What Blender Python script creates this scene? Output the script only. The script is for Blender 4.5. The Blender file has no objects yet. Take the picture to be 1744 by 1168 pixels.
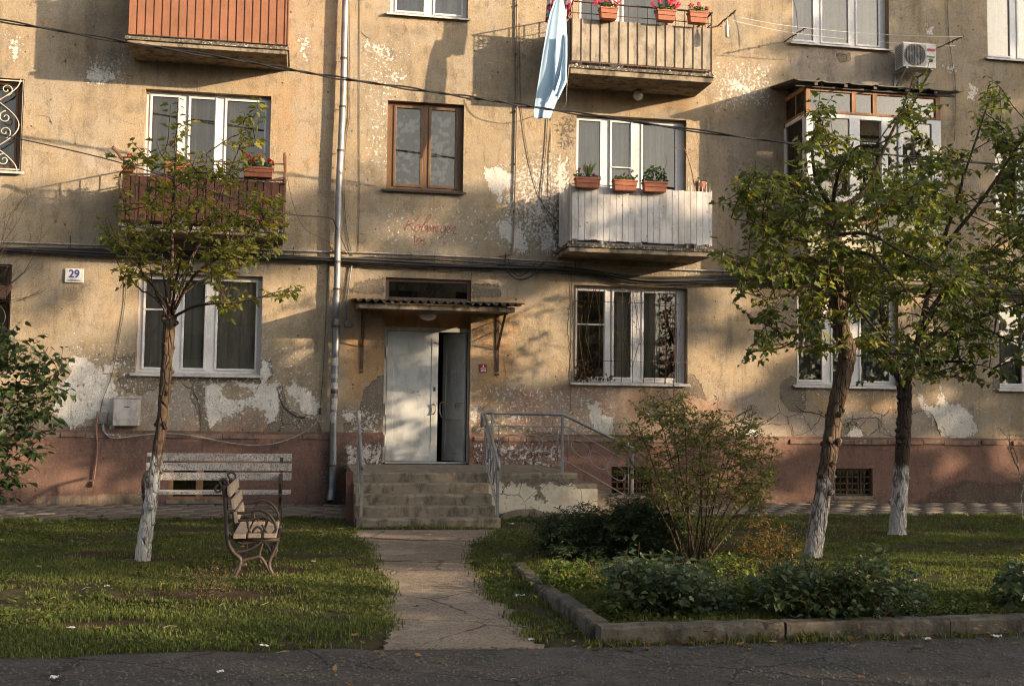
import bpy, math, random
import numpy as np
from mathutils import Vector, Matrix
R = math.radians
random.seed(7)
rng = np.random.default_rng(11)
SC = bpy.context.scene
COL = SC.collection

# ------------------------------------------------------------------ camera
PW, PH, FPX = 1744.0, 1168.0, 1914.7
YAW, PIT, ROL, DCAM, HCAM = 0.18170, 0.06478, 0.01221, 18.79, 1.5
_fw = Vector((math.sin(YAW)*math.cos(PIT), math.cos(YAW)*math.cos(PIT), math.sin(PIT)))
_r0 = Vector((math.cos(YAW), -math.sin(YAW), 0)); _u0 = _r0.cross(_fw)
_r = _r0*math.cos(ROL)+_u0*math.sin(ROL); _u = -_r0*math.sin(ROL)+_u0*math.cos(ROL)
cam_d = bpy.data.cameras.new('camera'); cam = bpy.data.objects.new('camera', cam_d); COL.objects.link(cam)
cam_d.sensor_width = 36.0; cam_d.lens = FPX/PW*36.0; cam_d.clip_end = 600; cam_d.clip_start = 0.1
cam.matrix_world = Matrix(((_r.x, _u.x, -_fw.x, 0), (_r.y, _u.y, -_fw.y, -DCAM), (_r.z, _u.z, -_fw.z, HCAM), (0, 0, 0, 1)))
SC.camera = cam

def W(x, y, Y=0.0):            # point of the picture on the vertical plane at depth Y
    d = _fw+_r*((x-PW/2)/FPX)-_u*((y-PH/2)/FPX)
    t = (DCAM+Y)/d.y
    return Vector((d.x*t, Y, HCAM+d.z*t))
def G(x, y, z=0.0):            # point of the picture on the level plane at height z
    d = _fw+_r*((x-PW/2)/FPX)-_u*((y-PH/2)/FPX)
    t = (z-HCAM)/d.z
    return Vector((d.x*t, -DCAM+d.y*t, z))

# ------------------------------------------------------------------ sky, sun, exposure
SUN = Vector((1.6, -0.9, 0.42)).normalized()
elev = math.asin(SUN.z); azim = math.atan2(SUN.x, SUN.y)
world = bpy.data.worlds.new('World'); SC.world = world; world.use_nodes = True
wn = world.node_tree; bg = wn.nodes['Background']
sky = wn.nodes.new('ShaderNodeTexSky'); sky.sky_type = 'NISHITA'; sky.sun_disc = False
sky.sun_elevation = elev; sky.sun_rotation = azim; sky.air_density = 1.0; sky.dust_density = 5.0; sky.ozone_density = 1.0
hsv = wn.nodes.new('ShaderNodeHueSaturation'); hsv.inputs['Saturation'].default_value = .45
wn.links.new(sky.outputs[0], hsv.inputs['Color']); wn.links.new(hsv.outputs[0], bg.inputs[0]); bg.inputs[1].default_value = 0.135
sun_d = bpy.data.lights.new('sun', 'SUN'); sun_d.energy = 5.0; sun_d.angle = R(0.55); sun_d.color = (1.0, 0.76, 0.50)
sun = bpy.data.objects.new('sun', sun_d); COL.objects.link(sun)
sun.rotation_euler = (-SUN).to_track_quat('-Z', 'Y').to_euler()
SC.view_settings.view_transform = 'Standard'; SC.view_settings.look = 'None'
SC.view_settings.gamma = 1.0; SC.view_settings.exposure = 1.30
SC.cycles.max_bounces = 7; SC.cycles.transparent_max_bounces = 12
SC.cycles.diffuse_bounces = 3; SC.cycles.caustics_reflective = False; SC.cycles.caustics_refractive = False
SC.cycles.sample_clamp_indirect = 5.0; SC.cycles.filter_width = 1.1

# ------------------------------------------------------------------ node helpers
class NT:
    def __init__(s, name):
        s.m = bpy.data.materials.new(name); s.m.use_nodes = True; s.t = s.m.node_tree
        s.b = s.t.nodes['Principled BSDF']; s.o = s.t.nodes['Material Output']; s._c = None
    def n(s, typ, **k):
        n = s.t.nodes.new(typ)
        for a, v in k.items(): setattr(n, a, v)
        return n
    def L(s, v, sock):
        if isinstance(v, bpy.types.NodeSocket): s.t.links.new(v, sock)
        else:
            if isinstance(v, (tuple, list)) and len(v) == 3 and sock.type == 'RGBA': v = (*v, 1)
            sock.default_value = v
    @property
    def co(s):
        if s._c is None: s._c = s.n('ShaderNodeTexCoord').outputs['Object']
        return s._c
    def mapv(s, sc=(1, 1, 1), loc=(0, 0, 0), rot=(0, 0, 0), v=None):
        m = s.n('ShaderNodeMapping'); s.L(v or s.co, m.inputs[0]); m.inputs[1].default_value = loc
        m.inputs[2].default_value = rot; m.inputs[3].default_value = sc; return m.outputs[0]
    def noise(s, sc, det=3, rough=.55, v=None, dist=0, col=False):
        n = s.n('ShaderNodeTexNoise'); s.L(v or s.co, n.inputs['Vector']); n.inputs['Scale'].default_value = sc
        n.inputs['Detail'].default_value = det; n.inputs['Roughness'].default_value = rough; n.inputs['Distortion'].default_value = dist
        return n.outputs[1 if col else 0]
    def voro(s, sc, v=None, feat='F1', out='Distance', rnd=1):
        n = s.n('ShaderNodeTexVoronoi'); n.feature = feat; s.L(v or s.co, n.inputs['Vector']); n.inputs['Scale'].default_value = sc
        n.inputs['Randomness'].default_value = rnd; return n.outputs[out]
    def ma(s, op, a, b=0., c=None):
        n = s.n('ShaderNodeMath', operation=op); s.L(a, n.inputs[0]); s.L(b, n.inputs[1])
        if c is not None: s.L(c, n.inputs[2])
        return n.outputs[0]
    def rg(s, v, a, b, lo=0., hi=1.):
        n = s.n('ShaderNodeMapRange'); n.interpolation_type = 'SMOOTHSTEP'
        s.L(v, n.inputs[0]); n.inputs[1].default_value = a; n.inputs[2].default_value = b; n.inputs[3].default_value = lo; n.inputs[4].default_value = hi
        return n.outputs[0]
    def mix(s, f, a, b, mode='MIX'):
        n = s.n('ShaderNodeMix', data_type='RGBA', blend_type=mode); s.L(f, n.inputs[0]); s.L(a, n.inputs[6]); s.L(b, n.inputs[7]); return n.outputs[2]
    def attr(s, name, out='Color'):
        return s.n('ShaderNodeAttribute', attribute_name=name).outputs[out]
    def sep(s, c):
        n = s.n('ShaderNodeSeparateColor'); s.L(c, n.inputs[0]); return n.outputs
    def xyz(s, v=None):
        n = s.n('ShaderNodeSeparateXYZ'); s.L(v or s.co, n.inputs[0]); return n.outputs
    def bump(s, h, st=.3, d=.01, prev=None):
        n = s.n('ShaderNodeBump'); s.L(h, n.inputs['Height']); n.inputs['Strength'].default_value = st; n.inputs['Distance'].default_value = d
        if prev: s.L(prev, n.inputs['Normal'])
        return n.outputs[0]
    def done(s, col=None, rough=None, nrm=None, metal=None, **k):
        if col is not None: s.L(col, s.b.inputs['Base Color'])
        if rough is not None: s.L(rough, s.b.inputs['Roughness'])
        if nrm is not None: s.L(nrm, s.b.inputs['Normal'])
        if metal is not None: s.L(metal, s.b.inputs['Metallic'])
        for a, v in k.items(): s.L(v, s.b.inputs[a])
        return s.m

def weathered(name, c, c2=None, dirt=(.05, .04, .03), amt=.35, sc=3., rough=.7, bump=.2, fine=60., metal=0., chips=None, chipamt=.62, grain=None, spec=.5, edge=.06):
    """painted / bare surface with tonal drift, grime patches and optional chips"""
    t = NT(name); c2 = c2 or tuple(v*.75 for v in c)
    v = t.mapv(grain) if grain else None
    a = t.noise(sc, 5, .6, v); f = t.noise(fine, 3, .6, v)
    col = t.mix(t.rg(a, .35, .68), c, c2)
    g = t.noise(sc*2.7, 6, .68, t.mapv((1, 1, .45), (3.1, 7.7, 1.3)))
    col = t.mix(t.ma('MULTIPLY', t.rg(g, .45, .64), amt), col, dirt)
    col = t.mix(t.rg(f, .3, .8, 0, .22), col, dirt)
    h = f
    if chips:
        k = t.noise(sc*7, 6, .7, t.mapv((1, 1, 1), (9, 2, 5)))
        m = t.rg(k, chipamt-.05, chipamt-.05+edge*.4)
        col = t.mix(m, col, chips); h = t.ma('SUBTRACT', f, m)
    return t.done(col, t.rg(f, .2, .8, rough-.08, min(1, rough+.1)), t.bump(h, bump, .01), metal, **{'Specular IOR Level': spec})

# ------------------------------------------------------------------ object helpers
def tag(o, label=None, cat=None, group=None, kind=None):
    if label: o['label'] = label
    if cat: o['category'] = cat
    if group: o['group'] = group
    if kind: o['kind'] = kind
    return o
def thing(name, label, cat, loc=(0, 0, 0), group=None):
    o = bpy.data.objects.new(name, None); COL.objects.link(o); o.location = loc; o.empty_display_size = .2
    return tag(o, label, cat, group)
def rootpos(o):
    v = Vector((0, 0, 0))
    while o is not None: v += Vector(o.location); o = o.parent
    return v

class MB:
    def __init__(s): s.v = []; s.f = []; s.mi = []; s.cur = 0
    def add(s, vs, fs):
        b = len(s.v); s.v += [tuple(q) for q in vs]; s.f += [tuple(b+i for i in f) for f in fs]; s.mi += [s.cur]*len(fs); return s
    def box(s, x0, x1, y0, y1, z0, z1):
        return s.add([(x0, y0, z0), (x1, y0, z0), (x1, y1, z0), (x0, y1, z0), (x0, y0, z1), (x1, y0, z1), (x1, y1, z1), (x0, y1, z1)],
                     [(0, 3, 2, 1), (4, 5, 6, 7), (0, 1, 5, 4), (1, 2, 6, 5), (2, 3, 7, 6), (3, 0, 4, 7)])
    def bar(s, a, b, w, h=None, up=(0, 0, 1)):
        a = Vector(a); b = Vector(b); h = h or w; d = (b-a).normalized(); up = Vector(up)
        if abs(d.dot(up)) > .98: up = Vector((0, 1, 0))
        x = d.cross(up).normalized()*w/2; z = x.cross(d).normalized()*h/2
        return s.add([a-x-z, a+x-z, a+x+z, a-x+z, b-x-z, b+x-z, b+x+z, b-x+z], [(0, 3, 2, 1), (4, 5, 6, 7), (0, 1, 5, 4), (1, 2, 6, 5), (2, 3, 7, 6), (3, 0, 4, 7)])
    def tube(s, pts, r, n=8, cap=True):
        P = [Vector(p) for p in pts]; N = len(P)
        rr = r if isinstance(r, (list, tuple)) else [r]*N
        b = len(s.v); ref = Vector((0, 0, 1)); d0 = (P[1]-P[0]).normalized()
        if abs(d0.dot(ref)) > .9: ref = Vector((0, 1, 0))
        x = d0.cross(ref).normalized()
        for i in range(N):
            d = (P[min(i+1, N-1)]-P[max(i-1, 0)])
            d = d.normalized() if d.length > 1e-9 else d0
            x = (x-d*x.dot(d)); x = x.normalized() if x.length > 1e-6 else d.orthogonal().normalized()
            y = d.cross(x)
            for k in range(n):
                a = 2*math.pi*k/n; s.v.append(tuple(P[i]+(x*math.cos(a)+y*math.sin(a))*rr[i]))
        nf = 0
        for i in range(N-1):
            for k in range(n):
                s.f.append((b+i*n+k, b+i*n+(k+1) % n, b+(i+1)*n+(k+1) % n, b+(i+1)*n+k)); nf += 1
        if cap: s.f.append(tuple(b+k for k in range(n))[::-1]); s.f.append(tuple(b+(N-1)*n+k for k in range(n))); nf += 2
        s.mi += [s.cur]*nf
        return s
    def ribbon(s, pts, w, y0, y1):        # thick flat line in the wall plane, pts (x,z), widths w
        N = len(pts); ww = w if isinstance(w, (list, tuple)) else [w]*N; vs = []
        for i in range(N):
            a = pts[max(i-1, 0)]; b = pts[min(i+1, N-1)]; dx, dz = b[0]-a[0], b[1]-a[1]; l = math.hypot(dx, dz) or 1
            nx, nz = -dz/l*ww[i]/2, dx/l*ww[i]/2; x, z = pts[i]
            vs += [(x+nx, y0, z+nz), (x-nx, y0, z-nz), (x-nx, y1, z-nz), (x+nx, y1, z+nz)]
        fs = []
        for i in range(N-1):
            q = 4*i
            for k in range(4): fs.append((q+k, q+(k+1) % 4, q+4+(k+1) % 4, q+4+k))
        fs += [(0, 1, 2, 3), (4*N-1, 4*N-2, 4*N-3, 4*N-4)]
        return s.add(vs, fs)
    def poly(s, pts, y0, y1):             # outline (x,z) given thickness in y
        n = len(pts); vs = [(x, y0, z) for x, z in pts]+[(x, y1, z) for x, z in pts]
        return s.add(vs, [tuple(range(n)), tuple(range(2*n-1, n-1, -1))]+[(i, i+n, (i+1) % n+n, (i+1) % n) for i in range(n)])
    def prism(s, pts, z0, z1):            # outline (x,y) extruded in z
        n = len(pts); vs = [(x, y, z0) for x, y in pts]+[(x, y, z1) for x, y in pts]
        return s.add(vs, [tuple(range(n-1, -1, -1)), tuple(range(n, 2*n))]+[(i, (i+1) % n, (i+1) % n+n, i+n) for i in range(n)])
    def lathe(s, c, prof, n=20, axis='z'):
        vs = []; c = Vector(c)
        for r, h in prof:
            for k in range(n):
                a = 2*math.pi*k/n
                if axis == 'z': vs.append((c.x+r*math.cos(a), c.y+r*math.sin(a), c.z+h))
                elif axis == 'y': vs.append((c.x+r*math.cos(a), c.y+h, c.z+r*math.sin(a)))
                else: vs.append((c.x+h, c.y+r*math.cos(a), c.z+r*math.sin(a)))
        fs = [(i*n+k, i*n+(k+1) % n, (i+1)*n+(k+1) % n, (i+1)*n+k) for i in range(len(prof)-1) for k in range(n)]
        fs += [tuple(range(n))[::-1], tuple((len(prof)-1)*n+k for k in range(n))]
        return s.add(vs, fs)
    def jitter(s, a):
        s.v = [(x+random.uniform(-a, a), y+random.uniform(-a, a), z+random.uniform(-a, a)) for x, y, z in s.v]; return s
    def build(s, name, mats, parent=None, smooth=False, bevel=0, origin=None):
        me = bpy.data.meshes.new(name); o = bpy.data.objects.new(name, me)
        off = rootpos(parent) if parent else Vector(origin or (0, 0, 0))
        if origin is not None and parent is None: o.location = origin
        me.from_pydata([(x-off.x, y-off.y, z-off.z) for x, y, z in s.v], [], s.f)
        if not isinstance(mats, (list, tuple)): mats = [mats]
        for m in mats: me.materials.append(m)
        if len(mats) > 1: me.polygons.foreach_set('material_index', s.mi)
        if smooth: me.polygons.foreach_set('use_smooth', [True]*len(s.f))
        me.update(); COL.objects.link(o); o.parent = parent
        if bevel:
            b = o.modifiers.new('bevel', 'BEVEL'); b.width = bevel; b.segments = 2; b.limit_method = 'ANGLE'
        return o

def np_mesh(name, V, loops, lt, mat, parent=None, attrs=None, smooth=False):
    """fast mesh from numpy: V (n,3), flat loop indices, loop totals"""
    me = bpy.data.meshes.new(name); off = np.array(rootpos(parent)) if parent else np.zeros(3)
    V = np.asarray(V, dtype=np.float32)-off.astype(np.float32)
    me.vertices.add(len(V)); me.vertices.foreach_set('co', V.ravel())
    me.loops.add(len(loops)); me.loops.foreach_set('vertex_index', np.asarray(loops, dtype=np.int32))
    ls = np.concatenate([[0], np.cumsum(lt)[:-1]]).astype(np.int32)
    me.polygons.add(len(lt)); me.polygons.foreach_set('loop_start', ls); me.polygons.foreach_set('loop_total', np.asarray(lt, dtype=np.int32))
    if smooth: me.polygons.foreach_set('use_smooth', np.ones(len(lt), dtype=bool))
    me.update(calc_edges=True)
    for k, (typ, arr) in (attrs or {}).items():
        a = me.attributes.new(k, typ, 'POINT')
        a.data.foreach_set('color' if typ == 'FLOAT_COLOR' else 'value', np.asarray(arr, dtype=np.float32).ravel())
    me.materials.append(mat)
    o = bpy.data.objects.new(name, me); COL.objects.link(o); o.parent = parent
    return o

def copy_tree(o, parent=None):
    c = o.copy(); COL.objects.link(c); c.parent = parent
    for ch in list(o.children): copy_tree(ch, c)
    return c
def arc(cx, cz, r, a0, a1, n=14, ry=None):
    ry = ry or r
    return [(cx+r*math.cos(R(a0+(a1-a0)*i/n)), cz+ry*math.sin(R(a0+(a1-a0)*i/n))) for i in range(n+1)]
def spiral(cx, cz, r0, r1, a0, a1, n=22):
    return [(cx+(r0+(r1-r0)*i/n)*math.cos(R(a0+(a1-a0)*i/n)), cz+(r0+(r1-r0)*i/n)*math.sin(R(a0+(a1-a0)*i/n))) for i in range(n+1)]
def smooth_path(pts, n=6):
    P = [Vector(p) for p in pts]; out = []
    for i in range(len(P)-1):
        a = P[max(i-1, 0)]; b = P[i]; c = P[i+1]; d = P[min(i+2, len(P)-1)]
        for k in range(n):
            t = k/n; out.append(.5*((2*b)+(c-a)*t+(2*a-5*b+4*c-d)*t*t+(3*b-3*c+d-a)*t**3))
    out.append(P[-1]); return out
# ------------------------------------------------------------------ materials
M = {}
def facade_mat(name, plinth=False):
    t = NT(name)
    A = t.sep(t.attr('A')); Bc = t.sep(t.attr('B'))
    peel, grey, pink = A[0], A[1], A[2]; stain = t.attr('A', 'Alpha')
    orange, chips, crk = Bc[0], Bc[1], Bc[2]; pale = t.attr('B', 'Alpha')
    flat = t.mapv((1, .3, 1))
    n1 = t.noise(.9, 4, .6, flat); n2 = t.noise(3.2, 6, .68, flat); n3 = t.noise(14, 6, .72, flat); n4 = t.noise(70, 4, .7, flat)
    streak = t.noise(3.5, 6, .65, t.mapv((1.0, .3, .14)))
    if not plinth:
        base = t.mix(t.rg(n1, .35, .65), (.46, .35, .22), (.375, .305, .205))
        base = t.mix(t.rg(n2, .45, .72), base, (.30, .24, .165))
        base = t.mix(t.ma('MULTIPLY', t.rg(t.ma('ADD', orange, t.ma('MULTIPLY', n2, .5)), .55, .95), .85), base, (.50, .295, .135))
        base = t.mix(t.rg(t.ma('ADD', pale, t.ma('MULTIPLY', n3, .35)), .6, .72), base, t.mix(n3, (.36, .29, .23), (.48, .40, .33)))
        base = t.mix(t.rg(t.ma('ADD', pink, t.ma('MULTIPLY', n3, .3)), .6, .75), base, t.mix(t.rg(n3, .3, .7), (.42, .25, .17), (.33, .22, .16)))
        dk = (.10, .085, .065)
    else:
        base = t.mix(t.rg(n1, .35, .65), (.225, .122, .096), (.185, .107, .086))
        base = t.mix(t.rg(n2, .45, .72), base, (.155, .088, .07))
        base = t.mix(t.rg(t.ma('ADD', pink, t.ma('MULTIPLY', n3, .3)), .6, .75), base, (.36, .19, .14))
        base = t.mix(t.rg(t.ma('ADD', pale, t.ma('MULTIPLY', n3, .5)), .6, .75), base, t.mix(n3, (.22, .17, .12), (.33, .28, .2)))
        dk = (.05, .04, .035)
    if not plinth:
        n6 = t.noise(1.7, 8, .74, t.mapv((1, .3, .8), (5, 0, 2))); base = t.mix(t.rg(n6, .505, .535, 0, .5), base, (.43, .375, .30)); base = t.mix(t.rg(t.noise(2.3, 8, .76, t.mapv((1, .3, 1), (1, 0, 6))), .545, .57, 0, .55), base, (.245, .195, .135))
    else:
        base = t.mix(t.rg(t.noise(2.0, 8, .76, t.mapv((1, .3, 1), (1, 0, 6))), .53, .56, 0, .5), base, (.15, .10, .08))
    # run-off streaks and grime, darkened further by the patch mask
    sm = t.ma('MULTIPLY', t.rg(streak, .48, .75), t.ma('ADD', .5, t.ma('MULTIPLY', stain, .5)))
    base = t.mix(sm, base, dk)
    st = t.rg(t.ma('ADD', stain, t.ma('MULTIPLY', t.ma('ADD', n3, n2), .4)), .72, 1.15, 0, .8)
    base = t.mix(st, base, dk)
    # exposed mortar
    gv = t.ma('ADD', grey, t.ma('MULTIPLY', t.ma('SUBTRACT', n3, .5), 1.5)); gm = t.rg(gv, .47, .53)
    base = t.mix(gm, base, t.mix(t.rg(n3, .3, .7), (.235, .20, .155), (.14, .118, .092)))
    # white primer left where the paint came off
    base = t.mix(t.rg(t.ma('ABSOLUTE', t.ma('SUBTRACT', gv, .475)), .0, .045, .75, 0), base, (.06, .045, .035))  # shadow of the broken plaster edge, painted as a dark ring
    pv = t.ma('ADD', peel, t.ma('MULTIPLY', t.ma('SUBTRACT', n3, .5), 2.1)); pm = t.rg(pv, .47, .52)
    base = t.mix(t.rg(t.ma('ABSOLUTE', t.ma('SUBTRACT', pv, .45)), .0, .05, .5, 0), base, (.10, .075, .05))  # dark ring painted in as shadow along the peeling edge
    pm = t.ma('MULTIPLY', pm, t.ma('MULTIPLY', t.rg(t.noise(28, 5, .7, flat), .33, .40), t.rg(t.noise(7.5, 7, .75, t.mapv((1, .3, 1), (3, 0, 5))), .375, .40)))
    c = t.noise(17, 5, .75, t.mapv((1, .3, 1), (4, 0, 8)))
    c = t.ma('ADD', c, t.ma('MULTIPLY', t.ma('SUBTRACT', chips, .5), .26))
    c2 = t.noise(46, 4, .7, t.mapv((1, .3, 1), (14, 0, 3))); pm = t.ma('MAXIMUM', pm, t.rg(c, .607, .622)); pm = t.ma('MAXIMUM', pm, t.ma('MULTIPLY', t.rg(t.ma('ADD', c2, t.ma('MULTIPLY', chips, .08)), .665, .69), t.rg(n3, .38, .5)))
    base = t.mix(t.ma('MULTIPLY', pm, .98), base, t.mix(t.rg(n2, .3, .7), (.88, .85, .80), (.72, .69, .63)))
    # cobweb scratches, pits, cracks
    sc = t.noise(13, 4, .55, flat, dist=2.2)
    base = t.mix(t.rg(t.ma('ABSOLUTE', t.ma('SUBTRACT', sc, .5)), .0, .016, .5, 0), base, (.66, .54, .40) if not plinth else (.35, .2, .16))
    vc = t.mix(.13, flat, t.noise(5, 4, .6, flat, col=True), 'ADD')
    e = t.voro(2.6, vc, 'DISTANCE_TO_EDGE')
    ck = t.ma('MULTIPLY', t.rg(e, 0, .016, 1, 0), t.rg(crk, .35, .6))
    base = t.mix(ck, base, (.035, .028, .022))
    pit = t.rg(t.voro(4.2, flat), .05, .075, 1, 0)
    base = t.mix(t.ma('MULTIPLY', pit, .75), base, (.05, .04, .03))
    base = t.mix(t.rg(n4, .42, .66, 0, .62), base, (.12, .09, .065)); n5 = t.noise(38, 5, .8, t.mapv((1, .3, 1), (7, 0, 1))); base = t.mix(t.rg(n5, .53, .66, 0, .6), base, (.58, .5, .4) if not plinth else (.36, .24, .19)); base = t.mix(t.rg(t.noise(9, 6, .8, t.mapv((1, .3, .3), (2, 0, 9))), .53, .66, 0, .5), base, dk)
    h = t.ma('ADD', t.ma('MULTIPLY', n3, .45), t.ma('MULTIPLY', n4, .25))
    h = t.ma('SUBTRACT', h, t.ma('MULTIPLY', gm, .9)); h = t.ma('SUBTRACT', h, t.ma('MULTIPLY', pm, .35))
    h = t.ma('SUBTRACT', h, t.ma('MULTIPLY', ck, .9)); h = t.ma('SUBTRACT', h, pit)
    h = t.ma('ADD', h, t.ma('MULTIPLY', t.rg(t.ma('ABSOLUTE', t.ma('SUBTRACT', sc, .5)), 0, .03, 1, 0), .12))
    return t.done(base, .93, t.bump(h, .9, .034), **{'Specular IOR Level': .15})
M['facade'] = facade_mat('facade_plaster')
M['plinth'] = facade_mat('plinth_plaster', True)
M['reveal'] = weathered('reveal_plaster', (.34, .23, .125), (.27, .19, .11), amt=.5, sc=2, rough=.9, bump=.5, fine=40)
M['orange_reveal'] = weathered('door_reveal_plaster', (.42, .22, .09), (.33, .18, .08), amt=.35, sc=2, rough=.9, bump=.4, fine=40)
M['upvc'] = weathered('white_window_plastic', (.72, .70, .69), (.64, .62, .60), amt=.12, sc=2, rough=.38, bump=.03)
M['sill'] = weathered('white_sill_metal', (.62, .60, .58), (.52, .50, .47), amt=.3, sc=4, rough=.45, bump=.05, chips=(.2, .15, .11), chipamt=.72)
M['brown_wood'] = weathered('brown_window_wood', (.16, .075, .026), (.10, .05, .018), amt=.4, sc=6, rough=.5, bump=.3, grain=(1, 1, .12), chips=(.3, .2, .12), chipamt=.72)
M['old_wood'] = weathered('raw_timber', (.33, .16, .07), (.2, .095, .045), amt=.35, sc=6, rough=.75, bump=.3, grain=(1, 1, .12))
M['dark_metal'] = weathered('dark_iron', (.028, .022, .019), (.042, .03, .024), dirt=(.09, .045, .025), amt=.3, sc=8, rough=.6, bump=.2)
M['rust'] = weathered('rusty_iron', (.065, .036, .024), (.042, .027, .02), dirt=(.18, .075, .03), amt=.6, sc=9, rough=.8, bump=.35)
M['rail_grey'] = weathered('grey_rail_paint', (.27, .275, .28), (.2, .205, .21), dirt=(.12, .09, .07), amt=.35, sc=8, rough=.45, bump=.1, metal=.25)
M['pipe'] = weathered('galvanised_pipe', (.30, .31, .33), (.21, .22, .235), dirt=(.13, .10, .08), amt=.5, sc=3, rough=.5, bump=.15, metal=.35)
M['concrete'] = weathered('old_concrete', (.26, .225, .18), (.18, .155, .12), dirt=(.06, .052, .04), amt=.65, sc=2.6, rough=.92, bump=.7, fine=45, chips=(.36, .31, .25), chipamt=.66, edge=.2, spec=.2)
M['slab'] = weathered('balcony_concrete', (.33, .27, .195), (.22, .18, .13), dirt=(.05, .043, .035), amt=.75, sc=2.2, rough=.93, bump=.6, fine=45, chips=(.5, .46, .4), chipamt=.67, edge=.3, spec=.15)
M['slab_dirty'] = weathered('mossy_slab_edge', (.17, .145, .11), (.09, .08, .06), dirt=(.03, .027, .02), amt=.8, sc=5, rough=.95, bump=.8, fine=45, chips=(.48, .45, .4), chipamt=.58, edge=.15, spec=.1)
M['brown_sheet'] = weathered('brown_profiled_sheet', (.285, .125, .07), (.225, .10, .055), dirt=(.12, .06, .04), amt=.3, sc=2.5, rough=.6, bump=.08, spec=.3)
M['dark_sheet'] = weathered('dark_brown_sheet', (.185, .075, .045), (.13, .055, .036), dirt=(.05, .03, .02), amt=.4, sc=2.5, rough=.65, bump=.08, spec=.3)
M['white_plank'] = weathered('white_plank_paint', (.60, .585, .57), (.47, .455, .44), dirt=(.2, .17, .14), amt=.4, sc=2.2, rough=.65, bump=.25, chips=(.17, .11, .075), chipamt=.685, grain=(1, 1, .3), spec=.25)
M['panel_board'] = weathered('balcony_fibre_board', (.40, .345, .27), (.29, .25, .2), dirt=(.10, .085, .065), amt=.6, sc=2.5, rough=.9, bump=.35, fine=90, chips=(.09, .06, .05), chipamt=.74, spec=.15)
M['door'] = weathered('grey_door_panel', (.46, .475, .47), (.40, .415, .41), dirt=(.2, .19, .17), amt=.42, sc=1.8, rough=.42, bump=.05, chips=(.13, .12, .11), chipamt=.78)
M['door_frame'] = weathered('grey_door_frame', (.41, .42, .40), (.34, .35, .33), dirt=(.15, .13, .11), amt=.35, sc=3, rough=.5, bump=.1, chips=(.16, .13, .1), chipamt=.74)
M['slate'] = weathered('fibre_cement_sheet', (.17, .15, .125), (.10, .09, .075), dirt=(.04, .035, .025), amt=.6, sc=4, rough=.95, bump=.6, chips=(.26, .24, .2), chipamt=.67, edge=.3, spec=.1)
M['canopy_board'] = weathered('canopy_timber', (.30, .24, .17), (.2, .15, .1), dirt=(.06, .035, .02), amt=.85, sc=4, rough=.85, bump=.4, grain=(.25, 1, 1), chips=(.10, .05, .03), chipamt=.6, edge=.3)
M['tin_roof'] = weathered('grey_tin_roof', (.12, .125, .10), (.08, .085, .07), dirt=(.05, .035, .025), amt=.5, sc=3, rough=.6, bump=.15)
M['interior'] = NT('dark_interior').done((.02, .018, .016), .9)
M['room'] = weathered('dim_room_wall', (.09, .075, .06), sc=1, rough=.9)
M['cable'] = NT('black_cable').done((.014, .013, .013), .55)
M['wire'] = NT('thin_grey_wire').done((.05, .045, .04), .7)
M['conduit'] = weathered('grey_conduit', (.42, .40, .37), (.3, .28, .25), amt=.45, sc=5, rough=.6)
M['line'] = NT('white_line').done((.6, .57, .52), .7)
M['black_plastic'] = NT('black_plastic').done((.02, .02, .02), .5)
M['white_paint'] = weathered('white_enamel', (.74, .73, .69), amt=.25, sc=6, rough=.4, chips=(.22, .13, .08), chipamt=.75)
M['cream_metal'] = weathered('cream_grille_paint', (.62, .54, .42), (.5, .42, .32), amt=.3, sc=9, rough=.55)
M['box_paint'] = weathered('meter_box_paint', (.56, .52, .48), (.46, .42, .39), amt=.35, sc=4, rough=.5, bump=.1, chips=(.2, .13, .1), chipamt=.72)
M['grey_box'] = weathered('grey_junction_plastic', (.22, .21, .19), amt=.4, sc=8, rough=.6)
M['lamp_glass'] = NT('opal_glass').done((.55, .51, .45), .25, **{'Specular IOR Level': .5})
M['terracotta'] = weathered('terracotta_planter', (.40, .13, .065), (.32, .10, .05), amt=.3, sc=9, rough=.65, bump=.1)
M['soil'] = weathered('dark_soil', (.045, .03, .02), (.07, .048, .032), dirt=(.02, .014, .01), amt=.6, sc=6, rough=1, bump=1, fine=50, spec=.1)
M['blue_print'] = NT('blue_lettering').done((.03, .05, .23), .5)
M['red_print'] = NT('red_lettering').done((.5, .03, .04), .5)
M['teal_print'] = NT('teal_lettering').done((.07, .17, .17), .5)
M['white_print'] = NT('white_lettering').done((.75, .72, .7), .5)
M['red_sign'] = weathered('red_sign_enamel', (.30, .02, .03), (.24, .02, .03), amt=.2, sc=8, rough=.4)
M['graffiti'] = NT('red_brush_paint').done((.22, .05, .035), .85)
M['crack'] = NT('crack_shadow_filler').done((.045, .035, .027), 1)
M['paper'] = weathered('pasted_paper', (.56, .52, .50), (.42, .38, .36), dirt=(.15, .12, .1), amt=.5, sc=20, rough=.9, chips=(.2, .19, .19), chipamt=.6)
M['ac_white'] = weathered('cream_ac_paint', (.60, .585, .55), amt=.18, sc=5, rough=.45)
M['pink_cloth'] = NT('x').m
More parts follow.
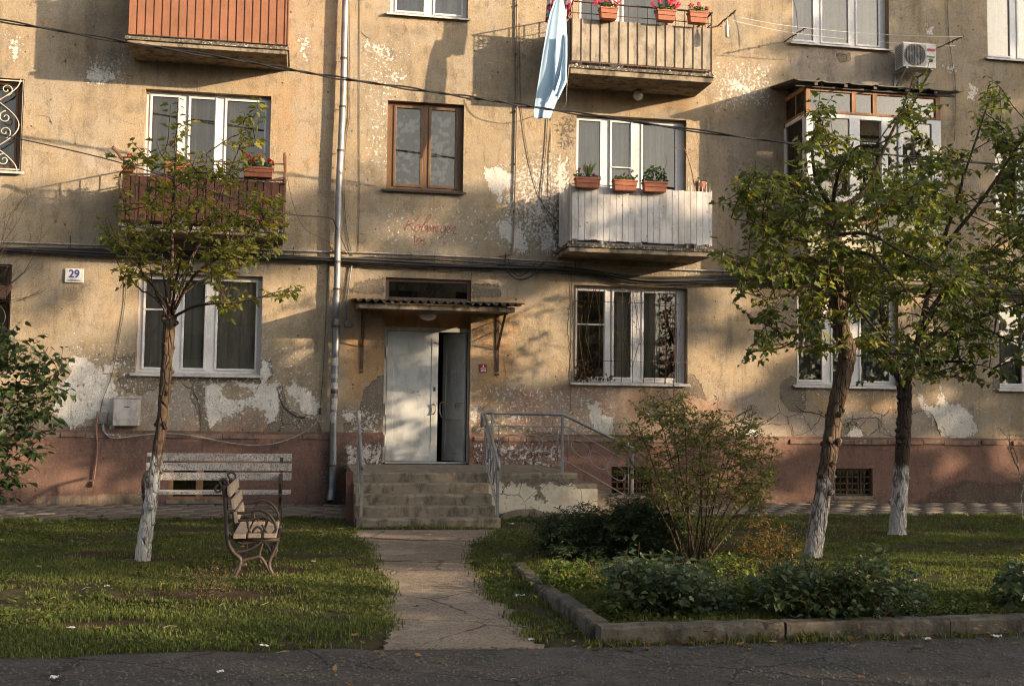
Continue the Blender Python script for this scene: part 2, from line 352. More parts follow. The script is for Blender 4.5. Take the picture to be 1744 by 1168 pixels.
def glass(name, refl=.55, tint=(.89, .88, .86)):
    t = NT(name); t.t.nodes.remove(t.b)
    tr = t.n('ShaderNodeBsdfTransparent'); tr.inputs[0].default_value = (*tint, 1)
    gl = t.n('ShaderNodeBsdfGlossy'); gl.inputs['Roughness'].default_value = .015; gl.inputs[0].default_value = (1, .93, .82, 1)
    w = t.noise(1.3, 2, .5); bmp = t.bump(w, .035, .02); t.L(bmp, gl.inputs['Normal'])
    fr = t.n('ShaderNodeFresnel'); fr.inputs[0].default_value = 1.52
    dust = t.rg(t.noise(6, 5, .7), .45, .8, 0, .05)
    fac = t.ma('ADD', t.ma('MULTIPLY', fr.outputs[0], refl/.1*.5), .05)
    mx = t.n('ShaderNodeMixShader'); t.L(fac, mx.inputs[0]); t.L(tr.outputs[0], mx.inputs[1]); t.L(gl.outputs[0], mx.inputs[2])
    df = t.n('ShaderNodeBsdfDiffuse'); df.inputs[0].default_value = (.4, .37, .32, 1)
    m2 = t.n('ShaderNodeMixShader'); t.L(dust, m2.inputs[0]); t.L(mx.outputs[0], m2.inputs[1]); t.L(df.outputs[0], m2.inputs[2])
    t.L(m2.outputs[0], t.o.inputs[0]); return t.m
M['glass'] = glass('window_glass', .22)
M['glass_dusty'] = glass('dusty_glass', .2, (.5, .5, .48))
def curtain_mat(name, c, c2, lace=False, sc=3.0):
    t = NT(name)
    f = t.noise(sc, 3, .5, t.mapv((3, 1, .15)))  # fold shading painted into the colour as stretched vertical stripes
    col = t.mix(t.rg(f, .35, .65), c, c2)
    if lace:
        k = t.voro(11, t.mapv((1, .01, 1)), 'SMOOTH_F1'); k2 = t.noise(25, 3, .6)
        col = t.mix(t.rg(t.ma('ADD', k, t.ma('MULTIPLY', k2, .3)), .45, .62), tuple(v*1.6 for v in c), tuple(v*.45 for v in c2))
    return t.done(col, .9)
M['curtain'] = curtain_mat('pale_curtain', (.66, .66, .60), (.26, .27, .25))
M['curtain_bright'] = curtain_mat('white_curtain', (.78, .78, .76), (.48, .49, .48))
M['curtain_grey'] = curtain_mat('grey_blind', (.48, .49, .46), (.38, .39, .36), sc=1)
M['curtain_dark'] = curtain_mat('dark_curtain', (.14, .12, .09), (.07, .06, .045))
M['lace'] = curtain_mat('lace_curtain', (.55, .55, .54), (.24, .245, .25), True)
M['lace_light'] = curtain_mat('light_lace_curtain', (.55, .60, .57), (.36, .40, .38), True)
M['curtain_warm'] = curtain_mat('warm_curtain', (.78, .62, .43), (.34, .27, .18))
M['sky_cloth'] = weathered('pale_blue_cloth', (.36, .50, .63), (.33, .47, .60), dirt=(.4, .52, .62), amt=.05, sc=2, rough=.9, bump=.05, fine=120, spec=.05)
def print_cloth():
    t = NT('floral_print_cloth'); v = t.voro(16, None, 'F1', 'Color'); s = t.sep(v)
    col = t.mix(t.rg(s[0], .45, .5), (.035, .03, .035), (.55, .06, .12)); col = t.mix(t.rg(s[1], .6, .64), col, (.62, .5, .5))
    return t.done(col, .85)
M['floral'] = print_cloth()

# ------------------------------------------------------------------ gridded wall with traced patches
def px2(pts): return [(W(x, y).x, W(x, y).z) for x, y in pts]
def sdf(X, Z, poly):
    """signed distance, positive inside"""
    P = np.array(poly); n = len(P); d = np.full(X.shape, 1e9); ins = np.zeros(X.shape, bool)
    for i in range(n):
        a = P[i]; b = P[(i+1) % n]; e = b-a; wx = X-a[0]; wz = Z-a[1]
        tt = np.clip((wx*e[0]+wz*e[1])/max(e@e, 1e-9), 0, 1)
        d = np.minimum(d, (wx-e[0]*tt)**2+(wz-e[1]*tt)**2)
        c = ((a[1] > Z) != (b[1] > Z))
        with np.errstate(divide='ignore', invalid='ignore'):
            xi = (b[0]-a[0])*(Z-a[1])/(b[1]-a[1]+1e-12)+a[0]
        ins ^= c & (X < xi)
    d = np.sqrt(d); return np.where(ins, d, -d)
def wall_grid(name, x0, x1, z0, z1, Y, depth, holes, mat, parent, patches, step=.05, reveal=None, edge_noise=0.):
    xs = list(np.arange(x0, x1, step))+[x1]; zs = list(np.arange(z0, z1, step))+[z1]
    for h in holes: xs += [h[0], h[1]]; zs += [h[2], h[3]]
    def uniq(a, keep):
        a = sorted(set(round(float(v), 5) for v in a)); out = [a[0]]; K = set(round(k, 5) for k in keep)
        for v in a[1:]:
            if v-out[-1] < .012:
                if v in K and out[-1] not in K: out[-1] = v
                elif v in K: out.append(v)
                continue
            out.append(v)
        return np.array(out)
    xs = uniq(xs, [h[0] for h in holes]+[h[1] for h in holes]+[x0, x1]); zs = uniq(zs, [h[2] for h in holes]+[h[3] for h in holes]+[z0, z1])
    X, Z = np.meshgrid(xs, zs); nx, nz = len(xs), len(zs)
    cx = (xs[:-1]+xs[1:])/2; cz = (zs[:-1]+zs[1:])/2; CX, CZ = np.meshgrid(cx, cz); keep = np.ones(CX.shape, bool)
    for h in holes: keep &= ~((CX > h[0]) & (CX < h[1]) & (CZ > h[2]) & (CZ < h[3]))
    idx = np.arange(nx*nz).reshape(nz, nx)
    q = np.stack([idx[:-1, :-1], idx[:-1, 1:], idx[1:, 1:], idx[1:, :-1]], -1)[keep]
    Yv = np.full(X.size, float(Y))
    V = np.stack([X.ravel(), Yv, Z.ravel()], 1)
    ch = {k: np.zeros(X.shape) for k in 'peel grey pink stain orange chips crk pale'.split()}
    for kind, poly, soft, val in patches:
        d = sdf(X, Z, poly)
        if kind in ('peel', 'grey', 'pale', 'pink'): v = np.clip(.5+d/(2*soft), 0, 1)*val if val >= 0 else np.clip(.5+d/(2*soft), 0, 1)
        else: v = np.clip(.5+d/(2*soft), 0, 1)*abs(val)
        if val < 0: ch[kind] = np.clip(ch[kind]-v, 0, 1)
        else: ch[kind] = np.maximum(ch[kind], v)
    A = np.stack([ch['peel'], ch['grey'], ch['pink'], ch['stain']], -1).reshape(-1, 4)
    B = np.stack([ch['orange'], ch['chips'], ch['crk'], ch['pale']], -1).reshape(-1, 4)
    o = np_mesh(name, V, q.ravel(), np.full(len(q), 4), mat, parent, {'A': ('FLOAT_COLOR', A), 'B': ('FLOAT_COLOR', B)})
    return o
# ================================================================== THE BUILDING
bld = thing('apartment_building', 'old apartment block with peeling tan plaster, red brown plinth and mixed balconies', 'building', (0, 0, 0))
H = {}     # openings: x0,x1,z0,z1
H['A'] = (-2.68, -.72, 2.12, 3.73); H['B'] = (4.54, 6.57, 2.10, 3.77); H['C'] = (8.62, 10.6, 2.12, 3.77); H['D'] = (12.62, 14.6, 2.12, 3.77)
H['E'] = (-6.5, -4.59, 2.12, 3.79)
H['F'] = (-6.1, -4.52, 5.28, 6.77); H['G'] = (-2.66, -.66, 4.44, 6.74); H['Hh'] = (1.27, 2.57, 5.29, 6.80); H['I'] = (4.55, 6.55, 4.44, 6.77)
H['J'] = (8.75, 10.65, 4.44, 6.7); H['K'] = (12.6, 14.5, 5.31, 6.80)
H['L'] = (-2.66, -.66, 7.45, 9.75); H['M'] = (1.28, 2.61, 8.31, 9.8); H['N'] = (4.56, 6.2, 7.45, 9.75); H['O'] = (8.57, 10.47, 8.34, 9.8); H['P'] = (12.48, 14.4, 8.33, 9.8)
DOOR = (1.29, 2.74, 0.0, 3.79)
holes = list(H.values())+[(DOOR[0], DOOR[1], 1.0, DOOR[3])]
pt = []
def P(kind, pts, soft=.12, val=1.0): pt.append((kind, px2(pts), soft, val))
# white primer
P('peel', [(93, 690), (97, 660), (118, 640), (120, 618), (150, 612), (170, 630), (190, 640), (201, 665), (198, 700), (190, 728), (168, 712), (150, 712), (127, 730), (95, 714)], .10)
P('peel', [(120, 605), (150, 606), (156, 622), (130, 640), (118, 640)], .08, .85)
P('peel', [(168, 618), (200, 612), (215, 618), (190, 640), (172, 640)], .09, .7)
P('peel', [(350, 652), (372, 655), (400, 650), (450, 655), (473, 650), (478, 690), (470, 715), (455, 722), (452, 702), (425, 690), (405, 702), (375, 715), (357, 730), (348, 690)], .08)
P('peel', [(376, 662), (395, 657), (428, 662), (432, 676), (400, 682), (380, 676)], .05, -.7)
P('peel', [(483, 655), (500, 650), (530, 665), (547, 690), (536, 715), (522, 712), (500, 680), (488, 668)], .10, .85)
P('peel', [(447, 612), (458, 612), (462, 635), (452, 655), (440, 640)], .08)
P('peel', [(583, 698), (603, 700), (602, 716), (585, 715)], .09)
P('peel', [(822, 288), (850, 284), (874, 300), (873, 318), (856, 325), (852, 345), (832, 318)], .10)
P('peel', [(845, 378), (866, 373), (892, 392), (905, 428), (882, 436), (862, 410), (846, 398)], .14, .85)
P('peel', [(915, 385), (940, 380), (948, 400), (946, 432), (922, 432)], .14, .8)
P('peel', [(945, 265), (975, 265), (975, 345), (950, 350), (935, 310)], .16, .62)
P('peel', [(900, 350), (925, 345), (935, 372), (910, 378)], .14, .62)
P('peel', [(803, 688), (816, 690), (813, 716), (804, 726)], .08)
P('peel', [(805, 742), (905, 738), (905, 752), (805, 754)], .10, .7)
P('peel', [(868, 702), (888, 706), (882, 722), (870, 716)], .08, .8)
P('peel', [(1002, 692), (1018, 682), (1026, 705), (1046, 712), (1045, 742), (1022, 742), (1004, 716)], .10)
P('peel', [(1090, 700), (1112, 700), (1108, 712)], .08, .7)
P('peel', [(1262, 742), (1282, 727), (1302, 749)], .06)
P('peel', [(1562, 674), (1570, 672), (1582, 692), (1600, 690), (1608, 670), (1615, 690), (1630, 686), (1652, 700), (1667, 732), (1640, 750), (1605, 742), (1590, 715), (1572, 700)], .10)
P('peel', [(1440, 742), (1456, 726), (1470, 734), (1466, 748)], .06)
P('peel', [(1600, 655), (1602, 640), (1606, 690), (1595, 690)], .05, .8)
P('peel', [(158, 108), (190, 120), (197, 136), (180, 146), (150, 145), (140, 125)], .12, .75)
P('peel', [(10, 60), (40, 60), (38, 105), (12, 105)], .12, .62)
P('peel', [(506, 55), (530, 68), (522, 110), (508, 84)], .14, .72)
P('peel', [(608, 50), (640, 60), (690, 90), (670, 110), (618, 100), (604, 80)], .2, .52)
P('peel', [(655, 110), (700, 125), (690, 150), (660, 140)], .14, .56)
P('peel', [(1228, 122), (1265, 132), (1295, 148), (1280, 166), (1240, 158)], .14, .62)
P('peel', [(1575, 40), (1590, 48), (1590, 62), (1578, 58)], .06, .8)
P('peel', [(1650, 140), (1668, 150), (1660, 175), (1646, 170)], .08, .72)
P('peel', [(1105, 440), (1170, 440), (1210, 470), (1208, 480), (1160, 480)], .2, .5)
P('peel', [(700, 200), (720, 190), (760, 170), (790, 160), (770, 150)], .1, .4)
P('peel', [(1595, 105), (1625, 110), (1640, 120), (1615, 130)], .1, .6)
# chips density
P('chips', [(590, 30), (720, 60), (700, 330), (590, 330)], .5, .78)
P('chips', [(830, 270), (975, 230), (975, 440), (830, 440)], .4, .95)
P('chips', [(130, 90), (240, 60), (230, 160), (130, 160)], .3, .85)
P('chips', [(1200, 90), (1330, 90), (1330, 200), (1200, 200)], .3, .85)
P('chips', [(90, 560), (560, 560), (560, 748), (90, 748)], .3, .7)
P('chips', [(1340, 600), (1744, 600), (1744, 755), (1340, 755)], .3, .6)
P('chips', [(640, 340), (900, 340), (900, 430), (640, 430)], .2, .7)
P('chips', [(800, 640), (1060, 650), (1060, 755), (800, 755)], .2, .75)
P('chips', [(586, 680), (655, 690), (655, 760), (586, 760)], .15, .85)
# bare mortar
P('grey', [(90, 712), (127, 728), (190, 726), (205, 700), (212, 745), (90, 745)], .06)
P('grey', [(196, 610), (232, 600), (232, 645), (300, 645), (296, 655), (240, 672), (212, 668), (200, 650)], .07, .8)
P('grey', [(330, 650), (352, 655), (348, 690), (356, 730), (372, 742), (342, 742), (338, 705), (322, 672)], .05)
P('grey', [(300, 642), (445, 645), (455, 655), (430, 652), (350, 652), (318, 650)], .05, .85)
P('grey', [(474, 655), (482, 657), (488, 690), (505, 705), (526, 712), (540, 712), (552, 745), (445, 745), (458, 722), (476, 715)], .06)
P('grey', [(440, 612), (462, 612), (468, 640), (450, 655), (442, 640)], .05, .8)
P('grey', [(615, 690), (620, 662), (648, 640), (655, 640), (655, 762), (620, 748), (600, 722)], .06)
P('grey', [(585, 718), (655, 725), (655, 760), (585, 760)], .05, .8)
P('grey', [(803, 728), (825, 712), (855, 722), (900, 732), (962, 742), (962, 756), (803, 756)], .06)
P('grey', [(1158, 640), (1180, 636), (1194, 655), (1204, 684), (1172, 668), (1160, 660)], .06)
P('grey', [(1328, 655), (1345, 640), (1372, 650), (1372, 702), (1345, 700), (1330, 680)], .06)
P('grey', [(1690, 640), (1702, 640), (1704, 665), (1690, 662)], .05, .8)
P('grey', [(655, 470), (600, 480), (590, 500), (655, 505)], .06, .65)
P('grey', [(803, 482), (850, 484), (855, 506), (803, 508)], .06, .8)
P('grey', [(905, 380), (940, 372), (975, 380), (970, 432), (935, 440)], .1, .5)
P('grey', [(1420, 92), (1448, 90), (1450, 105), (1430, 108)], .05, .8)
P('grey', [(940, 195), (985, 190), (985, 262), (945, 260)], .1, .45)
P('grey', [(480, 100), (300, 150), (320, 130)], .1, .3)
# cement coloured broad repairs
P('pale', [(1340, 85), (1420, 80), (1530, 95), (1530, 150), (1480, 152), (1385, 140), (1345, 128), (1338, 105)], .10, .9)
P('pale', [(1200, 200), (1310, 160), (1335, 200), (1335, 420), (1230, 440), (1205, 330)], .3, .5)
P('pale', [(128, 250), (175, 238), (205, 262), (200, 300), (140, 300)], .10, .7)
P('pale', [(1240, 740), (1302, 700), (1345, 700), (1420, 715), (1470, 700), (1540, 705), (1575, 700), (1600, 748), (1420, 752), (1300, 750)], .05, .85)
P('pale', [(240, 662), (330, 655), (342, 690), (320, 735), (240, 735)], .06, .6)
P('pale', [(1215, 660), (1300, 655), (1340, 690), (1300, 720), (1230, 735), (1180, 700)], .08, .6)
P('pink', [(375, 735), (405, 700), (425, 692), (457, 706), (455, 735)], .05)
P('pink', [(304, 738), (320, 704), (338, 700), (342, 740)], .05)
P('pink', [(870, 662), (975, 650), (1195, 668), (1262, 690), (1240, 748), (880, 738), (850, 700)], .12, .85)
# ochre paint around the door, weaker orange tint in other patches
P('orange', [(586, 500), (900, 500), (880, 610), (850, 690), (803, 730), (655, 640), (612, 690), (586, 700)], .3, .9)
P('orange', [(803, 500), (880, 520), (860, 640), (803, 670)], .15, 1.0)
P('orange', [(590, 430), (655, 470), (590, 500)], .2, .5)
P('orange', [(150, 400), (230, 420), (240, 620), (150, 620)], .4, .35)
P('orange', [(340, 100), (570, 100), (570, 330), (470, 330)], .5, .5)
P('orange', [(975, 150), (1190, 150), (1175, 200), (975, 195)], .2, .6)
P('orange', [(1360, 665), (1560, 665), (1560, 710), (1400, 712)], .15, .55)
# grime run-off below sills, beside balconies; darker bands under slabs, along pipe, cables
P('stain', [(662, 330), (785, 330), (780, 365), (720, 376), (665, 365)], .25, .55)
P('stain', [(100, 482), (150, 482), (146, 560), (108, 560)], .18, .55)
P('stain', [(940, 330), (975, 330), (970, 440), (935, 440)], .15, .75)
P('stain', [(1520, 130), (1600, 130), (1590, 200), (1530, 200)], .35, .4)
P('stain', [(0, 400), (560, 425), (560, 450), (0, 440)], .16, .45)
P('stain', [(600, 425), (1300, 460), (1300, 480), (600, 450)], .14, .5)
P('stain', [(1215, 600), (1360, 590), (1360, 690), (1215, 670)], .3, .35)
P('stain', [(200, 395), (490, 410), (480, 470), (210, 462)], .25, .45)
P('stain', [(230, 100), (480, 120), (470, 160), (240, 150)], .15, .3)
P('stain', [(975, 150), (1190, 165), (1180, 200), (980, 195)], .2, .35)
P('stain', [(640, 30), (800, 36), (790, 75), (650, 70)], .18, .45)
P('stain', [(1350, 100), (1515, 100), (1510, 130), (1360, 130)], .15, .4)
P('stain', [(1230, 400), (1370, 400), (1370, 620), (1230, 600)], .4, .4)
P('stain', [(440, 470), (470, 470), (470, 620), (440, 620)], .12, .4)
P('stain', [(562, 0), (580, 0), (575, 740), (555, 740)], .18, .45)
P('crk', [(1225, 735), (1300, 690), (1345, 690), (1420, 705), (1480, 695), (1545, 700), (1560, 752), (1225, 752)], .12)
P('crk', [(478, 690), (545, 705), (550, 745), (450, 745)], .08, .6)
P('crk', [(800, 725), (960, 730), (960, 756), (800, 756)], .1, .8)
P('crk', [(970, 640), (985, 560), (1000, 660)], .1, .5)
pt_wall = pt
wall = wall_grid('wall', -9.0, 16.0, 1.09, 10.6, 0.0, .2, holes, M['facade'], bld, pt_wall, .045)
pt = []
bsm = [(-2.10, -1.16, .10, .70), (5.2, 5.92, .17, .655), (9.32, 10.04, .15, .64)]
P('peel', [(588, 770), (606, 772), (604, 800), (590, 800)], .10, .72)
P('peel', [(586, 755), (655, 760), (655, 790), (586, 790)], .10, .52)
P('chips', [(586, 750), (655, 750), (655, 800), (586, 800)], .1, .9)
P('chips', [(800, 752), (960, 752), (960, 800), (800, 800)], .1, .85)
P('peel', [(850, 758), (880, 758), (862, 775), (846, 768)], .08, .8)
P('peel', [(1405, 758), (1412, 758), (1410, 764)], .04, .8)
P('pink', [(820, 765), (1100, 768), (1060, 830), (1000, 800), (830, 800)], .2, .7)
P('pink', [(340, 760), (560, 760), (550, 800), (400, 800)], .4, .35)
P('pale', [(60, 842), (250, 838), (250, 868), (60, 868)], .06, .6)
P('pale', [(1625, 832), (1650, 822), (1680, 835), (1690, 858), (1628, 858)], .03, 1.)
P('pale', [(1692, 828), (1744, 830), (1744, 858), (1692, 858)], .03, .95)
P('pale', [(1410, 846), (1485, 848), (1500, 862), (1400, 862)], .03, .8)
P('stain', [(1560, 850), (1600, 830), (1640, 815), (1700, 822), (1744, 818), (1744, 862), (1550, 862)], .08, .95)
P('stain', [(0, 845), (580, 850), (580, 875), (0, 875)], .10, .5)
P('stain', [(1300, 840), (1744, 830), (1744, 870), (1300, 870)], .10, .45)
P('stain', [(540, 760), (600, 760), (600, 870), (540, 870)], .12, .7)
P('crk', [(800, 760), (960, 760), (900, 800), (800, 800)], .2, .8)
plinth = wall_grid('plinth', -9.0, 16.0, -.15, 1.10, -.055, .2, [(DOOR[0], DOOR[1], .0, 1.2)]+bsm, M['plinth'], bld, pt, .045)
# ledge on top of the plinth, broken here and there
m = MB(); m2_ = MB(); x = -9.0
while x < 16:
    l = random.uniform(.25, .75); x2 = min(x+l, 16.0)
    if not (x < DOOR[1]+.02 and x2 > DOOR[0]-.02):
        d = random.uniform(.0, .03) if random.random() < .75 else .035; e = random.uniform(-.012, .010)
        (m if x < 2 else m2_).box(x+.002, x2-.002, -.095+d, .02, 1.075+e, 1.155+e*.6)
    x = x2
M['ledge'] = (weathered('ledge_plaster', (.21, .125, .095), (.20, .15, .11), dirt=(.07, .05, .04), amt=.75, sc=2.2, rough=.95, bump=.6, chips=(.5, .46, .4), chipamt=.68)); m.build('ledge', M['ledge'], bld, bevel=.012); m2_.build('ledge', M['ledge'], bld, bevel=.012)
# back volume: closes the building (sides, roof, dark inside)
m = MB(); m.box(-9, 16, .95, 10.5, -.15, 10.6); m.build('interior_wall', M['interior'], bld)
m = MB(); m.box(-9.02, -9, 0, 10.5, -.15, 10.6); m.build('end_wall', M['facade'], bld)
m = MB(); m.box(16, 16.02, 0, 10.5, -.15, 10.6); m.build('end_wall', M['facade'], bld)
m = MB(); m.box(-9.3, 16.3, -.45, 10.8, 10.6, 10.85); m.build('roof', M['concrete'], bld, bevel=.02)

def make_window(name, h, panes, frame='upvc', curtain='curtain', bars=None, sill='sill', yfr=.13, cur_cover=(0, 1), gl='glass', reveal='reveal', transom=None, inner=.035, label=None, cz=(0, 1)):
    """h opening; panes list of (f0,f1,screenbar) fractions across the width"""
    x0, x1, z0, z1 = h; w = x1-x0; fr = .055; ht = z1-z0
    f = MB()
    cuts = []
    for p in panes: cuts.append((x0+w*p[0], x0+w*p[1]))
    ys, ye = yfr, yfr+.07
    f.box(x0, x1, ys, ye, z0, z0+.06); f.box(x0, x1, ys, ye, z1-.05, z1)
    edges = [x0]+[v for c in cuts for v in c]+[x1]
    for i in range(0, len(edges), 2):
        a, b = edges[i], edges[i+1]
        if b-a > .004: f.box(a, b, ys-.002, ye+.001, z0+.002, z1-.002)
    gmb = MB()
    for (a, b), p in zip(cuts, panes):
        # sash profile
        i = inner
        za, zb = z0+.06, z1-.05
        f.box(a, a+i, ys-.018, ys+.03, za, zb); f.box(b-i, b, ys-.018, ys+.03, za, zb)
        f.box(a+i, b-i, ys-.018, ys+.03, za, za+i); f.box(a+i, b-i, ys-.018, ys+.03, zb-i, zb)
        if len(p) > 2 and p[2]:
            zc = z0+ht*p[2]; f.box(a, b, ys-.03, ys-.019, zc-.012, zc+.012); f.box(a, a+.02, ys-.03, ys-.019, za, zb); f.box(b-.02, b, ys-.03, ys-.019, za, zb)
        gmb.box(a+i-.005, b-i+.005, ys+.012, ys+.018, za+i-.005, zb-i+.005)
    wobj = f.build(name, M[frame], bld, bevel=.004)
    if label: wobj['label'] = label
    gmb.build('pane', M[gl], wobj)
    r = MB()
    d0 = .0
    r.box(x0-.03, x0, d0+.001, .3, z0, z1); r.box(x1, x1+.03, d0+.001, .3, z0, z1); r.box(x0-.03, x1+.03, d0+.001, .3, z1, z1+.03); r.box(x0-.03, x1+.03, d0+.001, .3, z0-.03, z0)
    r.build('reveal', M[reveal], wobj)
    # dim little room behind
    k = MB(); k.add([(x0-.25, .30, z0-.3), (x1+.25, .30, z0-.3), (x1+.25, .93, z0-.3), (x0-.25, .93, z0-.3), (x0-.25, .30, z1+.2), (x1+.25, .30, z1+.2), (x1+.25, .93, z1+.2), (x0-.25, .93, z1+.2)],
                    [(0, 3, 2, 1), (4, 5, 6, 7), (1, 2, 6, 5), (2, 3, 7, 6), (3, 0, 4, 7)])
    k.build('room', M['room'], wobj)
    if curtain:
        spans = cur_cover if isinstance(cur_cover[0], tuple) else [cur_cover]
        vs = []; fs = []
        for c0, c1 in spans:
            n = max(8, int((c1-c0)*w/.018)); b = len(vs); ph = random.uniform(0, 6)
            for i in range(n+1):
                fx = i/n; xx = x0+w*(c0+(c1-c0)*fx)
                yy = .27+.022*math.sin(xx*42+ph+2*math.sin(xx*7))+.01*math.sin(xx*97)
                vs += [(xx, yy, z0+ht*cz[0]+.03), (xx+.006*math.sin(xx*30), yy*1.0, z0+ht*cz[1]-.03)]
            for i in range(n): q = b+2*i; fs.append((q, q+2, q+3, q+1))
        MB().add(vs, fs).build('curtain', M[curtain], wobj, smooth=True)
    if sill:
        s = MB(); s.add([(x0-.07, -.075, z0-.055), (x1+.05, -.075, z0-.055), (x1+.05, yfr, z0+.012), (x0-.07, yfr, z0+.012),
                         (x0-.07, -.075, z0-.025), (x1+.05, -.075, z0-.025), (x1+.05, yfr, z0+.03), (x0-.07, yfr, z0+.03)],
                        [(0, 3, 2, 1), (4, 5, 6, 7), (0, 1, 5, 4), (1, 2, 6, 5), (2, 3, 7, 6), (3, 0, 4, 7)])
        s.build('sill', M[sill], wobj, bevel=.003)
    return wobj
P3 = [(.03, .29, .62), (.345, .53), (.605, .955)]
wA = make_window('window', H['A'], [(.04, .29, .64), (.35, .55), (.62, .965)], curtain='curtain_grey')
wB = make_window('window', H['B'], [(.02, .29, .60), (.345, .53), (.61, .935)], curtain='curtain', cur_cover=[(.33, .60), (.62, .80)])
wC = make_window('window', H['C'], [(.03, .29), (.36, .55), (.64, .955)], curtain='lace_light')
wD = make_window('window', H['D'], [(.02, .29), (.36, .55), (.61, .955)], curtain='curtain')
wE = make_window('window', H['E'], [(.03, .46), (.54, .97)], frame='brown_wood', curtain='curtain_dark', sill=None)
wF = make_window('window', H['F'], [(.03, .46), (.54, .93)], frame='brown_wood', curtain='curtain', cur_cover=(.4, .75))
wG = make_window('window', H['G'], [(.03, .27), (.335, .56, .22), (.625, .965)], curtain='curtain_warm', cur_cover=[(.0, .28), (.30, .58), (.6, .8)], sill=None)
wH = make_window('window', H['Hh'], [(.085, .47), (.545, .93)], frame='brown_wood', curtain='lace', sill='dark_metal', inner=.045, yfr=.1)
wI = make_window('window', H['I'], [(.012, .245), (.315, .515, .62), (.6, .935)], curtain='curtain', cur_cover=[(.0, .24), (.3, .5), (.58, .84)], sill=None)
wJ = make_window('window', H['J'], [(.03, .29), (.345, .58), (.63, .97)], curtain='curtain_dark', sill=None)
wK = make_window('window', H['K'], [(.02, .29), (.36, .6), (.65, .97)], curtain='curtain_dark')
wL = make_window('window', H['L'], [(.03, .27), (.335, .56), (.625, .965)], curtain='curtain_warm', sill=None)
wM = make_window('window', H['M'], [(.06, .46), (.555, .95)], curtain='curtain_bright')
wN = make_window('window', H['N'], [(.03, .40), (.50, .95)], curtain='curtain_bright', sill=None)
wO = make_window('window', H['O'], [(.015, .255), (.315, .62), (.68, .94)], curtain='curtain_bright')
wP = make_window('window', H['P'], [(.02, .30), (.36, .6), (.66, .97)], curtain='curtain_bright')

# basement windows
def basement(h, kind):
    x0, x1, z0, z1 = h; f = MB()
    y0 = .02
    if kind == 'wood':
        f.box(x0, x1, y0, y0+.05, z0, z0+.05); f.box(x0, x1, y0, y0+.05, z1-.05, z1)
        mid = (x0+x1)/2
        for a, b in ((x0, x0+.06), (mid-.055, mid+.055), (x1-.06, x1)): f.box(a, b, y0-.003, y0+.052, z0, z1)
        o = f.build('basement_window', M['old_wood'], bld, bevel=.004)
        MB().box(x0+.03, x1-.03, y0+.02, y0+.026, z0+.03, z1-.03).build('pane', M['glass_dusty'], o)
    else:
        w = .035
        f.box(x0, x1, y0, y0+.04, z0, z0+w); f.box(x0, x1, y0, y0+.04, z1-w, z1); f.box(x0, x0+w, y0-.002, y0+.042, z0, z1); f.box(x1-w, x1, y0-.002, y0+.042, z0, z1)
        f.box(x0+.26, x0+.29, y0+.005, y0+.04, z0, z1); f.box(x1-.2, x1-.17, y0+.005, y0+.04, z0, z1)
        o = f.build('basement_window', M['dark_metal'], bld)
        MB().box(x0+.03, x1-.03, y0+.045, y0+.05, z0+.03, z1-.03).build('pane', M['glass_dusty'], o)
        g = MB()
        st = .115; r = .066
        for i in range(int((x1-x0)/st)+1):
            for j in range(int((z1-z0)/st)+1):
                cx_, cz_ = x0+.06+i*st, z0+.05+j*st
                if cx_ < x1-.02 and cz_ < z1-.02: g.tube([(a, -.012+.004*((i+j) % 2), b) for a, b in arc(cx_, cz_, r, 0, 360, 14)], .006, 4, False)
        g.build('grille', M['rust'], o)
    r_ = MB(); r_.box(x0-.03, x0, -.05, .3, z0, z1); r_.box(x1, x1+.03, -.05, .3, z0, z1); r_.box(x0-.03, x1+.03, -.05, .3, z1, z1+.03)
    r_.box(x0-.03, x1+.03, -.075, .3, z0-.06, z0)
    r_.build('reveal', M['concrete'], o)
    MB().box(x0-.03, x1+.03, .31, .33, z0-.05, z1+.05).build('back_board', M['interior'], o)
    return o
basement(bsm[0], 'wood'); basement(bsm[1], 'grille'); basement(bsm[2], 'grille')

# ---------------------------------------------------------------- entrance: recess, transom, doors
x0, x1, _, zt = DOOR
m = MB()
m.box(x0-.03, x0, .001, .26, .69, zt); m.box(x1, x1+.03, .001, .26, .69, zt); m.box(x0-.03, x1+.03, .001, .26, zt, zt+.03)
m.box(x0, x1, .12, .26, 2.97, 3.42)                       # plastered header between door and transom
m.build('entrance_recess', M['orange_reveal'], bld)
m = MB(); m.box(x0, x0+.06, .06, .12, 3.42, zt); m.box(x1-.06, x1, .06, .12, 3.42, zt); m.box(x0+.06, x1-.06, .06, .12, zt-.06, zt); m.box(x0+.06, x1-.06, .06, .12, 3.42, 3.47)
tr = m.build('transom_window', weathered('transom_frame_paint', (.13, .075, .05), (.09, .06, .045), amt=.5, sc=7, rough=.8), bld, bevel=.004)
MB().box(x0+.06, x1-.06, .085, .09, 3.47, zt-.06).build('pane', M['glass_dusty'], tr)
MB().box(x0+.02, x1-.02, .2, .22, 3.4, zt).build('back_board', M['interior'], tr)
m = MB(); yd = .1
m.box(x0, x0+.05, yd, yd+.08, .70, 2.97); m.box(x1-.03, x1, yd, yd+.08, .70, 2.97); m.box(x0+.05, x1-.03, yd, yd+.08, 2.90, 2.97); m.box(x0+.05, x1-.03, yd-.02, yd+.1, .685, .715)
m.build('door_frame', M['door_frame'], bld, bevel=.004)
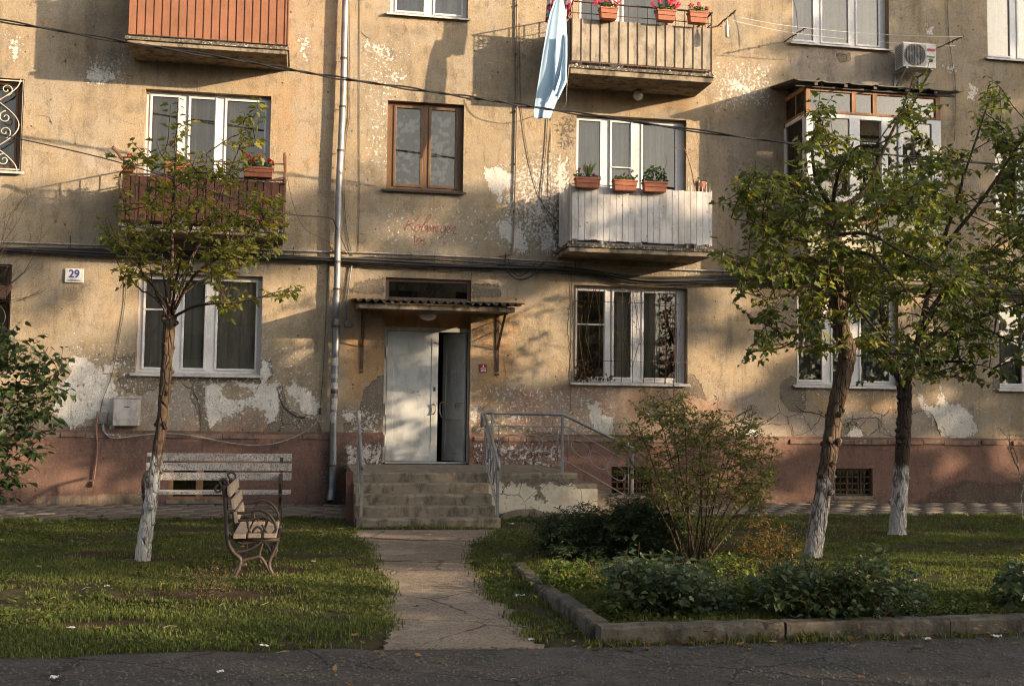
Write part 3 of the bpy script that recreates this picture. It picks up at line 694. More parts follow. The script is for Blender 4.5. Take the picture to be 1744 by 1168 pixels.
# closed leaf
xl0, xl1 = x0+.055, W(748, 700).x-.02
m = MB(); zb, zt2 = .725, 2.895; y = yd+.01; b = .11
m.box(xl0, xl0+b, y-.015, y+.035, zb, zt2); m.box(xl1-b, xl1, y-.015, y+.035, zb, zt2); m.box(xl0+b, xl1-b, y-.015, y+.035, zb, zb+b); m.box(xl0+b, xl1-b, y-.015, y+.035, zt2-b, zt2)
m.box(xl0+b-.01, xl1-b+.01, y-.006, y+.03, zb+b-.01, zt2-b+.01)
dl = m.build('door', M['door'], bld, bevel=.003); dl['label'] = 'closed grey left door leaf with scratches'
m = MB(); hx = xl1-.055
m.tube([(hx-.015, y-.02, 1.68), (hx-.015, y-.055, 1.68), (hx+.02, y-.06, 1.66), (hx+.025, y-.06, 1.58), (hx-.01, y-.055, 1.52), (hx-.01, y-.02, 1.52)], .011, 6)
m.build('handle', weathered('brass_handle', (.35, .3, .22), metal=.6, rough=.45), dl, smooth=True)
m = MB(); m.box(hx-.018, hx+.018, y-.022, y-.012, 1.90, 1.97); m.build('lock_plate', M['dark_metal'], dl, bevel=.003)
for z in (2.45, 1.48, 1.02-.05):
    m = MB(); m.box(xl0-.028, xl0-.004, y-.03, y-.005, z, z+.2); m.tube([(xl0-.014, y-.03, z+.01), (xl0-.014, y-.03, z+.19)], .012, 8); m.build('hinge', M['ac_white'], dl)
m = MB()
sx, sz = W(690, 668, 0.1).x, W(690, 668, .1).z
for i in range(26):
    a = sx+.0+.035*i+random.uniform(-.03, .03); zz = sz+.06-.012*i+random.uniform(-.035, .035); l = random.uniform(.004, .03)
    a = sx+.25*random.random(); zz = sz+.07-.35*(a-sx)+random.uniform(-.05, .03)
    an = random.uniform(-1.2, .4); m.ribbon([(a, zz), (a+l*math.cos(an), zz+l*math.sin(an))], .005, y-.0075, y-.0062)
m.build('scratch', M['black_plastic'], dl)
# open leaf, swung inwards on the right
hx1 = x1-.045; m = MB()
wd = .52; ang = R(52)     # folded inwards
ca, sa = math.cos(ang), math.sin(ang)
def LP(u, v, z): return (hx1-u*ca+v*sa*0-v*sa, y+.02+u*sa-v*ca, z)
def lbox(mb, u0, u1, v0, v1, z0_, z1_):
    mb.add([LP(u0, v0, z0_), LP(u1, v0, z0_), LP(u1, v1, z0_), LP(u0, v1, z0_), LP(u0, v0, z1_), LP(u1, v0, z1_), LP(u1, v1, z1_), LP(u0, v1, z1_)],
           [(0, 3, 2, 1), (4, 5, 6, 7), (0, 1, 5, 4), (1, 2, 6, 5), (2, 3, 7, 6), (3, 0, 4, 7)])
lbox(m, 0, .075, 0, .05, zb, zt2); lbox(m, wd-.075, wd, 0, .05, zb, zt2)
for za, zc in ((zb, zb+.1), (1.42, 1.5), (zt2-.1, zt2)): lbox(m, .075, wd-.075, 0, .05, za, zc)
lbox(m, .065, wd-.065, .01, .036, zb+.09, 1.43)
lbox(m, .065, wd-.065, .01, .036, 1.49, zt2-.09)
dr = m.build('door', M['door_frame'], bld, bevel=.003); dr['label'] = 'grey right door leaf standing ajar'
m = MB(); zc = 1.72
for s_ in (0.05,):
    m.tube([LP(wd-.05, .05, zc), LP(wd-.05, .10, zc), LP(wd-.01, .11, zc-.02), LP(wd-.0, .11, zc-.15), LP(wd-.04, .10, zc-.26)], .012, 6)
m.build('handle', M['ac_white'], dr, smooth=True)
m = MB(); m.tube([LP(.04, .05, zc), LP(.04, .1, zc), LP(.14, .11, zc-.02), LP(.15, .11, zc-.1)], .011, 6); m.build('handle', M['rail_grey'], dr, smooth=True)
m = MB(); lbox(m, .2, .33, .051, .054, 2.05, 2.3); m.build('notice', M['paper'], dr)
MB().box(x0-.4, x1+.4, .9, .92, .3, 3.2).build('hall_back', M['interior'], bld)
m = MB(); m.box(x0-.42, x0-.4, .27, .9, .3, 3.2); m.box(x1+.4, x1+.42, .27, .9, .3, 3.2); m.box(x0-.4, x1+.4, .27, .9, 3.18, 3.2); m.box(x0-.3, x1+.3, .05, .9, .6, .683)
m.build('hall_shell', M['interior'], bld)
# ---------------------------------------------------------------- canopy over the door
m = MB()
XA, XB, YF = .80, 3.32, -.95
zf0, zf1, zb0, zb1 = 3.17, 3.255, 3.225, 3.31
m.add([(XA, YF, zf0), (XB, YF, zf0), (XB, 0, zb0), (XA, 0, zb0), (XA, YF, zf1), (XB, YF, zf1), (XB, 0, zb1), (XA, 0, zb1)],
      [(0, 3, 2, 1), (4, 5, 6, 7), (0, 1, 5, 4), (1, 2, 6, 5), (2, 3, 7, 6), (3, 0, 4, 7)])
cano = m.build('entrance_canopy', M['canopy_board'], bld, bevel=.01)
vs, fs = [], []; n = 150; XA2, XB2 = .72, 3.46
for i in range(n+1):
    xx = XA2+(XB2-XA2)*i/n; c = .026*math.sin((xx-XA2)*2*math.pi/.128)
    jag = .02*math.sin(i*1.7)+.012*math.sin(i*.53)
    for yy, dz in ((YF-.1+jag, zf1+.02), (-.5, zf1+.075), (0, zf1+.12)):
        vs += [(xx, yy, dz+.02+c), (xx, yy, dz+.01+c)]
for i in range(n):
    b0 = i*6; b1 = b0+6
    for k in (0, 2): fs += [(b0+k, b0+k+2, b1+k+2, b1+k), (b0+k+1, b1+k+1, b1+k+3, b0+k+3)]
    fs += [(b0, b1, b1+1, b0+1)]
MB().add(vs, fs).build('roof_sheet', M['slate'], cano)
for (bx, sgn) in ((.92, 0), (3.2, 1)):
    m = MB(); m.bar((bx, -.02, 2.24), (bx, -.02, 3.22), .05, .012, (0, 1, 0)); m.bar((bx, -.03, 3.20), (bx, -.85, 3.155), .045, .02)
    m.bar((bx, -.02, 2.62), (bx, -.72, 3.16), .035, .02)
    m.bar((bx, -.02, 2.95), (bx, -.28, 2.84), .025, .012); m.bar((bx, -.02, 3.12), (bx, -.45, 3.0), .025, .012)
    m.bar((bx-.03, -.012, 2.2), (bx+.03, -.012, 2.2), .03); m.build('bracket', M['rust'], cano)

# ---------------------------------------------------------------- balconies
def slab_obj(name, xa, xb, z0, z1, d=.9, mat='slab', bev=.012):
    m = MB(); m.box(xa+.03, xb-.03, -d+.03, .0, z0, z1-.045)
    s = m.build(name, M[mat], bld, bevel=bev)
    e = MB(); n = 26
    top = []; 
    for i in range(n+1):
        xx = xa+(xb-xa)*i/n; top.append((xx, -d+random.uniform(-.006, .012)))
    ol = [(xa, 0)]+top+[(xb, 0)]
    e.prism(ol, z1-.05, z1); e.build('slab_rim', M['slab_dirty'], s)
    return s
def ribbed(xa, xb, y, z0, z1, mat, pitch=.125, rib=.022, depth=.022, side=None):
    """profiled sheet: flat bands with sunken grooves"""
    m = MB(); x = xa
    while x < xb-.01:
        xe = min(x+pitch-rib, xb); m.box(x, xe, y, y+.004, z0+random.uniform(-.006, .006), z1)
        xr = min(xe+rib, xb)
        if xr > xe+.002: m.box(xe+.0005, xr-.0005, y+depth, y+depth+.004, z0, z1-.002)
        if xr > xe+.002: m.box(xe-.004, xe, y+.0045, y+depth, z0, z1); m.box(xr, min(xr+.004, xb), y+.0045, y+depth, z0, z1)
        x = xr
    return m
def sides(m, x, z0, z1, d=.9, pitch=.125, sgn=1):
    y = -d+.02
    while y < -.02:
        ye = min(y+pitch-.02, -.0); m.box(x, x+.004*sgn if sgn > 0 else x, y, ye, z0, z1) if sgn > 0 else m.box(x-.004, x, y, ye, z0, z1)
        m.box(min(x, x-sgn*-.02)+.002, min(x, x-sgn*-.02)+.006, ye, min(ye+.02, 0), z0, z1)
        y = ye+.02
# top-left: warm brown sheet
s1 = slab_obj('balcony', -2.87, -.37, 7.185, 7.305); s1['label'] = 'upper left balcony clad in warm brown ribbed sheet'
m = ribbed(-2.82, -.40, -.87, 7.345, 8.42, None); sides(m, -2.82, 7.345, 8.42); sides(m, -.40, 7.345, 8.42, sgn=-1); m.build('cladding', M['brown_sheet'], s1)
m = MB(); m.bar((-2.83, -.88, 8.45), (-.39, -.88, 8.45), .045, .03); m.bar((-2.83, -.88, 8.45), (-2.83, 0, 8.45), .04, .03); m.bar((-.39, -.88, 8.45), (-.39, 0, 8.45), .04, .03)
m.bar((-2.83, -.85, 7.35), (-.39, -.85, 7.35), .03, .03)
for xx in (-2.81, -2.0, -1.2, -.41): m.bar((xx, -.84, 7.3), (xx, -.84, 8.45), .03)
m.build('railing', M['dark_metal'], s1)
# second floor left: dark brown sheet with a rail above
s2 = slab_obj('balcony', -2.87, -.37, 4.265, 4.375); s2['label'] = 'lower left balcony clad in dark brown sheet behind the young tree'
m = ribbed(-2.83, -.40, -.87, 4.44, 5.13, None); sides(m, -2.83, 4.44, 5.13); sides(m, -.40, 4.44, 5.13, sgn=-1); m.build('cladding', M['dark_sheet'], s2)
m = MB()
m.bar((-2.84, -.88, 5.40), (-.39, -.88, 5.42), .02, .02); m.bar((-2.84, -.88, 5.28), (-.39, -.88, 5.29), .014, .014); m.bar((-2.84, -.88, 5.15), (-.39, -.88, 5.16), .03, .03)
for i in range(13): xx = -2.83+i*.203; m.bar((xx, -.87, 4.37), (xx, -.87, 5.41), .013)
for xx in (-2.84, -.39):
    m.bar((xx, -.88, 5.40), (xx, 0, 5.40), .02); m.bar((xx, -.88, 5.16), (xx, 0, 5.16), .02)
    for i in range(5): m.bar((xx, -.17*i-.1, 4.38), (xx, -.17*i-.1, 5.4), .012)
m.tube([(-.39, -.9, 5.1), (-.385, -.9, 5.3), (-.39, -.9, 5.52), (-.40, -.9, 5.6)], [.03, .022, .03, .02], 6)
m.tube([(-2.84, -.9, 5.35), (-2.9, -.95, 5.45), (-2.97, -1.02, 5.52)], [.02, .026, .03], 6)
m.build('railing', weathered('brown_rail', (.19, .085, .045), (.12, .06, .035), amt=.4, sc=8, rough=.7), s2)
# third floor centre: board panel behind thin rails
s3 = slab_obj('balcony', 4.19, 6.74, 7.20, 7.345, mat='slab'); s3['label'] = 'upper centre balcony with pale boards behind thin rusty bars'
m = MB(); m.box(4.235, 6.715, -.853, -.843, 7.43, 8.15); m.box(6.70, 6.715, -.83, 0, 7.43, 8.15)
m.build('cladding', M['panel_board'], s3)
m = MB(); m.box(4.22, 4.23, -.83, -.02, 7.40, 8.16); m.build('side_panel', weathered('grey_side_board', (.15, .15, .14), amt=.4, sc=3, rough=.8), s3)
m = MB()
for i in range(16):
    xx = 4.25+i*.1635; m.bar((xx, -.86, 7.36), (xx+random.uniform(-.006, .006), -.86, 8.42), .009)
m.bar((4.25, -.87, 8.43), (6.71, -.87, 8.42), .035, .018); m.bar((4.25, -.86, 8.24), (6.71, -.86, 8.23), .012); m.bar((4.24, -.86, 7.41), (6.71, -.86, 7.40), .02)
for xx in (4.24, 6.71):
    m.bar((xx, -.87, 8.43), (xx, 0, 8.43), .03, .018); m.bar((xx, -.86, 8.24), (xx, 0, 8.24), .012)
    for i in range(6): m.bar((xx, -.15*i-.06, 7.36), (xx, -.15*i-.06, 8.42), .011)
m.build('railing', M['rust'], s3)
for xx in (4.32, 5.05, 5.95, 6.6): m = MB(); m.box(xx, xx+.035, -.84, -.80, 7.34, 7.45); m.build('spacer_block', M['ac_white'], s3)
# second floor centre: white planks
s4 = slab_obj('balcony', 4.19, 6.73, 4.215, 4.345); s4['label'] = 'lower centre balcony boarded with flaking white planks'
m = MB(); x = 4.27
while x < 6.67:
    xe = min(x+.108, 6.69); m.box(x+.003, xe-.003, -.885+random.uniform(-.004, .004), -.865, 4.415+random.uniform(-.012, .012), 5.31+random.uniform(-.012, .012)); x = xe
m.box(4.27, 6.69, -.862, -.845, 4.45, 5.28)
m.build('plank_front', M['white_plank'], s4)
for xa_, xb_ in ((4.25, 4.268), (6.692, 6.71)):
    m = MB(); y = -.865
    while y < -.05: m.box(xa_, xb_, y, y+.062+random.uniform(-.004, .004), 4.40+random.uniform(-.02, .02), 5.33+random.uniform(-.03, .05)); y += .09
    m.build('plank_side', M['white_plank'], s4)
m = MB()
for xx in (4.3, 4.9, 5.47, 6.28, 6.6): m.bar((xx, -.83, 4.33), (xx, -.83, 4.47), .025)
for i in range(7): xx = 6.28+i*.065; m.tube([(xx, -.85, 5.22), (xx+random.uniform(-.01, .01), -.855, 5.48+random.uniform(-.03, .05))], .008, 5)
m.tube([(4.27, -.855, 5.35), (5.3, -.855, 5.34)], .010, 5)
m.build('railing', weathered('white_rail_bars', (.55, .53, .5), (.4, .33, .27), amt=.4, sc=9, rough=.6, chips=(.15, .07, .04), chipamt=.6), s4)
# second floor right: glazed box balcony
s5 = slab_obj('balcony', 8.35, 10.95, 4.215, 4.345); s5['label'] = 'glazed right balcony with white frames, timber top lights and tin lean-to roof'
m = MB(); xa, xb, yf = 8.42, 10.92, -.9
m.box(xa, xb, yf, yf+.04, 4.36, 5.25); m.box(xa, xa+.04, yf+.04, 0, 4.36, 5.25); m.box(xb-.04, xb, yf+.04, 0, 4.36, 5.25)
m.build('parapet_panel', weathered('cream_parapet_sheet', (.52, .47, .33), (.44, .40, .28), amt=.25, sc=2, rough=.6, bump=.1), s5)
f = MB(); g = MB(); zA, zB = 5.26, 6.79
f.box(xa-.02, xb+.02, yf-.01, yf+.06, zA, zA+.09); f.box(xa-.02, xb+.02, yf-.01, yf+.06, zB-.07, zB)
for a, b in ((xa-.02, xa+.10), (9.20, 9.34), (9.80, 9.92), (10.12, 10.2), (xb-.16, xb+.02)): f.box(a, b, yf-.012, yf+.062, zA, zB)
f.box(9.34, 9.40, yf-.004, yf+.05, zA+.09, zB-.07)
for xx in (xa, xb):
    f.box(xx-.03, xx+.03, yf+.062, 0, zA, zA+.08); f.box(xx-.03, xx+.03, yf+.062, 0, zB-.07, zB); f.box(xx-.03, xx+.03, -.07, 0, zA, zB); f.box(xx-.032, xx+.032, yf+.062, yf+.13, zA, zB)
wf = f.build('window_frame', M['upvc'], s5, bevel=.004)
g.box(xa+.1, 9.2, yf+.02, yf+.026, zA+.09, zB-.07); g.box(9.92, 10.12, yf+.02, yf+.026, zA+.09, zB-.07); g.box(10.2, xb-.16, yf+.02, yf+.026, zA+.09, zB-.07)
g.box(xa-.004, xa+.002, yf+.13, -.07, zA+.08, zB-.07); g.box(xb-.002, xb+.004, yf+.13, -.07, zA+.08, zB-.07)
f = MB(); zC, zD = 6.80, 7.22
f.box(xa-.02, xb+.02, yf, yf+.06, zC, zC+.045); f.box(xa-.02, xb+.02, yf, yf+.06, zD-.04, zD)
for a, b in ((xa-.02, xa+.055), (9.25, 9.335), (9.645, 9.725), (xb-.075, xb+.02)): f.box(a, b, yf-.004, yf+.064, zC, zD)
for xx in (xa, xb):
    f.box(xx-.02, xx+.03, yf+.064, 0, zC, zC+.045); f.box(xx-.02, xx+.03, yf+.064, 0, zD-.02, zD+.06); f.box(xx-.022, xx+.032, -.06, 0, zC, zD+.1); f.box(xx-.018, xx+.028, -.5, -.45, zC+.045, zD)
f.build('top_light_frame', M['old_wood'], s5, bevel=.003)
g.box(xa+.055, 9.25, yf+.03, yf+.034, zC+.045, zD-.04); g.box(9.335, 9.645, yf+.03, yf+.034, zC+.045, zD-.04); g.box(9.725, xb-.075, yf+.03, yf+.034, zC+.045, zD-.04)
g.box(xa+.003, xa+.007, yf+.064, -.06, zC+.045, zD+.0); g.box(xb+.003, xb+.007, yf+.064, -.06, zC+.045, zD+.0)
g.build('pane', M['glass'], s5)
m = MB(); n = 44; vs = []; fs = []
for i in range(n+1):
    xx = 8.12+(11.28-8.12)*i/n; up = .022 if i % 7 == 0 else 0.0
    vs += [(xx, -1.06, 7.30+up), (xx, 0, 7.46+up), (xx, 0, 7.445+up), (xx, -1.06, 7.288+up)]
for i in range(n):
    b0 = 4*i; fs += [(b0, b0+4, b0+5, b0+1), (b0+3, b0+2, b0+6, b0+7), (b0, b0+3, b0+7, b0+4)]
fs += [(0, 1, 2, 3), (4*n+3, 4*n+2, 4*n+1, 4*n)]
m.add(vs, fs); m.build('lean_to_roof', M['tin_roof'], s5)
m = MB()
for xx in (8.5, 9.05, 9.6, 10.2, 10.75): m.add([(xx, -1.03, 7.24), (xx+.06, -1.03, 7.24), (xx+.06, 0, 7.39), (xx, 0, 7.39), (xx, -1.03, 7.285), (xx+.06, -1.03, 7.285), (xx+.06, 0, 7.44), (xx, 0, 7.44)],
      [(0, 3, 2, 1), (4, 5, 6, 7), (0, 1, 5, 4), (1, 2, 6, 5), (2, 3, 7, 6), (3, 0, 4, 7)])
m.box(8.2, 11.2, -.95, -.90, 7.225, 7.255)
m.build('rafter', M['dark_metal'], s5)
# ================================================================== leaves and plants (helpers)
def leaf_mat(name, cols, trans=.35, rough=.5, spec=.3):
    t = NT(name); a = t.attr('rnd', 'Fac')
    r = t.n('ShaderNodeValToRGB'); t.L(a, r.inputs[0]); e = r.color_ramp.elements
    while len(e) < len(cols): e.new(.5)
    for i, (pos, c) in enumerate(cols): e[i].position = pos; e[i].color = (*c, 1)
    col = t.mix(t.rg(t.noise(55, 2, .5), .35, .75, 0, .35), r.outputs[0], (.05, .045, .01))
    t.done(col, rough, **{'Specular IOR Level': spec})
    tl = t.n('ShaderNodeBsdfTranslucent'); t.L(t.mix(1.0, r.outputs[0], (1.0, .95, .45), 'MULTIPLY'), tl.inputs[0])
    hs = t.n('ShaderNodeHueSaturation'); hs.inputs['Value'].default_value = 1.7; hs.inputs['Saturation'].default_value = 1.1
    t.L(r.outputs[0], hs.inputs['Color']); t.L(hs.outputs[0], tl.inputs[0])
    mx = t.n('ShaderNodeMixShader'); mx.inputs[0].default_value = trans; t.L(t.b.outputs[0], mx.inputs[1]); t.L(tl.outputs[0], mx.inputs[2]); t.L(mx.outputs[0], t.o.inputs[0])
    return t.m
HALF = {
 'lobed': [(0, 0), (.10, .20), (.05, .46), (.33, .27), (.52, .50), (.60, .20), (.80, .22), (1.0, 0)],
 'oval': [(0, 0), (.2, .2), (.5, .29), (.8, .16), (1.0, 0)],
 'wide': [(0, 0), (-.06, .25), (.2, .46), (.42, .36), (.62, .34), (.82, .14), (1.0, 0)],
 'narrow': [(0, 0), (.3, .12), (.7, .1), (1, 0)],
 'blade': [(0, 0), (.35, .035), (1, 0)],
}
def leaf_array(P, D, N, S, tmpl, fold=.25, droop=.25):
    """vertex and loop arrays for many leaves: P base, D direction, N normal, S length"""
    h = HALF[tmpl]; n = len(h)
    U = np.array([q[0] for q in h]+[q[0] for q in h[1:-1]]); Vv = np.array([q[1] for q in h]+[-q[1] for q in h[1:-1]])
    Wn = np.abs(Vv)*fold-droop*U*U
    D = D/np.linalg.norm(D, axis=1, keepdims=True)
    N = N-D*np.sum(N*D, axis=1, keepdims=True); N = N/np.maximum(np.linalg.norm(N, axis=1, keepdims=True), 1e-6)
    B = np.cross(D, N)
    V = P[:, None, :]+S[:, None, None]*(U[None, :, None]*D[:, None, :]+Vv[None, :, None]*B[:, None, :]+Wn[None, :, None]*N[:, None, :])
    k = 2*n-2
    f1 = list(range(n)); f2 = [0]+[n+i for i in range(n-2)]+[n-1]; f2 = f2[::-1]
    base = (np.arange(len(P))*k)[:, None]
    loops = (base+np.array(f1+f2)[None, :]).ravel(); lt = np.tile([n, n], len(P))
    return V.reshape(-1, 3), loops, lt, k
def leaf_mesh(name, P, D, N, S, tmpl, mat, parent, rnd=None, **kw):
    P, D, N, S = map(lambda a: np.asarray(a, float), (P, D, N, S))
    V, loops, lt, k = leaf_array(P, D, N, S, tmpl, **kw)
    if rnd is None: rnd = rng.random(len(P))
    return np_mesh(name, V, loops, lt, mat, parent, {'rnd': ('FLOAT', np.repeat(rnd, k))}, smooth=False)
def rdirs(n):
    v = rng.normal(size=(n, 3)); return v/np.linalg.norm(v, axis=1, keepdims=True)
M['geranium_leaf'] = leaf_mat('geranium_foliage', [(0, (.03, .07, .02)), (.6, (.055, .11, .03)), (1, (.10, .13, .03))])
M['petal_red'] = leaf_mat('red_petals', [(0, (.40, .01, .012)), (1, (.62, .03, .03))], .3)
M['petal_pink'] = leaf_mat('pink_petals', [(0, (.62, .05, .13)), (.6, (.75, .12, .22)), (1, (.7, .25, .3))], .3)
M['petal_magenta'] = leaf_mat('magenta_petals', [(0, (.30, .02, .10)), (1, (.45, .04, .16))], .3)
M['stalk'] = NT('green_stalk').done((.07, .10, .03), .7)

def planter(label, c, w, d, h, mat, flowers, nl=120, ph=.16, spike=False, pot=False, group=None, petal='petal_red', lush=1.0):
    """c: centre of the box bottom"""
    t = thing('flower_box' if not pot else 'flower_pot', label, 'flower box' if not pot else 'flower pot', c, group)
    x, y, z = c; m = MB(); e = .018
    if pot: m.lathe(c, [(w*.36, 0), (w*.5, h*.85), (w*.56, h*.85), (w*.56, h), (w*.5, h), (w*.46, h*.85), (w*.3, h*.8)], 16)
    else:
        a, b = w/2-.02, d/2-.015
        m.add([(x-a, y-b, z), (x+a, y-b, z), (x+a, y+b, z), (x-a, y+b, z), (x-w/2, y-d/2, z+h), (x+w/2, y-d/2, z+h), (x+w/2, y+d/2, z+h), (x-w/2, y+d/2, z+h)],
              [(0, 3, 2, 1), (0, 1, 5, 4), (1, 2, 6, 5), (2, 3, 7, 6), (3, 0, 4, 7)])
        m.box(x-w/2-.008, x+w/2+.008, y-d/2-.008, y+d/2+.008, z+h-.03, z+h)
        m.box(x-w/2+.01, x+w/2-.01, y-d/2-.004, y-d/2+.01, z+h*.45, z+h*.5)
    m.build('box' if not pot else 'pot', M[mat], t, bevel=.004)
    n = nl; P_ = np.stack([rng.uniform(-w/2, w/2, n)+x, rng.uniform(-d/2, d/2, n)*1.1+y, z+h+rng.random(n)**1.3*ph*(.6+.4*np.sin(rng.uniform(0, 3.1, n)))], 1)
    if lush > 1: P_[:, 2] = z+h+rng.random(n)*ph*lush*(1-((P_[:, 0]-x)/(w*.62))**2)
    D = rdirs(n)+np.array([0, -.2, .15]); leaf_mesh('foliage', P_, D, rdirs(n)+np.array([0, -.5, .8]), rng.uniform(.025, .05, n), 'wide', M['geranium_leaf'], t)
    st = MB()
    for (fx, fz, fr) in flowers:
        fp = Vector((x+fx, y-.04+random.uniform(-.04, .03), z+h+fz)); st.tube([(x+fx*.7, y, z+h-.01), ((x+fx*.9), y-.01, z+h+fz*.6), fp], .004, 4)
        k = 34; q = rdirs(k); leaf_mesh('flower_head', np.array(fp)+q*fr*.45*np.array([1, 1, .8]), q+rdirs(k)*.5, q, rng.uniform(.02, .032, k)*fr/.05, 'wide', M[petal], t)
    if not flowers: st.tube([(x, y, z+h), (x+.01, y, z+h+.06)], .004, 4)
    for i in range(8):
        xx = x+random.uniform(-w/2.4, w/2.4); st.tube([(xx, y, z+h-.01), (xx+random.uniform(-.04, .04), y+random.uniform(-.05, .03), z+h+random.uniform(.04, ph))], .003, 4)
    st.build('stem', M['stalk'], t)
    if spike:
        n = 16; P_ = np.tile([x+.02, y, z+h], (n, 1)); D = np.stack([rng.uniform(-.5, .5, n), rng.uniform(-.3, .3, n), np.ones(n)], 1)
        leaf_mesh('spiky_leaves', P_, D, rdirs(n), rng.uniform(.16, .30, n), 'narrow', leaf_mat('spiky_leaf', [(0, (.16, .2, .08)), (1, (.3, .33, .16))]), t, droop=.35)
    return t

# ================================================================== things fixed to the wall
def clamp(m, p, r):
    m.lathe((p[0], p[1], p[2]), [(r+.001, -.015), (r+.008, -.015), (r+.008, .015), (r+.001, .015)], 14)
# downpipe
dp = thing('downpipe', 'tall dented grey metal rain pipe left of the entrance covered in torn paper notices', 'rain pipe', (.48, -.13, 0))
def pz(z): return .472+.0115*max(0, z-4.0) if z > 4 else .472+.0008*z
pp = [(pz(z)+.008*math.sin(z*2.1), -.13-.003*math.sin(z*1.3), z) for z in np.arange(2.85, 10.6, .45)]
m = MB(); m.tube(pp, .052, 18); m.build('upper_pipe', M['pipe'], dp, smooth=True)
pp = [(.478+.004*math.sin(z*3), -.13, z) for z in (2.95, 2.4, 1.9, 1.3, .9, .62, .30)]+[(.468, -.15, .2), (.455, -.22, .08)]
m = MB(); m.tube(pp, [.059]*6+[.061, .062, .064], 18, cap=False); m.build('lower_pipe', weathered('dark_zinc_pipe', (.22, .23, .25), (.15, .155, .165), dirt=(.08, .07, .06), amt=.4, sc=3, rough=.4, bump=.1, metal=.5), dp, smooth=True)
for z, r_ in ((7.42, .053), (5.86, .053), (4.0, .053), (2.93, .06), (.66, .06), (6.6, .052), (3.55, .052)):
    m = MB(); xx = pz(z)+.008*math.sin(z*2.1) if z > 2.94 else .478; clamp(m, (xx, -.13, z), r_); m.bar((xx, -.08, z), (xx, 0, z), .012); m.build('clamp', M['rust'], dp)
def sticker(z0_, z1_, a0, a1, mat='paper', r=.0612, rag=.3):
    m = MB(); vs = []; n = 12
    for i in range(n+1):
        a = R(a0+(a1-a0)*i/n); jz = random.uniform(-1, 1)*rag*(z1_-z0_)*.3
        for z in (z0_+jz, z1_-jz*.6): vs += [(.478+r*math.sin(a), -.13-r*math.cos(a), z), (.478+(r+.0015)*math.sin(a), -.13-(r+.0015)*math.cos(a), z)]
    fs = []
    for i in range(n):
        q = 4*i; fs += [(q, q+2, q+6, q+4), (q+1, q+5, q+7, q+3), (q, q+4, q+5, q+1), (q+2, q+3, q+7, q+6)]
    m.add(vs, fs+[(0, 1, 3, 2), (4*n, 4*n+2, 4*n+3, 4*n+1)]); return m.build('paper_notice', M[mat], dp)
for z, hh, a0, a1 in ((3.01, .09, -20, 50), (2.35, .13, -50, 60), (2.12, .07, -70, 62), (1.96, .10, -75, 66), (1.86, .055, -70, 60), (1.69, .13, -40, 60), (1.60, .07, -60, 55), (1.46, .13, -75, 40), (1.38, .06, -45, 20)):
    s_ = sticker(z-hh/2, z+hh/2, a0, a1)
    if hh == .055: s_.data.materials[0] = M['black_plastic']

# cable bundle along the wall
def pathW(pts, Y, n=6):
    return smooth_path([W(x, y, (Y[i] if isinstance(Y, (list, tuple)) else Y)) for i, (x, y) in enumerate(pts)], n)
cb = thing('cable_bundle', 'thick sagging bundle of black cables under a pale conduit across the whole wall', 'cables', tuple(W(560, 440, -.06)))
base_line = [(-60, 410), (0, 412), (210, 419), (400, 424), (560, 429), (640, 431), (760, 436), (860, 441), (980, 448), (1100, 457), (1240, 462), (1290, 465), (1500, 474), (1800, 488)]
m = MB(); m.tube(pathW(base_line, -.035), .013, 8); m.build('conduit', M['conduit'], cb, smooth=True)
random.seed(3)
for i in range(13):
    off = 6+random.uniform(0, 13) if i > 2 else 7+i*3
    ph = random.uniform(0, 6); pts = []
    for k, (x, y) in enumerate(base_line):
        sag = 0
        if i in (4, 7, 9) and 560 < x < 1000: sag = 5+2*i % 7
        if 980 <= x <= 1250: sag = 9*math.sin((x-980)/270*math.pi)*(.6+.06*i)
        pts.append((x, y+off+sag+2.2*math.sin(x*.012+ph)))
    m = MB(); m.tube(pathW(pts, -.05-.012*(i % 4)-.004*i, 5), random.choice([.006, .008, .012, .014]), 6); m.build('cable', M['cable'] if i % 5 else M['wire'], cb, smooth=True)
m = MB(); m.tube(pathW([(861, 432), (862, 455), (872, 470), (888, 476), (905, 470), (918, 455), (926, 447)], -.11), .014, 8); m.build('cable_loop', M['cable'], cb, smooth=True)
m = MB(); m.tube(pathW([(866, 440), (870, 460), (884, 470), (900, 462), (912, 448)], -.09), .008, 8); m.build('cable_loop', M['cable'], cb, smooth=True)
m = MB(); m.tube(pathW([(960, 452), (970, 458), (973, 480), (976, 560), (973, 640), (972, 700)], -.02), .005, 6); m.build('drop_wire', M['wire'], cb, smooth=True)
m = MB(); m.tube(pathW([(640, 440), (700, 455), (760, 463), (830, 455), (880, 445)], -.03), .004, 6); m.build('drop_wire', M['wire'], cb, smooth=True)
m = MB(); m.tube(pathW([(805, 437), (803, 470), (801, 480)], -.03), .004, 6); m.build('drop_wire', M['wire'], cb, smooth=True)
for x in (640, 700, 740, 775, 860, 980, 500, 120, 1230):
    a = W(x, 428+(x-560)*.05, -.02); m = MB(); m.bar((a.x, -.02, a.z+.05), (a.x, -.02, a.z-.16), .012, .006); m.bar((a.x, -.11, a.z-.16), (a.x, -.02, a.z-.16), .012, .006); m.build('cable_hook', M['dark_metal'], cb)

def wire(name, label, cat, pts, Y, r, mat='wire', n=6, group=None):
    P_ = pathW(pts, Y, n); m = MB(); m.tube(P_, r, 6)
    return tag(m.build(name, M[mat], None, True, origin=tuple(P_[0])), label, cat, group)
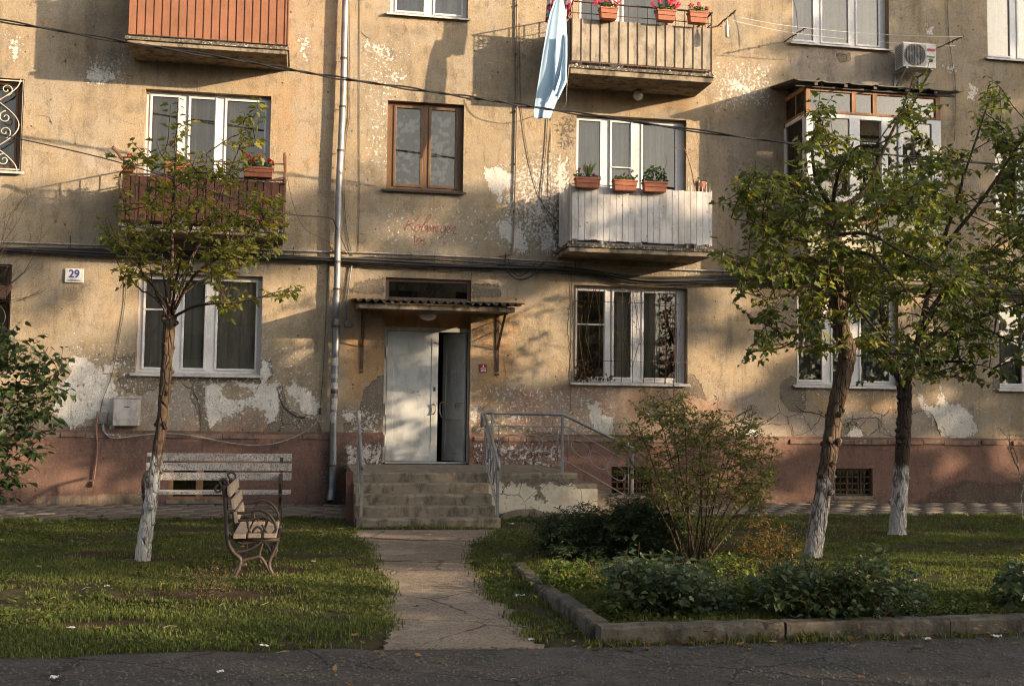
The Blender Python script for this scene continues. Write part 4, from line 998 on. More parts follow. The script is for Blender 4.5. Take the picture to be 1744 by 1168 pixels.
# overhead line in front of the house
oc = thing('overhead_cable', 'thick twisted black cable slung in front of the facade from upper left to right', 'cable', tuple(W(0, 36, -1.9)))
ol = [(-420, -36), (-200, 0), (0, 36), (210, 72), (430, 108), (560, 131), (720, 155), (850, 174), (975, 193), (1240, 231), (1500, 263), (1744, 284), (2000, 303), (2300, 322)]
for i in range(2):
    P_ = pathW(ol, -1.9, 14); P_ = [p+Vector((0, .014*math.cos(k*.6+i*math.pi), .014*math.sin(k*.6+i*math.pi)+(.012 if i else 0))) for k, p in enumerate(P_)]
    m = MB(); m.tube(P_, .013, 7); m.build('strand', M['cable'], oc, smooth=True)
wire('service_cable', 'thin black cable from the left edge past the lower brown balcony to the rain pipe', 'cable', [(-200, 175), (0, 229), (80, 247), (200, 276), (330, 316), (440, 352), (500, 366), (560, 371), (572, 385), (590, 425), (600, 436)], [-2.6, -2.2, -2.0, -1.7, -1.4, -1.15, -.9, -.4, -.2, -.1, -.06], .009, 'cable', 8)
wire('wall_wire', 'thin dark wire running down close beside the rain pipe', 'wire', [(594, -20), (596, 180), (590, 230), (586, 300), (589, 380), (600, 436)], -.02, .006)
wire('wall_wire', 'very thin straight wire between the rain pipe and the brown window', 'wire', [(613, -20), (612, 130), (612, 330), (610, 430)], -.012, .004)
cd = thing('wall_conduit', 'long brown vertical conduit left of the centre balconies', 'pipe', tuple(W(880, 0, -.03)))
m = MB(); m.tube(pathW([(881, -30), (880, 60), (880, 200), (877, 330), (873, 420), (866, 433), (850, 436)], -.03), .014, 8); m.build('tube', weathered('brown_conduit', (.3, .22, .15), amt=.4, sc=6, rough=.7), cd, smooth=True)
for y in (10, 93, 190, 280, 360): p_ = W(880-(y*.012), y, -.03); m = MB(); clamp(m, p_, .014); m.build('clamp', M['rust'], cd)
wire('wall_wire', 'thin dark wire wandering down beside the long brown conduit', 'wire', [(885, 40), (886, 150), (892, 220), (905, 290), (925, 350), (950, 395)], -.015, .0045)
wire('wall_wire', 'dark wire with clips curving down from the blue laundry to the white balcony', 'wire', [(933, 195), (930, 250), (925, 300), (922, 340), (932, 358), (952, 380)], -.02, .007)
wire('thin_conduit', 'thin pale conduit hanging straight down under the blue laundry', 'conduit', [(969, 112), (965, 150), (962, 180), (939, 195), (939, 260), (938, 335)], [-.92, -.8, -.5, -.03, -.03, -.03], .007, 'conduit', 4)
wire('wall_wire', 'thin wire running down past the air conditioner on its right', 'wire', [(1612, -20), (1616, 60), (1622, 110), (1627, 145), (1626, 240)], -.02, .006)
wire('wall_wire', 'thin wire hanging down the wall left of the ground floor window behind the young tree', 'wire', [(214, 470), (212, 520), (200, 590), (190, 640), (175, 680), (171, 703)], -.02, .005)
wire('wall_wire', 'thin wire with a small switch left of the rain pipe at ground floor height', 'wire', [(560, 440), (556, 520), (551, 620), (546, 690), (545, 705)], -.02, .0045)
m = MB(); a = W(545, 700, 0); m.box(a.x-.02, a.x+.02, -.04, -.003, a.z-.05, a.z+.05); tag(m.build('wall_switch', M['black_plastic'], bevel=.004, origin=tuple(a)), 'tiny black switch box on the wire left of the rain pipe', 'switch')
wire('plinth_cable', 'loose grey cable drooping along the plinth ledge below the cracked plaster', 'cable', [(176, 722), (180, 738), (196, 746), (240, 741), (280, 738), (330, 742), (380, 752), (430, 758), (480, 752), (530, 728), (545, 706)], -.11, .008, 'conduit')
wire('wall_wire', 'thin dark wire looping from the brown lower balcony to the cable bundle', 'wire', [(489, 300), (500, 350), (520, 390), (560, 412), (592, 432)], [-.5, -.2, -.1, -.08, -.05], .004)
# grey drop pipe with disc
ds = thing('alarm_fitting', 'grey curved conduit ending in a round disc beside the rain pipe', 'fitting', tuple(W(591, 552, -.02)))
m = MB(); m.tube(pathW([(640, 436), (612, 438), (600, 450), (595, 480), (590, 520), (589, 545)], -.035), .013, 8); m.build('tube', M['rail_grey'], ds, smooth=True)
a = W(592, 552, 0); m = MB(); m.lathe((a.x, -.06, a.z), [(.02, 0), (.05, .005), (.055, .02), (.055, .055)], 20, 'y'); m.build('disc', M['rail_grey'], ds, smooth=False)
# faint ring hook above
a = W(616, 406, 0); m = MB(); m.tube([(x, -.02, z) for x, z in arc(a.x, a.z, .075, 0, 340, 20)], .0035, 5); tag(m.build('wire_ring', M['wire'], origin=(a.x, 0, a.z)), 'small ring of thin wire hooked on the wall above the cable bundle', 'wire')

# house number
def text_mesh(body, size, mat, parent, loc, depth=.002, name='lettering', shear=0, align='CENTER', off=0, rot=(R(90), 0, 0), bold=0, sx=1):
    cu = bpy.data.curves.new(name, 'FONT'); cu.body = body; cu.size = size; cu.extrude = depth; cu.align_x = align; cu.align_y = 'CENTER'; cu.shear = shear; cu.offset = bold
    o = bpy.data.objects.new(name+'_tmp', cu); COL.objects.link(o); bpy.context.view_layer.update()
    me = bpy.data.meshes.new_from_object(o); COL.objects.unlink(o); bpy.data.objects.remove(o)
    me.materials.clear(); me.materials.append(M[mat]); q = bpy.data.objects.new(name, me); COL.objects.link(q)
    off_ = rootpos(parent) if parent else Vector((0, 0, 0)); q.location = Vector(loc)-off_; q.rotation_euler = rot; q.scale = (sx, 1, 1); q.parent = parent; return q
t = thing('house_number_plate', 'square white enamel plate with blue number 29 on the left wall', 'house number', (-3.65, 0, 3.64))
m = MB(); m.box(-3.79, -3.51, -.035, -.004, 3.53, 3.755); m.build('plate', M['white_paint'], t, bevel=.006)
text_mesh('29', .175, 'blue_print', t, (-3.65, -.038, 3.665), sx=.95, bold=.004)
text_mesh('КОБНИГЕР', .032, 'blue_print', t, (-3.65, -.038, 3.562), sx=1.1)
# red sign
a = W(823, 627, 0); t = thing('red_sign', 'small dark red square sign with white print beside the door', 'sign', (a.x, 0, a.z))
m = MB(); m.box(a.x-.062, a.x+.062, -.02, -.004, a.z-.07, a.z+.07); m.build('plate', M['red_sign'], t, bevel=.003)
m = MB(); m.lathe((a.x, -.022, a.z+.042), [(.012, 0), (.012, .002)], 12, 'y')
m.build('emblem_dot', M['white_print'], t)
text_mesh('A', .045, 'white_print', t, (a.x, -.022, a.z+.022), sx=1.1); text_mesh('ПОЖАР', .028, 'white_print', t, (a.x, -.022, a.z-.005), depth=.001, bold=.001, sx=.9)
text_mesh('ШТАБ', .034, 'white_print', t, (a.x, -.022, a.z-.043), depth=.001, bold=.002, sx=.9)
# meter box and junction box
t = thing('meter_box', 'scratched cream metal meter box above the plinth', 'meter box', (-2.76, 0, 1.27))
m = MB(); m.box(-2.97, -2.57, -.16, 0, 1.27, 1.70); m.box(-2.975, -2.555, -.175, -.01, 1.70, 1.73); m.build('case', M['box_paint'], t, bevel=.008)
m = MB(); m.box(-2.95, -2.61, -.167, -.161, 1.37, 1.69); m.build('lid', M['box_paint'], t, bevel=.003)
m = MB(); m.box(-2.8, -2.72, -.170, -.1675, 1.56, 1.575); m.build('slot', M['black_plastic'], t)
t = thing('junction_box', 'small grey junction box left of the cream meter box', 'junction box', (-3.13, 0, 1.3))
m = MB(); m.box(-3.20, -3.06, -.08, 0, 1.30, 1.48); m.box(-3.185, -3.075, -.088, -.081, 1.33, 1.45); m.build('case', M['grey_box'], t, bevel=.006)
m = MB(); m.tube([(-3.14, -.05, 1.30), (-3.13, -.05, 1.2), (-3.08, -.09, 1.13), (-2.95, -.1, 1.12)], .013, 6); m.build('cable_tail', M['conduit'], t, smooth=True)
t = thing('drain_tube', 'thin pinkish tube down the plinth ending in a small tap below the junction box', 'tube', tuple(W(160, 820, -.08)))
m = MB(); m.tube(pathW([(166, 700), (164, 735), (166, 760), (162, 800), (160, 815)], -.09), .013, 8); m.build('tube', weathered('painted_tube', (.3, .15, .1), (.2, .1, .08), sc=8), t, smooth=True)
a = W(158, 824, -.09); m = MB(); m.lathe((a.x, a.y, a.z), [(.012, .05), (.02, .03), (.03, .0), (.022, -.03), (.01, -.045)], 10); m.build('tap', M['rust'], t, smooth=True)
# lamps
a = W(729, 537, -.45); t = thing('porch_lamp', 'frosted oval lamp under the entrance canopy', 'lamp', (a.x, -.45, 3.19))
m = MB(); m.lathe((a.x, -.45, 3.19), [(.13, .0), (.13, -.03), (.12, -.035)], 24); m.build('lamp_base', M['box_paint'], t)
m = MB(); m.lathe((a.x, -.45, 3.155), [(.135, 0), (.14, -.03), (.12, -.075), (.08, -.1), (.02, -.112)], 24); m.build('lamp_shade', M['lamp_glass'], t, smooth=True)
a = W(1087, 163, -.22); t = thing('globe_lamp', 'round frosted globe lamp under the upper centre balcony', 'lamp', (a.x, -.22, 7.2))
m = MB(); m.lathe((a.x, -.22, 7.2), [(.05, -.02), (.04, -.04), (.03, -.07)], 16); m.build('lamp_base', M['black_plastic'], t)
m = MB(); m.lathe((a.x, -.22, a.z), [(.088*math.sin(R(v)), -.088*math.cos(R(v))) for v in range(4, 180, 16)], 22); m.build('lamp_shade', M['lamp_glass'], t, smooth=True)

# air conditioner
XL, XR, ZB, ZT = W(1538, 92, -.42).x, W(1594, 98, -.42).x, W(1538, 113, -.42).z, W(1538, 71, -.42).z
t = thing('air_conditioner', 'cream outdoor air conditioner unit on brackets right of the upper window', 'air conditioner', ((XL+XR)/2, 0, ZB))
m = MB(); m.box(XL, XR, -.42, -.12, ZB, ZT); m.build('case', M['ac_white'], t, bevel=.012)
w_ = XR-XL; hh = ZT-ZB; cx_ = XL+w_*.36; cz_ = ZB+hh*.5; rr = hh*.44
m = MB(); m.box(XL+w_*.03, XL+w_*.70, -.424, -.418, ZB+hh*.06, ZT-hh*.06); m.build('fan_plate', weathered('grey_fan_plate', (.36, .34, .31), sc=6, rough=.5), t)
m = MB(); m.lathe((cx_, -.428, cz_), [(rr, 0), (rr, .003)], 28, 'y'); m.build('fan_opening', M['black_plastic'], t)
m = MB()
for i in range(-3, 4):
    xx = cx_+i*rr*.27; hz = math.sqrt(max(0, rr*rr-(xx-cx_)**2)); m.bar((xx, -.434, cz_-hz), (xx, -.434, cz_+hz), .006)
for r_ in (.3, .65, 1.0): m.tube([(a, -.432, b) for a, b in arc(cx_, cz_, rr*r_, 0, 360, 24)], .003, 4, False)
m.build('fan_guard', M['grey_box'], t)
m = MB()
for k in range(3):
    a0 = k*120+20; m.poly([(cx_+rr*.15*math.cos(R(a0)), cz_+rr*.15*math.sin(R(a0))), (cx_+rr*.9*math.cos(R(a0+15)), cz_+rr*.9*math.sin(R(a0+15))), (cx_+rr*.85*math.cos(R(a0+60)), cz_+rr*.85*math.sin(R(a0+60)))], -.4305, -.4295)
m.build('fan_blade', M['grey_box'], t)
m = MB()
for i in range(12): zz = ZB+hh*.08+i*hh*.07; m.box(XL-.003, XL+.001, -.38, -.16, zz, zz+.012)
m.build('side_vent', M['black_plastic'], t)
text_mesh('ямв', .075, 'red_print', t, (XL+w_*.86, -.423, ZB+hh*.74), bold=.004, sx=1.1); text_mesh('Власне', .045, 'teal_print', t, (XL+w_*.85, -.423, ZB+hh*.46), bold=.001)
for xx in (XL+.06, XR-.1):
    m = MB(); m.bar((xx, 0, ZB-.03), (xx, -.46, ZB-.03), .035, .03); m.bar((xx, -.015, ZB-.03), (xx, -.015, ZB-.32), .035, .02); m.bar((xx, -.02, ZB-.30), (xx, -.42, ZB-.04), .03, .02); m.build('bracket', M['rail_grey'], t)

# window grilles
def grille_obj(parent, lines, mat, r=.007, y=-.03, name='grille'):
    m = MB()
    for l in lines: m.tube([(x, y+random.uniform(-.004, .004), z) for x, z in l], r, 5)
    return m.build(name, M[mat], parent, smooth=True)
x0, x1, z0, z1 = H['B']; w_ = x1-x0; hh = z1-z0; L = []
for i in range(11): xx = x0+w_*(.02+.098*i); L.append([(xx, z0+.0), (xx+random.uniform(-.01, .01), z1-.01)])
for f in (.22, .83): L.append([(x0, z0+hh*f), (x1, z0+hh*f)])
for k in (.17, .50, .83):
    for s_ in (-1, 1):
        L.append([(x0+w_*k+s_*.01, z1-.05), (x0+w_*(k+s_*.07), z0+hh*.55), (x0+w_*(k+s_*.075), z0+hh*.45), (x0+w_*k+s_*.01, z0+hh*.16)])
grille_obj(wB, L, 'rust', .0052)
x0, x1, z0, z1 = H['F']
def scroll_grille(x0, x1, z0, z1):
    L = []; n = 2; cw = (x1-x0)/n
    for i in range(n):
        cx_ = x0+cw*(i+.5); h_ = z1-z0
        a = []; b = []
        for k in range(41):
            tt = k/40; z = z0+h_*tt; d_ = cw*.42*abs(math.cos(math.pi*tt*1.5*1.333/1.0))
            d_ = cw*.42*math.cos(2*math.pi*tt)
            a.append((cx_-d_, z)); b.append((cx_+d_, z))
        L += [a, b]
        for (zz, s_) in ((.12, 1), (.42, -1), (.58, 1), (.88, -1)):
            for sx in (-1, 1): L.append(spiral(cx_+sx*cw*.16, z0+h_*zz, cw*.13, cw*.02, 90*s_, 90*s_+sx*450, 18))
    L.append([(x0, z0+.03), (x1, z0+.03)]); L.append([(x0, z1-.03), (x1, z1-.03)]); L.append([(x1-.02, z0), (x1-.02, z1)]); L.append([(x0+.02, z0), (x0+.02, z1)])
    return L
grille_obj(wF, scroll_grille(x0, x1, z0, z1), 'cream_metal', .009, .02)
x0, x1, z0, z1 = H['E']; grille_obj(wE, scroll_grille(x0, x1, z0, z1), 'dark_metal', .009, .02)
# small tin awning over the far left ground window (only its end shows)
m = MB(); a = W(10, 515, -.35); m.add([(-6.2, 0, 3.42), (a.x, 0, 3.42), (a.x, -.4, 3.2), (-6.2, -.4, 3.2), (-6.2, 0, 3.45), (a.x, 0, 3.45), (a.x, -.4, 3.23), (-6.2, -.4, 3.23)], [(0, 3, 2, 1), (4, 5, 6, 7), (0, 1, 5, 4), (1, 2, 6, 5), (2, 3, 7, 6), (3, 0, 4, 7)])
m.build('awning', M['rust'], wE)

# faded red lettering brushed on the wall
def Z5(x, y): a = W(640+x/8.72, 340+y/8.72, 0); return (a.x, a.z)
gr = thing('wall_lettering', 'faded red brushed handwriting on the plaster below the brown window', 'lettering', tuple(W(735, 390, 0)))
strokes = {
 'letter_k': [([(492, 305), (455, 390), (420, 462)], 1.2), ([(640, 262), (560, 345), (478, 372), (500, 378), (545, 430), (572, 466)], 1.1)],
 'letter_o': [([(655, 372), (610, 385), (582, 430), (585, 470), (625, 470), (655, 420), (655, 372)], 1)],
 'letter_b': [([(655, 400), (690, 400), (790, 290), (818, 235), (800, 222), (760, 280), (700, 390), (672, 470), (700, 480), (745, 440), (770, 400), (760, 385), (730, 420)], 1)],
 'letter_n': [([(775, 395), (765, 485), (800, 410), (815, 395), (815, 440), (810, 478)], 1), ([(815, 440), (845, 398), (858, 400), (850, 445), (855, 485)], 1), ([(855, 440), (885, 400), (888, 440), (885, 480)], 1)],
 'letter_i': [([(925, 385), (912, 440), (915, 485), (935, 480)], 1), ([(950, 338), (954, 346)], 1.3)],
 'letter_g': [([(1030, 395), (985, 405), (965, 450), (980, 490), (1020, 470), (1040, 400), (1025, 500), (985, 550), (955, 570), (945, 560)], 1)],
 'letter_e': [([(1055, 470), (1090, 440), (1092, 405), (1065, 410), (1055, 460), (1075, 495), (1105, 480)], 1)],
 'letter_r': [([(1110, 480), (1150, 430), (1185, 400), (1180, 440), (1150, 500), (1190, 510)], 1)],
 'mark': [([(590, 540), (575, 590), (585, 630), (605, 630), (640, 570), (690, 600), (712, 610), (670, 620), (620, 665), (560, 665)], 1), ([(600, 600), (650, 610), (690, 615)], 1)],
 'mark_small': [([(810, 600), (840, 605), (815, 680), (802, 688)], .9), ([(1000, 620), (1015, 655), (1045, 620), (1010, 690)], .6), ([(1360, 590), (1330, 640), (1290, 670)], .4)],
}
for k, ss in strokes.items():
    m = MB()
    for pts, wt in ss:
        pp = smooth_path([Vector((*Z5(x, y), 0)) for x, y in pts], 5); n = len(pp)
        m.ribbon([(p.x, p.y) for p in pp], [.0135*wt*(.55+.45*abs(math.sin(i*.5+1))) for i in range(n)], -.004, -.001)
    m.build(k if not k.startswith('mark') else 'mark', M['graffiti'], gr)

# cracks that are traced from the wall
def crackW(pts, w=.014):
    pp = []
    P0 = px2(pts)
    for (a, b), (c, d) in zip(P0[:-1], P0[1:]):
        k = max(2, int(math.hypot(c-a, d-b)/.06))
        for i in range(k): tt = i/k; pp.append((a+(c-a)*tt+random.uniform(-.014, .014), b+(d-b)*tt+random.uniform(-.014, .014)))
    pp.append(P0[-1]); n = len(pp)
    m = MB(); m.ribbon(pp, [w*(.35+.65*random.random())*min(1, .3+3*min(i, n-1-i)/n) for i in range(n)], -.0035, .004); m.build('crack', M['crack'], bld)
for pts, w_ in (([(470, 657), (480, 690), (500, 708), (524, 712)], .035), ([(300, 642), (312, 655), (330, 665), (340, 690), (342, 735)], .02), ([(1240, 738), (1262, 727), (1290, 722), (1345, 722)], .016), ([(1353, 688), (1365, 700), (1395, 705), (1412, 716)], .026),
                ([(1432, 716), (1470, 712), (1492, 710), (1505, 722)], .022), ([(1582, 700), (1592, 715), (1601, 742)], .024), ([(1548, 706), (1568, 700), (1582, 700)], .012), ([(1348, 722), (1352, 745)], .012), ([(1495, 712), (1498, 735), (1515, 742), (1540, 748)], .014),
                ([(1660, 745), (1680, 750), (1720, 750)], .012), ([(210, 208), (230, 212)], .006), ([(615, 55), (632, 68)], .012), ([(1420, 85), (1428, 95), (1440, 92), (1442, 105)], .01), ([(1480, 88), (1500, 92), (1520, 90)], .008), ([(65, 198), (85, 200), (90, 212)], .008),
                ([(357, 730), (340, 742)], .012), ([(425, 690), (440, 660), (446, 645)], .008), ([(970, 520), (966, 560), (972, 610), (968, 640)], .008), ([(880, 662), (910, 690), (930, 690)], .007), ([(858, 618), (862, 640), (868, 650)], .006)):
    crackW(pts, w_)
# ================================================================== planters, laundry, lines
PT = 'flower boxes on the lower centre balcony'
def hbox(x0p, x1p, ytop, ybot, Y, d=.15):
    a = W((x0p+x1p)/2, ybot, Y); b = W((x0p+x1p)/2, ytop, Y); return (a.x, Y+d/2, a.z), W(x1p, ybot, Y).x-W(x0p, ybot, Y).x, b.z-a.z
c, w_, h_ = hbox(981, 1023, 302, 319, -1.03); planter('terracotta box with spiky pale plant, left end of white balcony', c, w_, .15, h_, 'terracotta', [(-.17, .10, .035), (.1, .05, .03), (-.15, .14, .03)], 70, .08, spike=True, group=PT, petal='petal_magenta')
c, w_, h_ = hbox(1046, 1086, 306, 324, -1.03); planter('terracotta box with one tall magenta bloom, middle of white balcony', c, w_, .15, h_, 'terracotta', [(.11, .15, .035), (-.02, .11, .025), (.19, .07, .03)], 100, .10, group=PT, petal='petal_magenta')
c, w_, h_ = hbox(1097, 1137, 309, 326, -1.03); planter('terracotta box with bushy green plant without flowers on white balcony', c, w_, .15, h_, 'terracotta', [], 330, .17, lush=1.7, group=PT)
a = W(1192, 325, -.7); planter('small red pot with a dry twig behind the white bars', (a.x, -.7, a.z), .2, .2, .14, 'terracotta', [(.07, .13, .02)], 16, .06, pot=True, petal='petal_magenta')
tw = MB(); tw.tube(pathW([(1183, 318), (1178, 290), (1172, 270), (1166, 255), (1158, 245)], -.7), [.012]*10+[.008]*10+[.004]*5, 6); tw.tube(pathW([(1166, 255), (1150, 252), (1142, 247)], -.7), .004, 5); tw.tube(pathW([(1168, 262), (1180, 258), (1189, 242), (1186, 228)], -.7), .004, 5)
tag(tw.build('dry_twig', M['old_wood'], None, True, origin=tuple(W(1183, 318, -.7))), 'bare bent dry twig rising right of the centre balcony window', 'twig')
c, w_, h_ = hbox(413, 465, 284, 301, -1.0, .16); planter('reddish box with bright red geraniums, right end of brown balcony', c, w_, .16, h_, 'terracotta', [(-.16, .16, .05), (-.10, .09, .06), (.02, .17, .05), (.17, .12, .045), (.20, .10, .04), (-.06, .11, .05)], 150, .10, petal='petal_red')
c, w_, h_ = hbox(280, 320, 276, 293, -1.0, .16); planter('orange box half hidden by the young tree crown on brown balcony', c, w_, .16, h_, 'terracotta', [(.18, .14, .035), (.02, .12, .03)], 110, .10, petal='petal_red')
c, w_, h_ = hbox(207, 228, 282, 292, -.95, .12); planter('little plant with one orange bloom at the left corner of brown balcony', c, w_, .12, h_, 'terracotta', [(.02, .16, .05)], 50, .12, petal='petal_red')
c, w_, h_ = hbox(1023, 1053, 12, 31, -1.02, .17); planter('orange box with pale pink geraniums, leftmost on upper centre balcony', c, w_, .17, h_, 'terracotta', [(-.24, .06, .06), (-.17, .10, .05), (-.06, .09, .06), (.05, .12, .06), (.13, .07, .05), (.18, .12, .05)], 120, .12, petal='petal_pink', group='flower boxes on the upper centre balcony')
c, w_, h_ = hbox(1120, 1152, 16, 34, -1.02, .17); planter('dark orange box with the fullest vivid pink geranium on upper centre balcony', c, w_, .17, h_, 'terracotta', [(-.25, .10, .045), (-.12, .13, .05), (.05, .12, .06), (.13, .16, .08), (.17, .08, .07), (.22, .12, .05), (-.2, .05, .04)], 150, .12, petal='petal_pink', group='flower boxes on the upper centre balcony')
c, w_, h_ = hbox(1175, 1206, 19, 38, -1.02, .17); planter('terracotta box with pink blooms at the right corner of upper centre balcony', c, w_, .17, h_, 'terracotta', [(-.12, .10, .06), (.0, .13, .045), (.02, .07, .05), (.16, .06, .05)], 120, .11, petal='petal_pink', group='flower boxes on the upper centre balcony')
# dirt shelves of the boxes
# cloth hanging on the left of the upper centre balcony
def cloth(name, label, outline_l, outline_r, Y, mat, folds=5, amp=.05, thick=.003, group=None):
    """outline_l / outline_r: pixel points down the left and right edge"""
    n = 46; rows = 60; V_ = []
    def at(ol, t):
        ys = [p[1] for p in ol]; y = ys[0]+(ys[-1]-ys[0])*t
        for (xa, ya), (xb, yb) in zip(ol[:-1], ol[1:]):
            if ya <= y <= yb: return xa+(xb-xa)*(y-ya)/(yb-ya+1e-9), y
        return ol[-1]
    for j in range(rows+1):
        t = j/rows; l = at(outline_l, t); r_ = at(outline_r, t)
        for i in range(n+1):
            s = i/n; x = l[0]+(r_[0]-l[0])*s; y = l[1]+(r_[1]-l[1])*s
            a = W(x, y, Y); ph = s*folds*2*math.pi
            a.y += amp*(.35+.65*t)*(math.sin(ph+.8*math.sin(t*3))+.4*math.sin(ph*2.3+t*2)); a.x += .01*math.sin(ph*1.7+t*4); V_.append(tuple(a))
    F = [(j*(n+1)+i, j*(n+1)+i+1, (j+1)*(n+1)+i+1, (j+1)*(n+1)+i) for j in range(rows) for i in range(n)]
    o = MB().add(V_, F).build(name, M[mat], None, True, origin=V_[0])
    s_ = o.modifiers.new('thick', 'SOLIDIFY'); s_.thickness = thick
    return tag(o, label, 'laundry', group)
cloth('hanging_sheet', 'long pale blue sheet hanging beside the upper centre balcony', [(946, -2), (936, 22), (930, 50), (922, 100), (915, 150), (910, 190), (911, 202)], [(957, -2), (963, 20), (965, 60), (962, 90), (964, 110), (966, 140), (955, 160), (945, 185), (938, 202)], -1.05, 'sky_cloth', 1.3, .02)
cloth('hanging_towel', 'short white and pale blue towel over the right half of the blue sheet', [(957, 60), (952, 100), (946, 130), (943, 152)], [(965, 60), (966, 100), (966, 140), (950, 170)], -1.16, 'sky_cloth', 2, .03)
cloth('hanging_blouse', 'dark blouse with red and pink floral print at the top edge', [(931, -40), (932, -10), (931, 15), (930, 38)], [(958, -40), (956, -10), (950, 15), (938, 38)], -.92, 'floral', 2.4, .035)
cloth('hanging_blouse', 'pink floral garment draped over the corner of the upper centre rail', [(962, -40), (963, -5), (960, 10), (962, 28)], [(983, -40), (980, -5), (974, 12), (970, 32)], -.96, 'floral', 2.4, .035)
# drying lines and their arms
def arm(label, base, tip, Yt, r=.011):
    a = W(*base, 0); b = W(*tip, Yt); m = MB(); n = 12; pts = [a.lerp(b, i/n) for i in range(n+1)]
    m.tube([p+Vector((random.uniform(-.006, .006), 0, random.uniform(-.008, .008))) for p in pts], r, 6)
    for i in range(3, n, 2): m.bar(pts[i]+Vector((0, 0, .02)), pts[i]-Vector((0, 0, .035)), .014)
    tag(m.build('line_arm', M['rust'], None, origin=tuple(a)), label, 'clothes line arm', 'rusty arms that hold the drying lines'); return b
t1 = arm('rusty arm sticking out at the right corner of the upper centre balcony', (1222, 45), (1253, 18), -1.2, .014)
t2 = arm('rusty line arm left of the upper right window sill', (1335, 71), (1372, 48), -.7)
t3 = arm('rusty line arm right of the air conditioner', (1597, 82), (1641, 62), -.7)
def dline(label, pts, sag=.04, r=.004):
    P_ = []
    for a, b in zip(pts[:-1], pts[1:]):
        n = 10
        for i in range(n): tt = i/n; q = a.lerp(b, tt); q.z -= sag*4*tt*(1-tt)*(b-a).length/3; P_.append(q)
    P_.append(pts[-1]); m = MB(); m.tube(P_, r, 5); tag(m.build('drying_line', M['line'], None, True, origin=tuple(P_[0])), label, 'clothes line', 'white drying lines')
dline('upper white drying line from the balcony arm to beyond the air conditioner', [W(1253, 28, -1.15), W(1372, 48, -.75), W(1640, 63, -.7)])
dline('lower white drying line from the balcony arm past the air conditioner', [W(1240, 33, -1.0), W(1355, 57, -.6), W(1627, 78, -.5)])
m = MB(); m.tube(pathW([(1348, -10), (1356, 20), (1359, 52)], -.5), .006, 5); tag(m.build('hanger_wire', M['wire'], None, True, origin=tuple(W(1348, -10, -.5))), 'dark slanting wire left of the upper right window', 'wire')
a = W(1238, 50, -1.1); t = thing('hanging_bottle', 'pale plastic bottle hanging on the rusty balcony arm', 'bottle', tuple(a))
m = MB(); m.lathe(a, [(.02, -.14), (.028, -.13), (.03, -.02), (.028, .05), (.012, .1), (.010, .16)], 12); m.build('body', M['lamp_glass'], t, smooth=True)
m = MB(); m.tube([a+Vector((0, 0, .16)), a+Vector((.06, 0, .33))], .003, 4); m.build('string', M['line'], t)

# ================================================================== entrance steps and railings
st = thing('entrance_steps', 'worn concrete entrance steps with landing and flaking whitewashed side wall', 'steps', (1.7, -2.6, 0))
def chipped_box(x0, x1, y0, y1, z0, z1, seg=.12, a=.012):
    """box whose front top edge is worn"""
    m = MB(); n = max(2, int((x1-x0)/seg)); vs = []
    for i in range(n+1):
        xx = x0+(x1-x0)*i/n; c = random.uniform(.008, .008+a*2) if random.random() < .8 else random.uniform(.02, .045)
        j = random.uniform(-a*.5, a*.5)
        vs += [(xx, y0, z0), (xx, y0+j*.4, z1-c), (xx, y0+c*.9, z1), (xx, y1, z1), (xx, y1, z0)]
    fs = []
    for i in range(n):
        q = 5*i
        for k in range(5): fs.append((q+k, q+(k+1) % 5, q+5+(k+1) % 5, q+5+k)[::-1])
    fs += [(0, 1, 2, 3, 4)[::1], tuple(5*n+k for k in (4, 3, 2, 1, 0))]
    return m.add(vs, fs)
step_m = weathered('worn_step_concrete', (.27, .225, .17), (.20, .17, .13), dirt=(.055, .05, .038), amt=.7, sc=3, rough=.95, bump=.8, fine=40, chips=(.42, .36, .29), chipamt=.66, edge=.25, spec=.15)
M['step'] = step_m
rz = [.0, .135, .272, .41, .545, .68]; yy = [-3.85, -3.56, -3.28, -3.0, -2.72]
chipped_box(.70, 3.95, -2.72, -.06, -.05, .68).build('landing', step_m, st)
for i in range(4):
    z = rz[4-i]; chipped_box(.70+(.015 if i % 2 else 0), 2.62-(.03 if i < 3 else 0), yy[3-i], yy[4-i]+.02 if i else -2.70, -.05, z).build('step', step_m, st)
# lowest step is wider
# side stair going down to the right
for i, (xa, xb, z) in enumerate(((3.95, 4.26, .52), (4.26, 4.56, .37), (4.56, 4.95, .2), (4.95, 5.6, .08))):
    m = MB(); m.box(xa-.02, xb, -2.70+.01*i, -.7, -.05, z); m.build('side_step', step_m, st, bevel=.015)
# whitewashed side of the landing
def whitewash():
    t = NT('flaking_whitewash'); n = t.noise(3.2, 6, .7); n2 = t.noise(16, 6, .75); z = t.xyz()[2]
    base = t.mix(t.rg(n2, .3, .7), (.20, .17, .13), (.09, .08, .06))
    f = t.ma('ADD', t.ma('MULTIPLY', n, .8), t.ma('MULTIPLY', n2, .5)); f = t.ma('SUBTRACT', f, t.ma('MULTIPLY', t.rg(z, .42, .66), .33)); f = t.ma('SUBTRACT', f, t.rg(z, .02, .16, .3, 0))
    mk = t.rg(f, .50, .56); col = t.mix(mk, base, t.mix(t.rg(n, .4, .65), (.60, .55, .45), (.45, .38, .28)))
    vc = t.mix(.2, t.co, t.noise(4, 4, .6, None, col=True), 'ADD'); e = t.voro(2.0, vc, 'DISTANCE_TO_EDGE'); ck = t.rg(e, 0, .012, 1, 0)
    col = t.mix(ck, col, (.04, .035, .03)); h = t.ma('ADD', n2, t.ma('SUBTRACT', t.ma('MULTIPLY', mk, .4), ck))
    return t.done(col, .95, t.bump(h, .7, .02))
M['whitewash'] = whitewash()
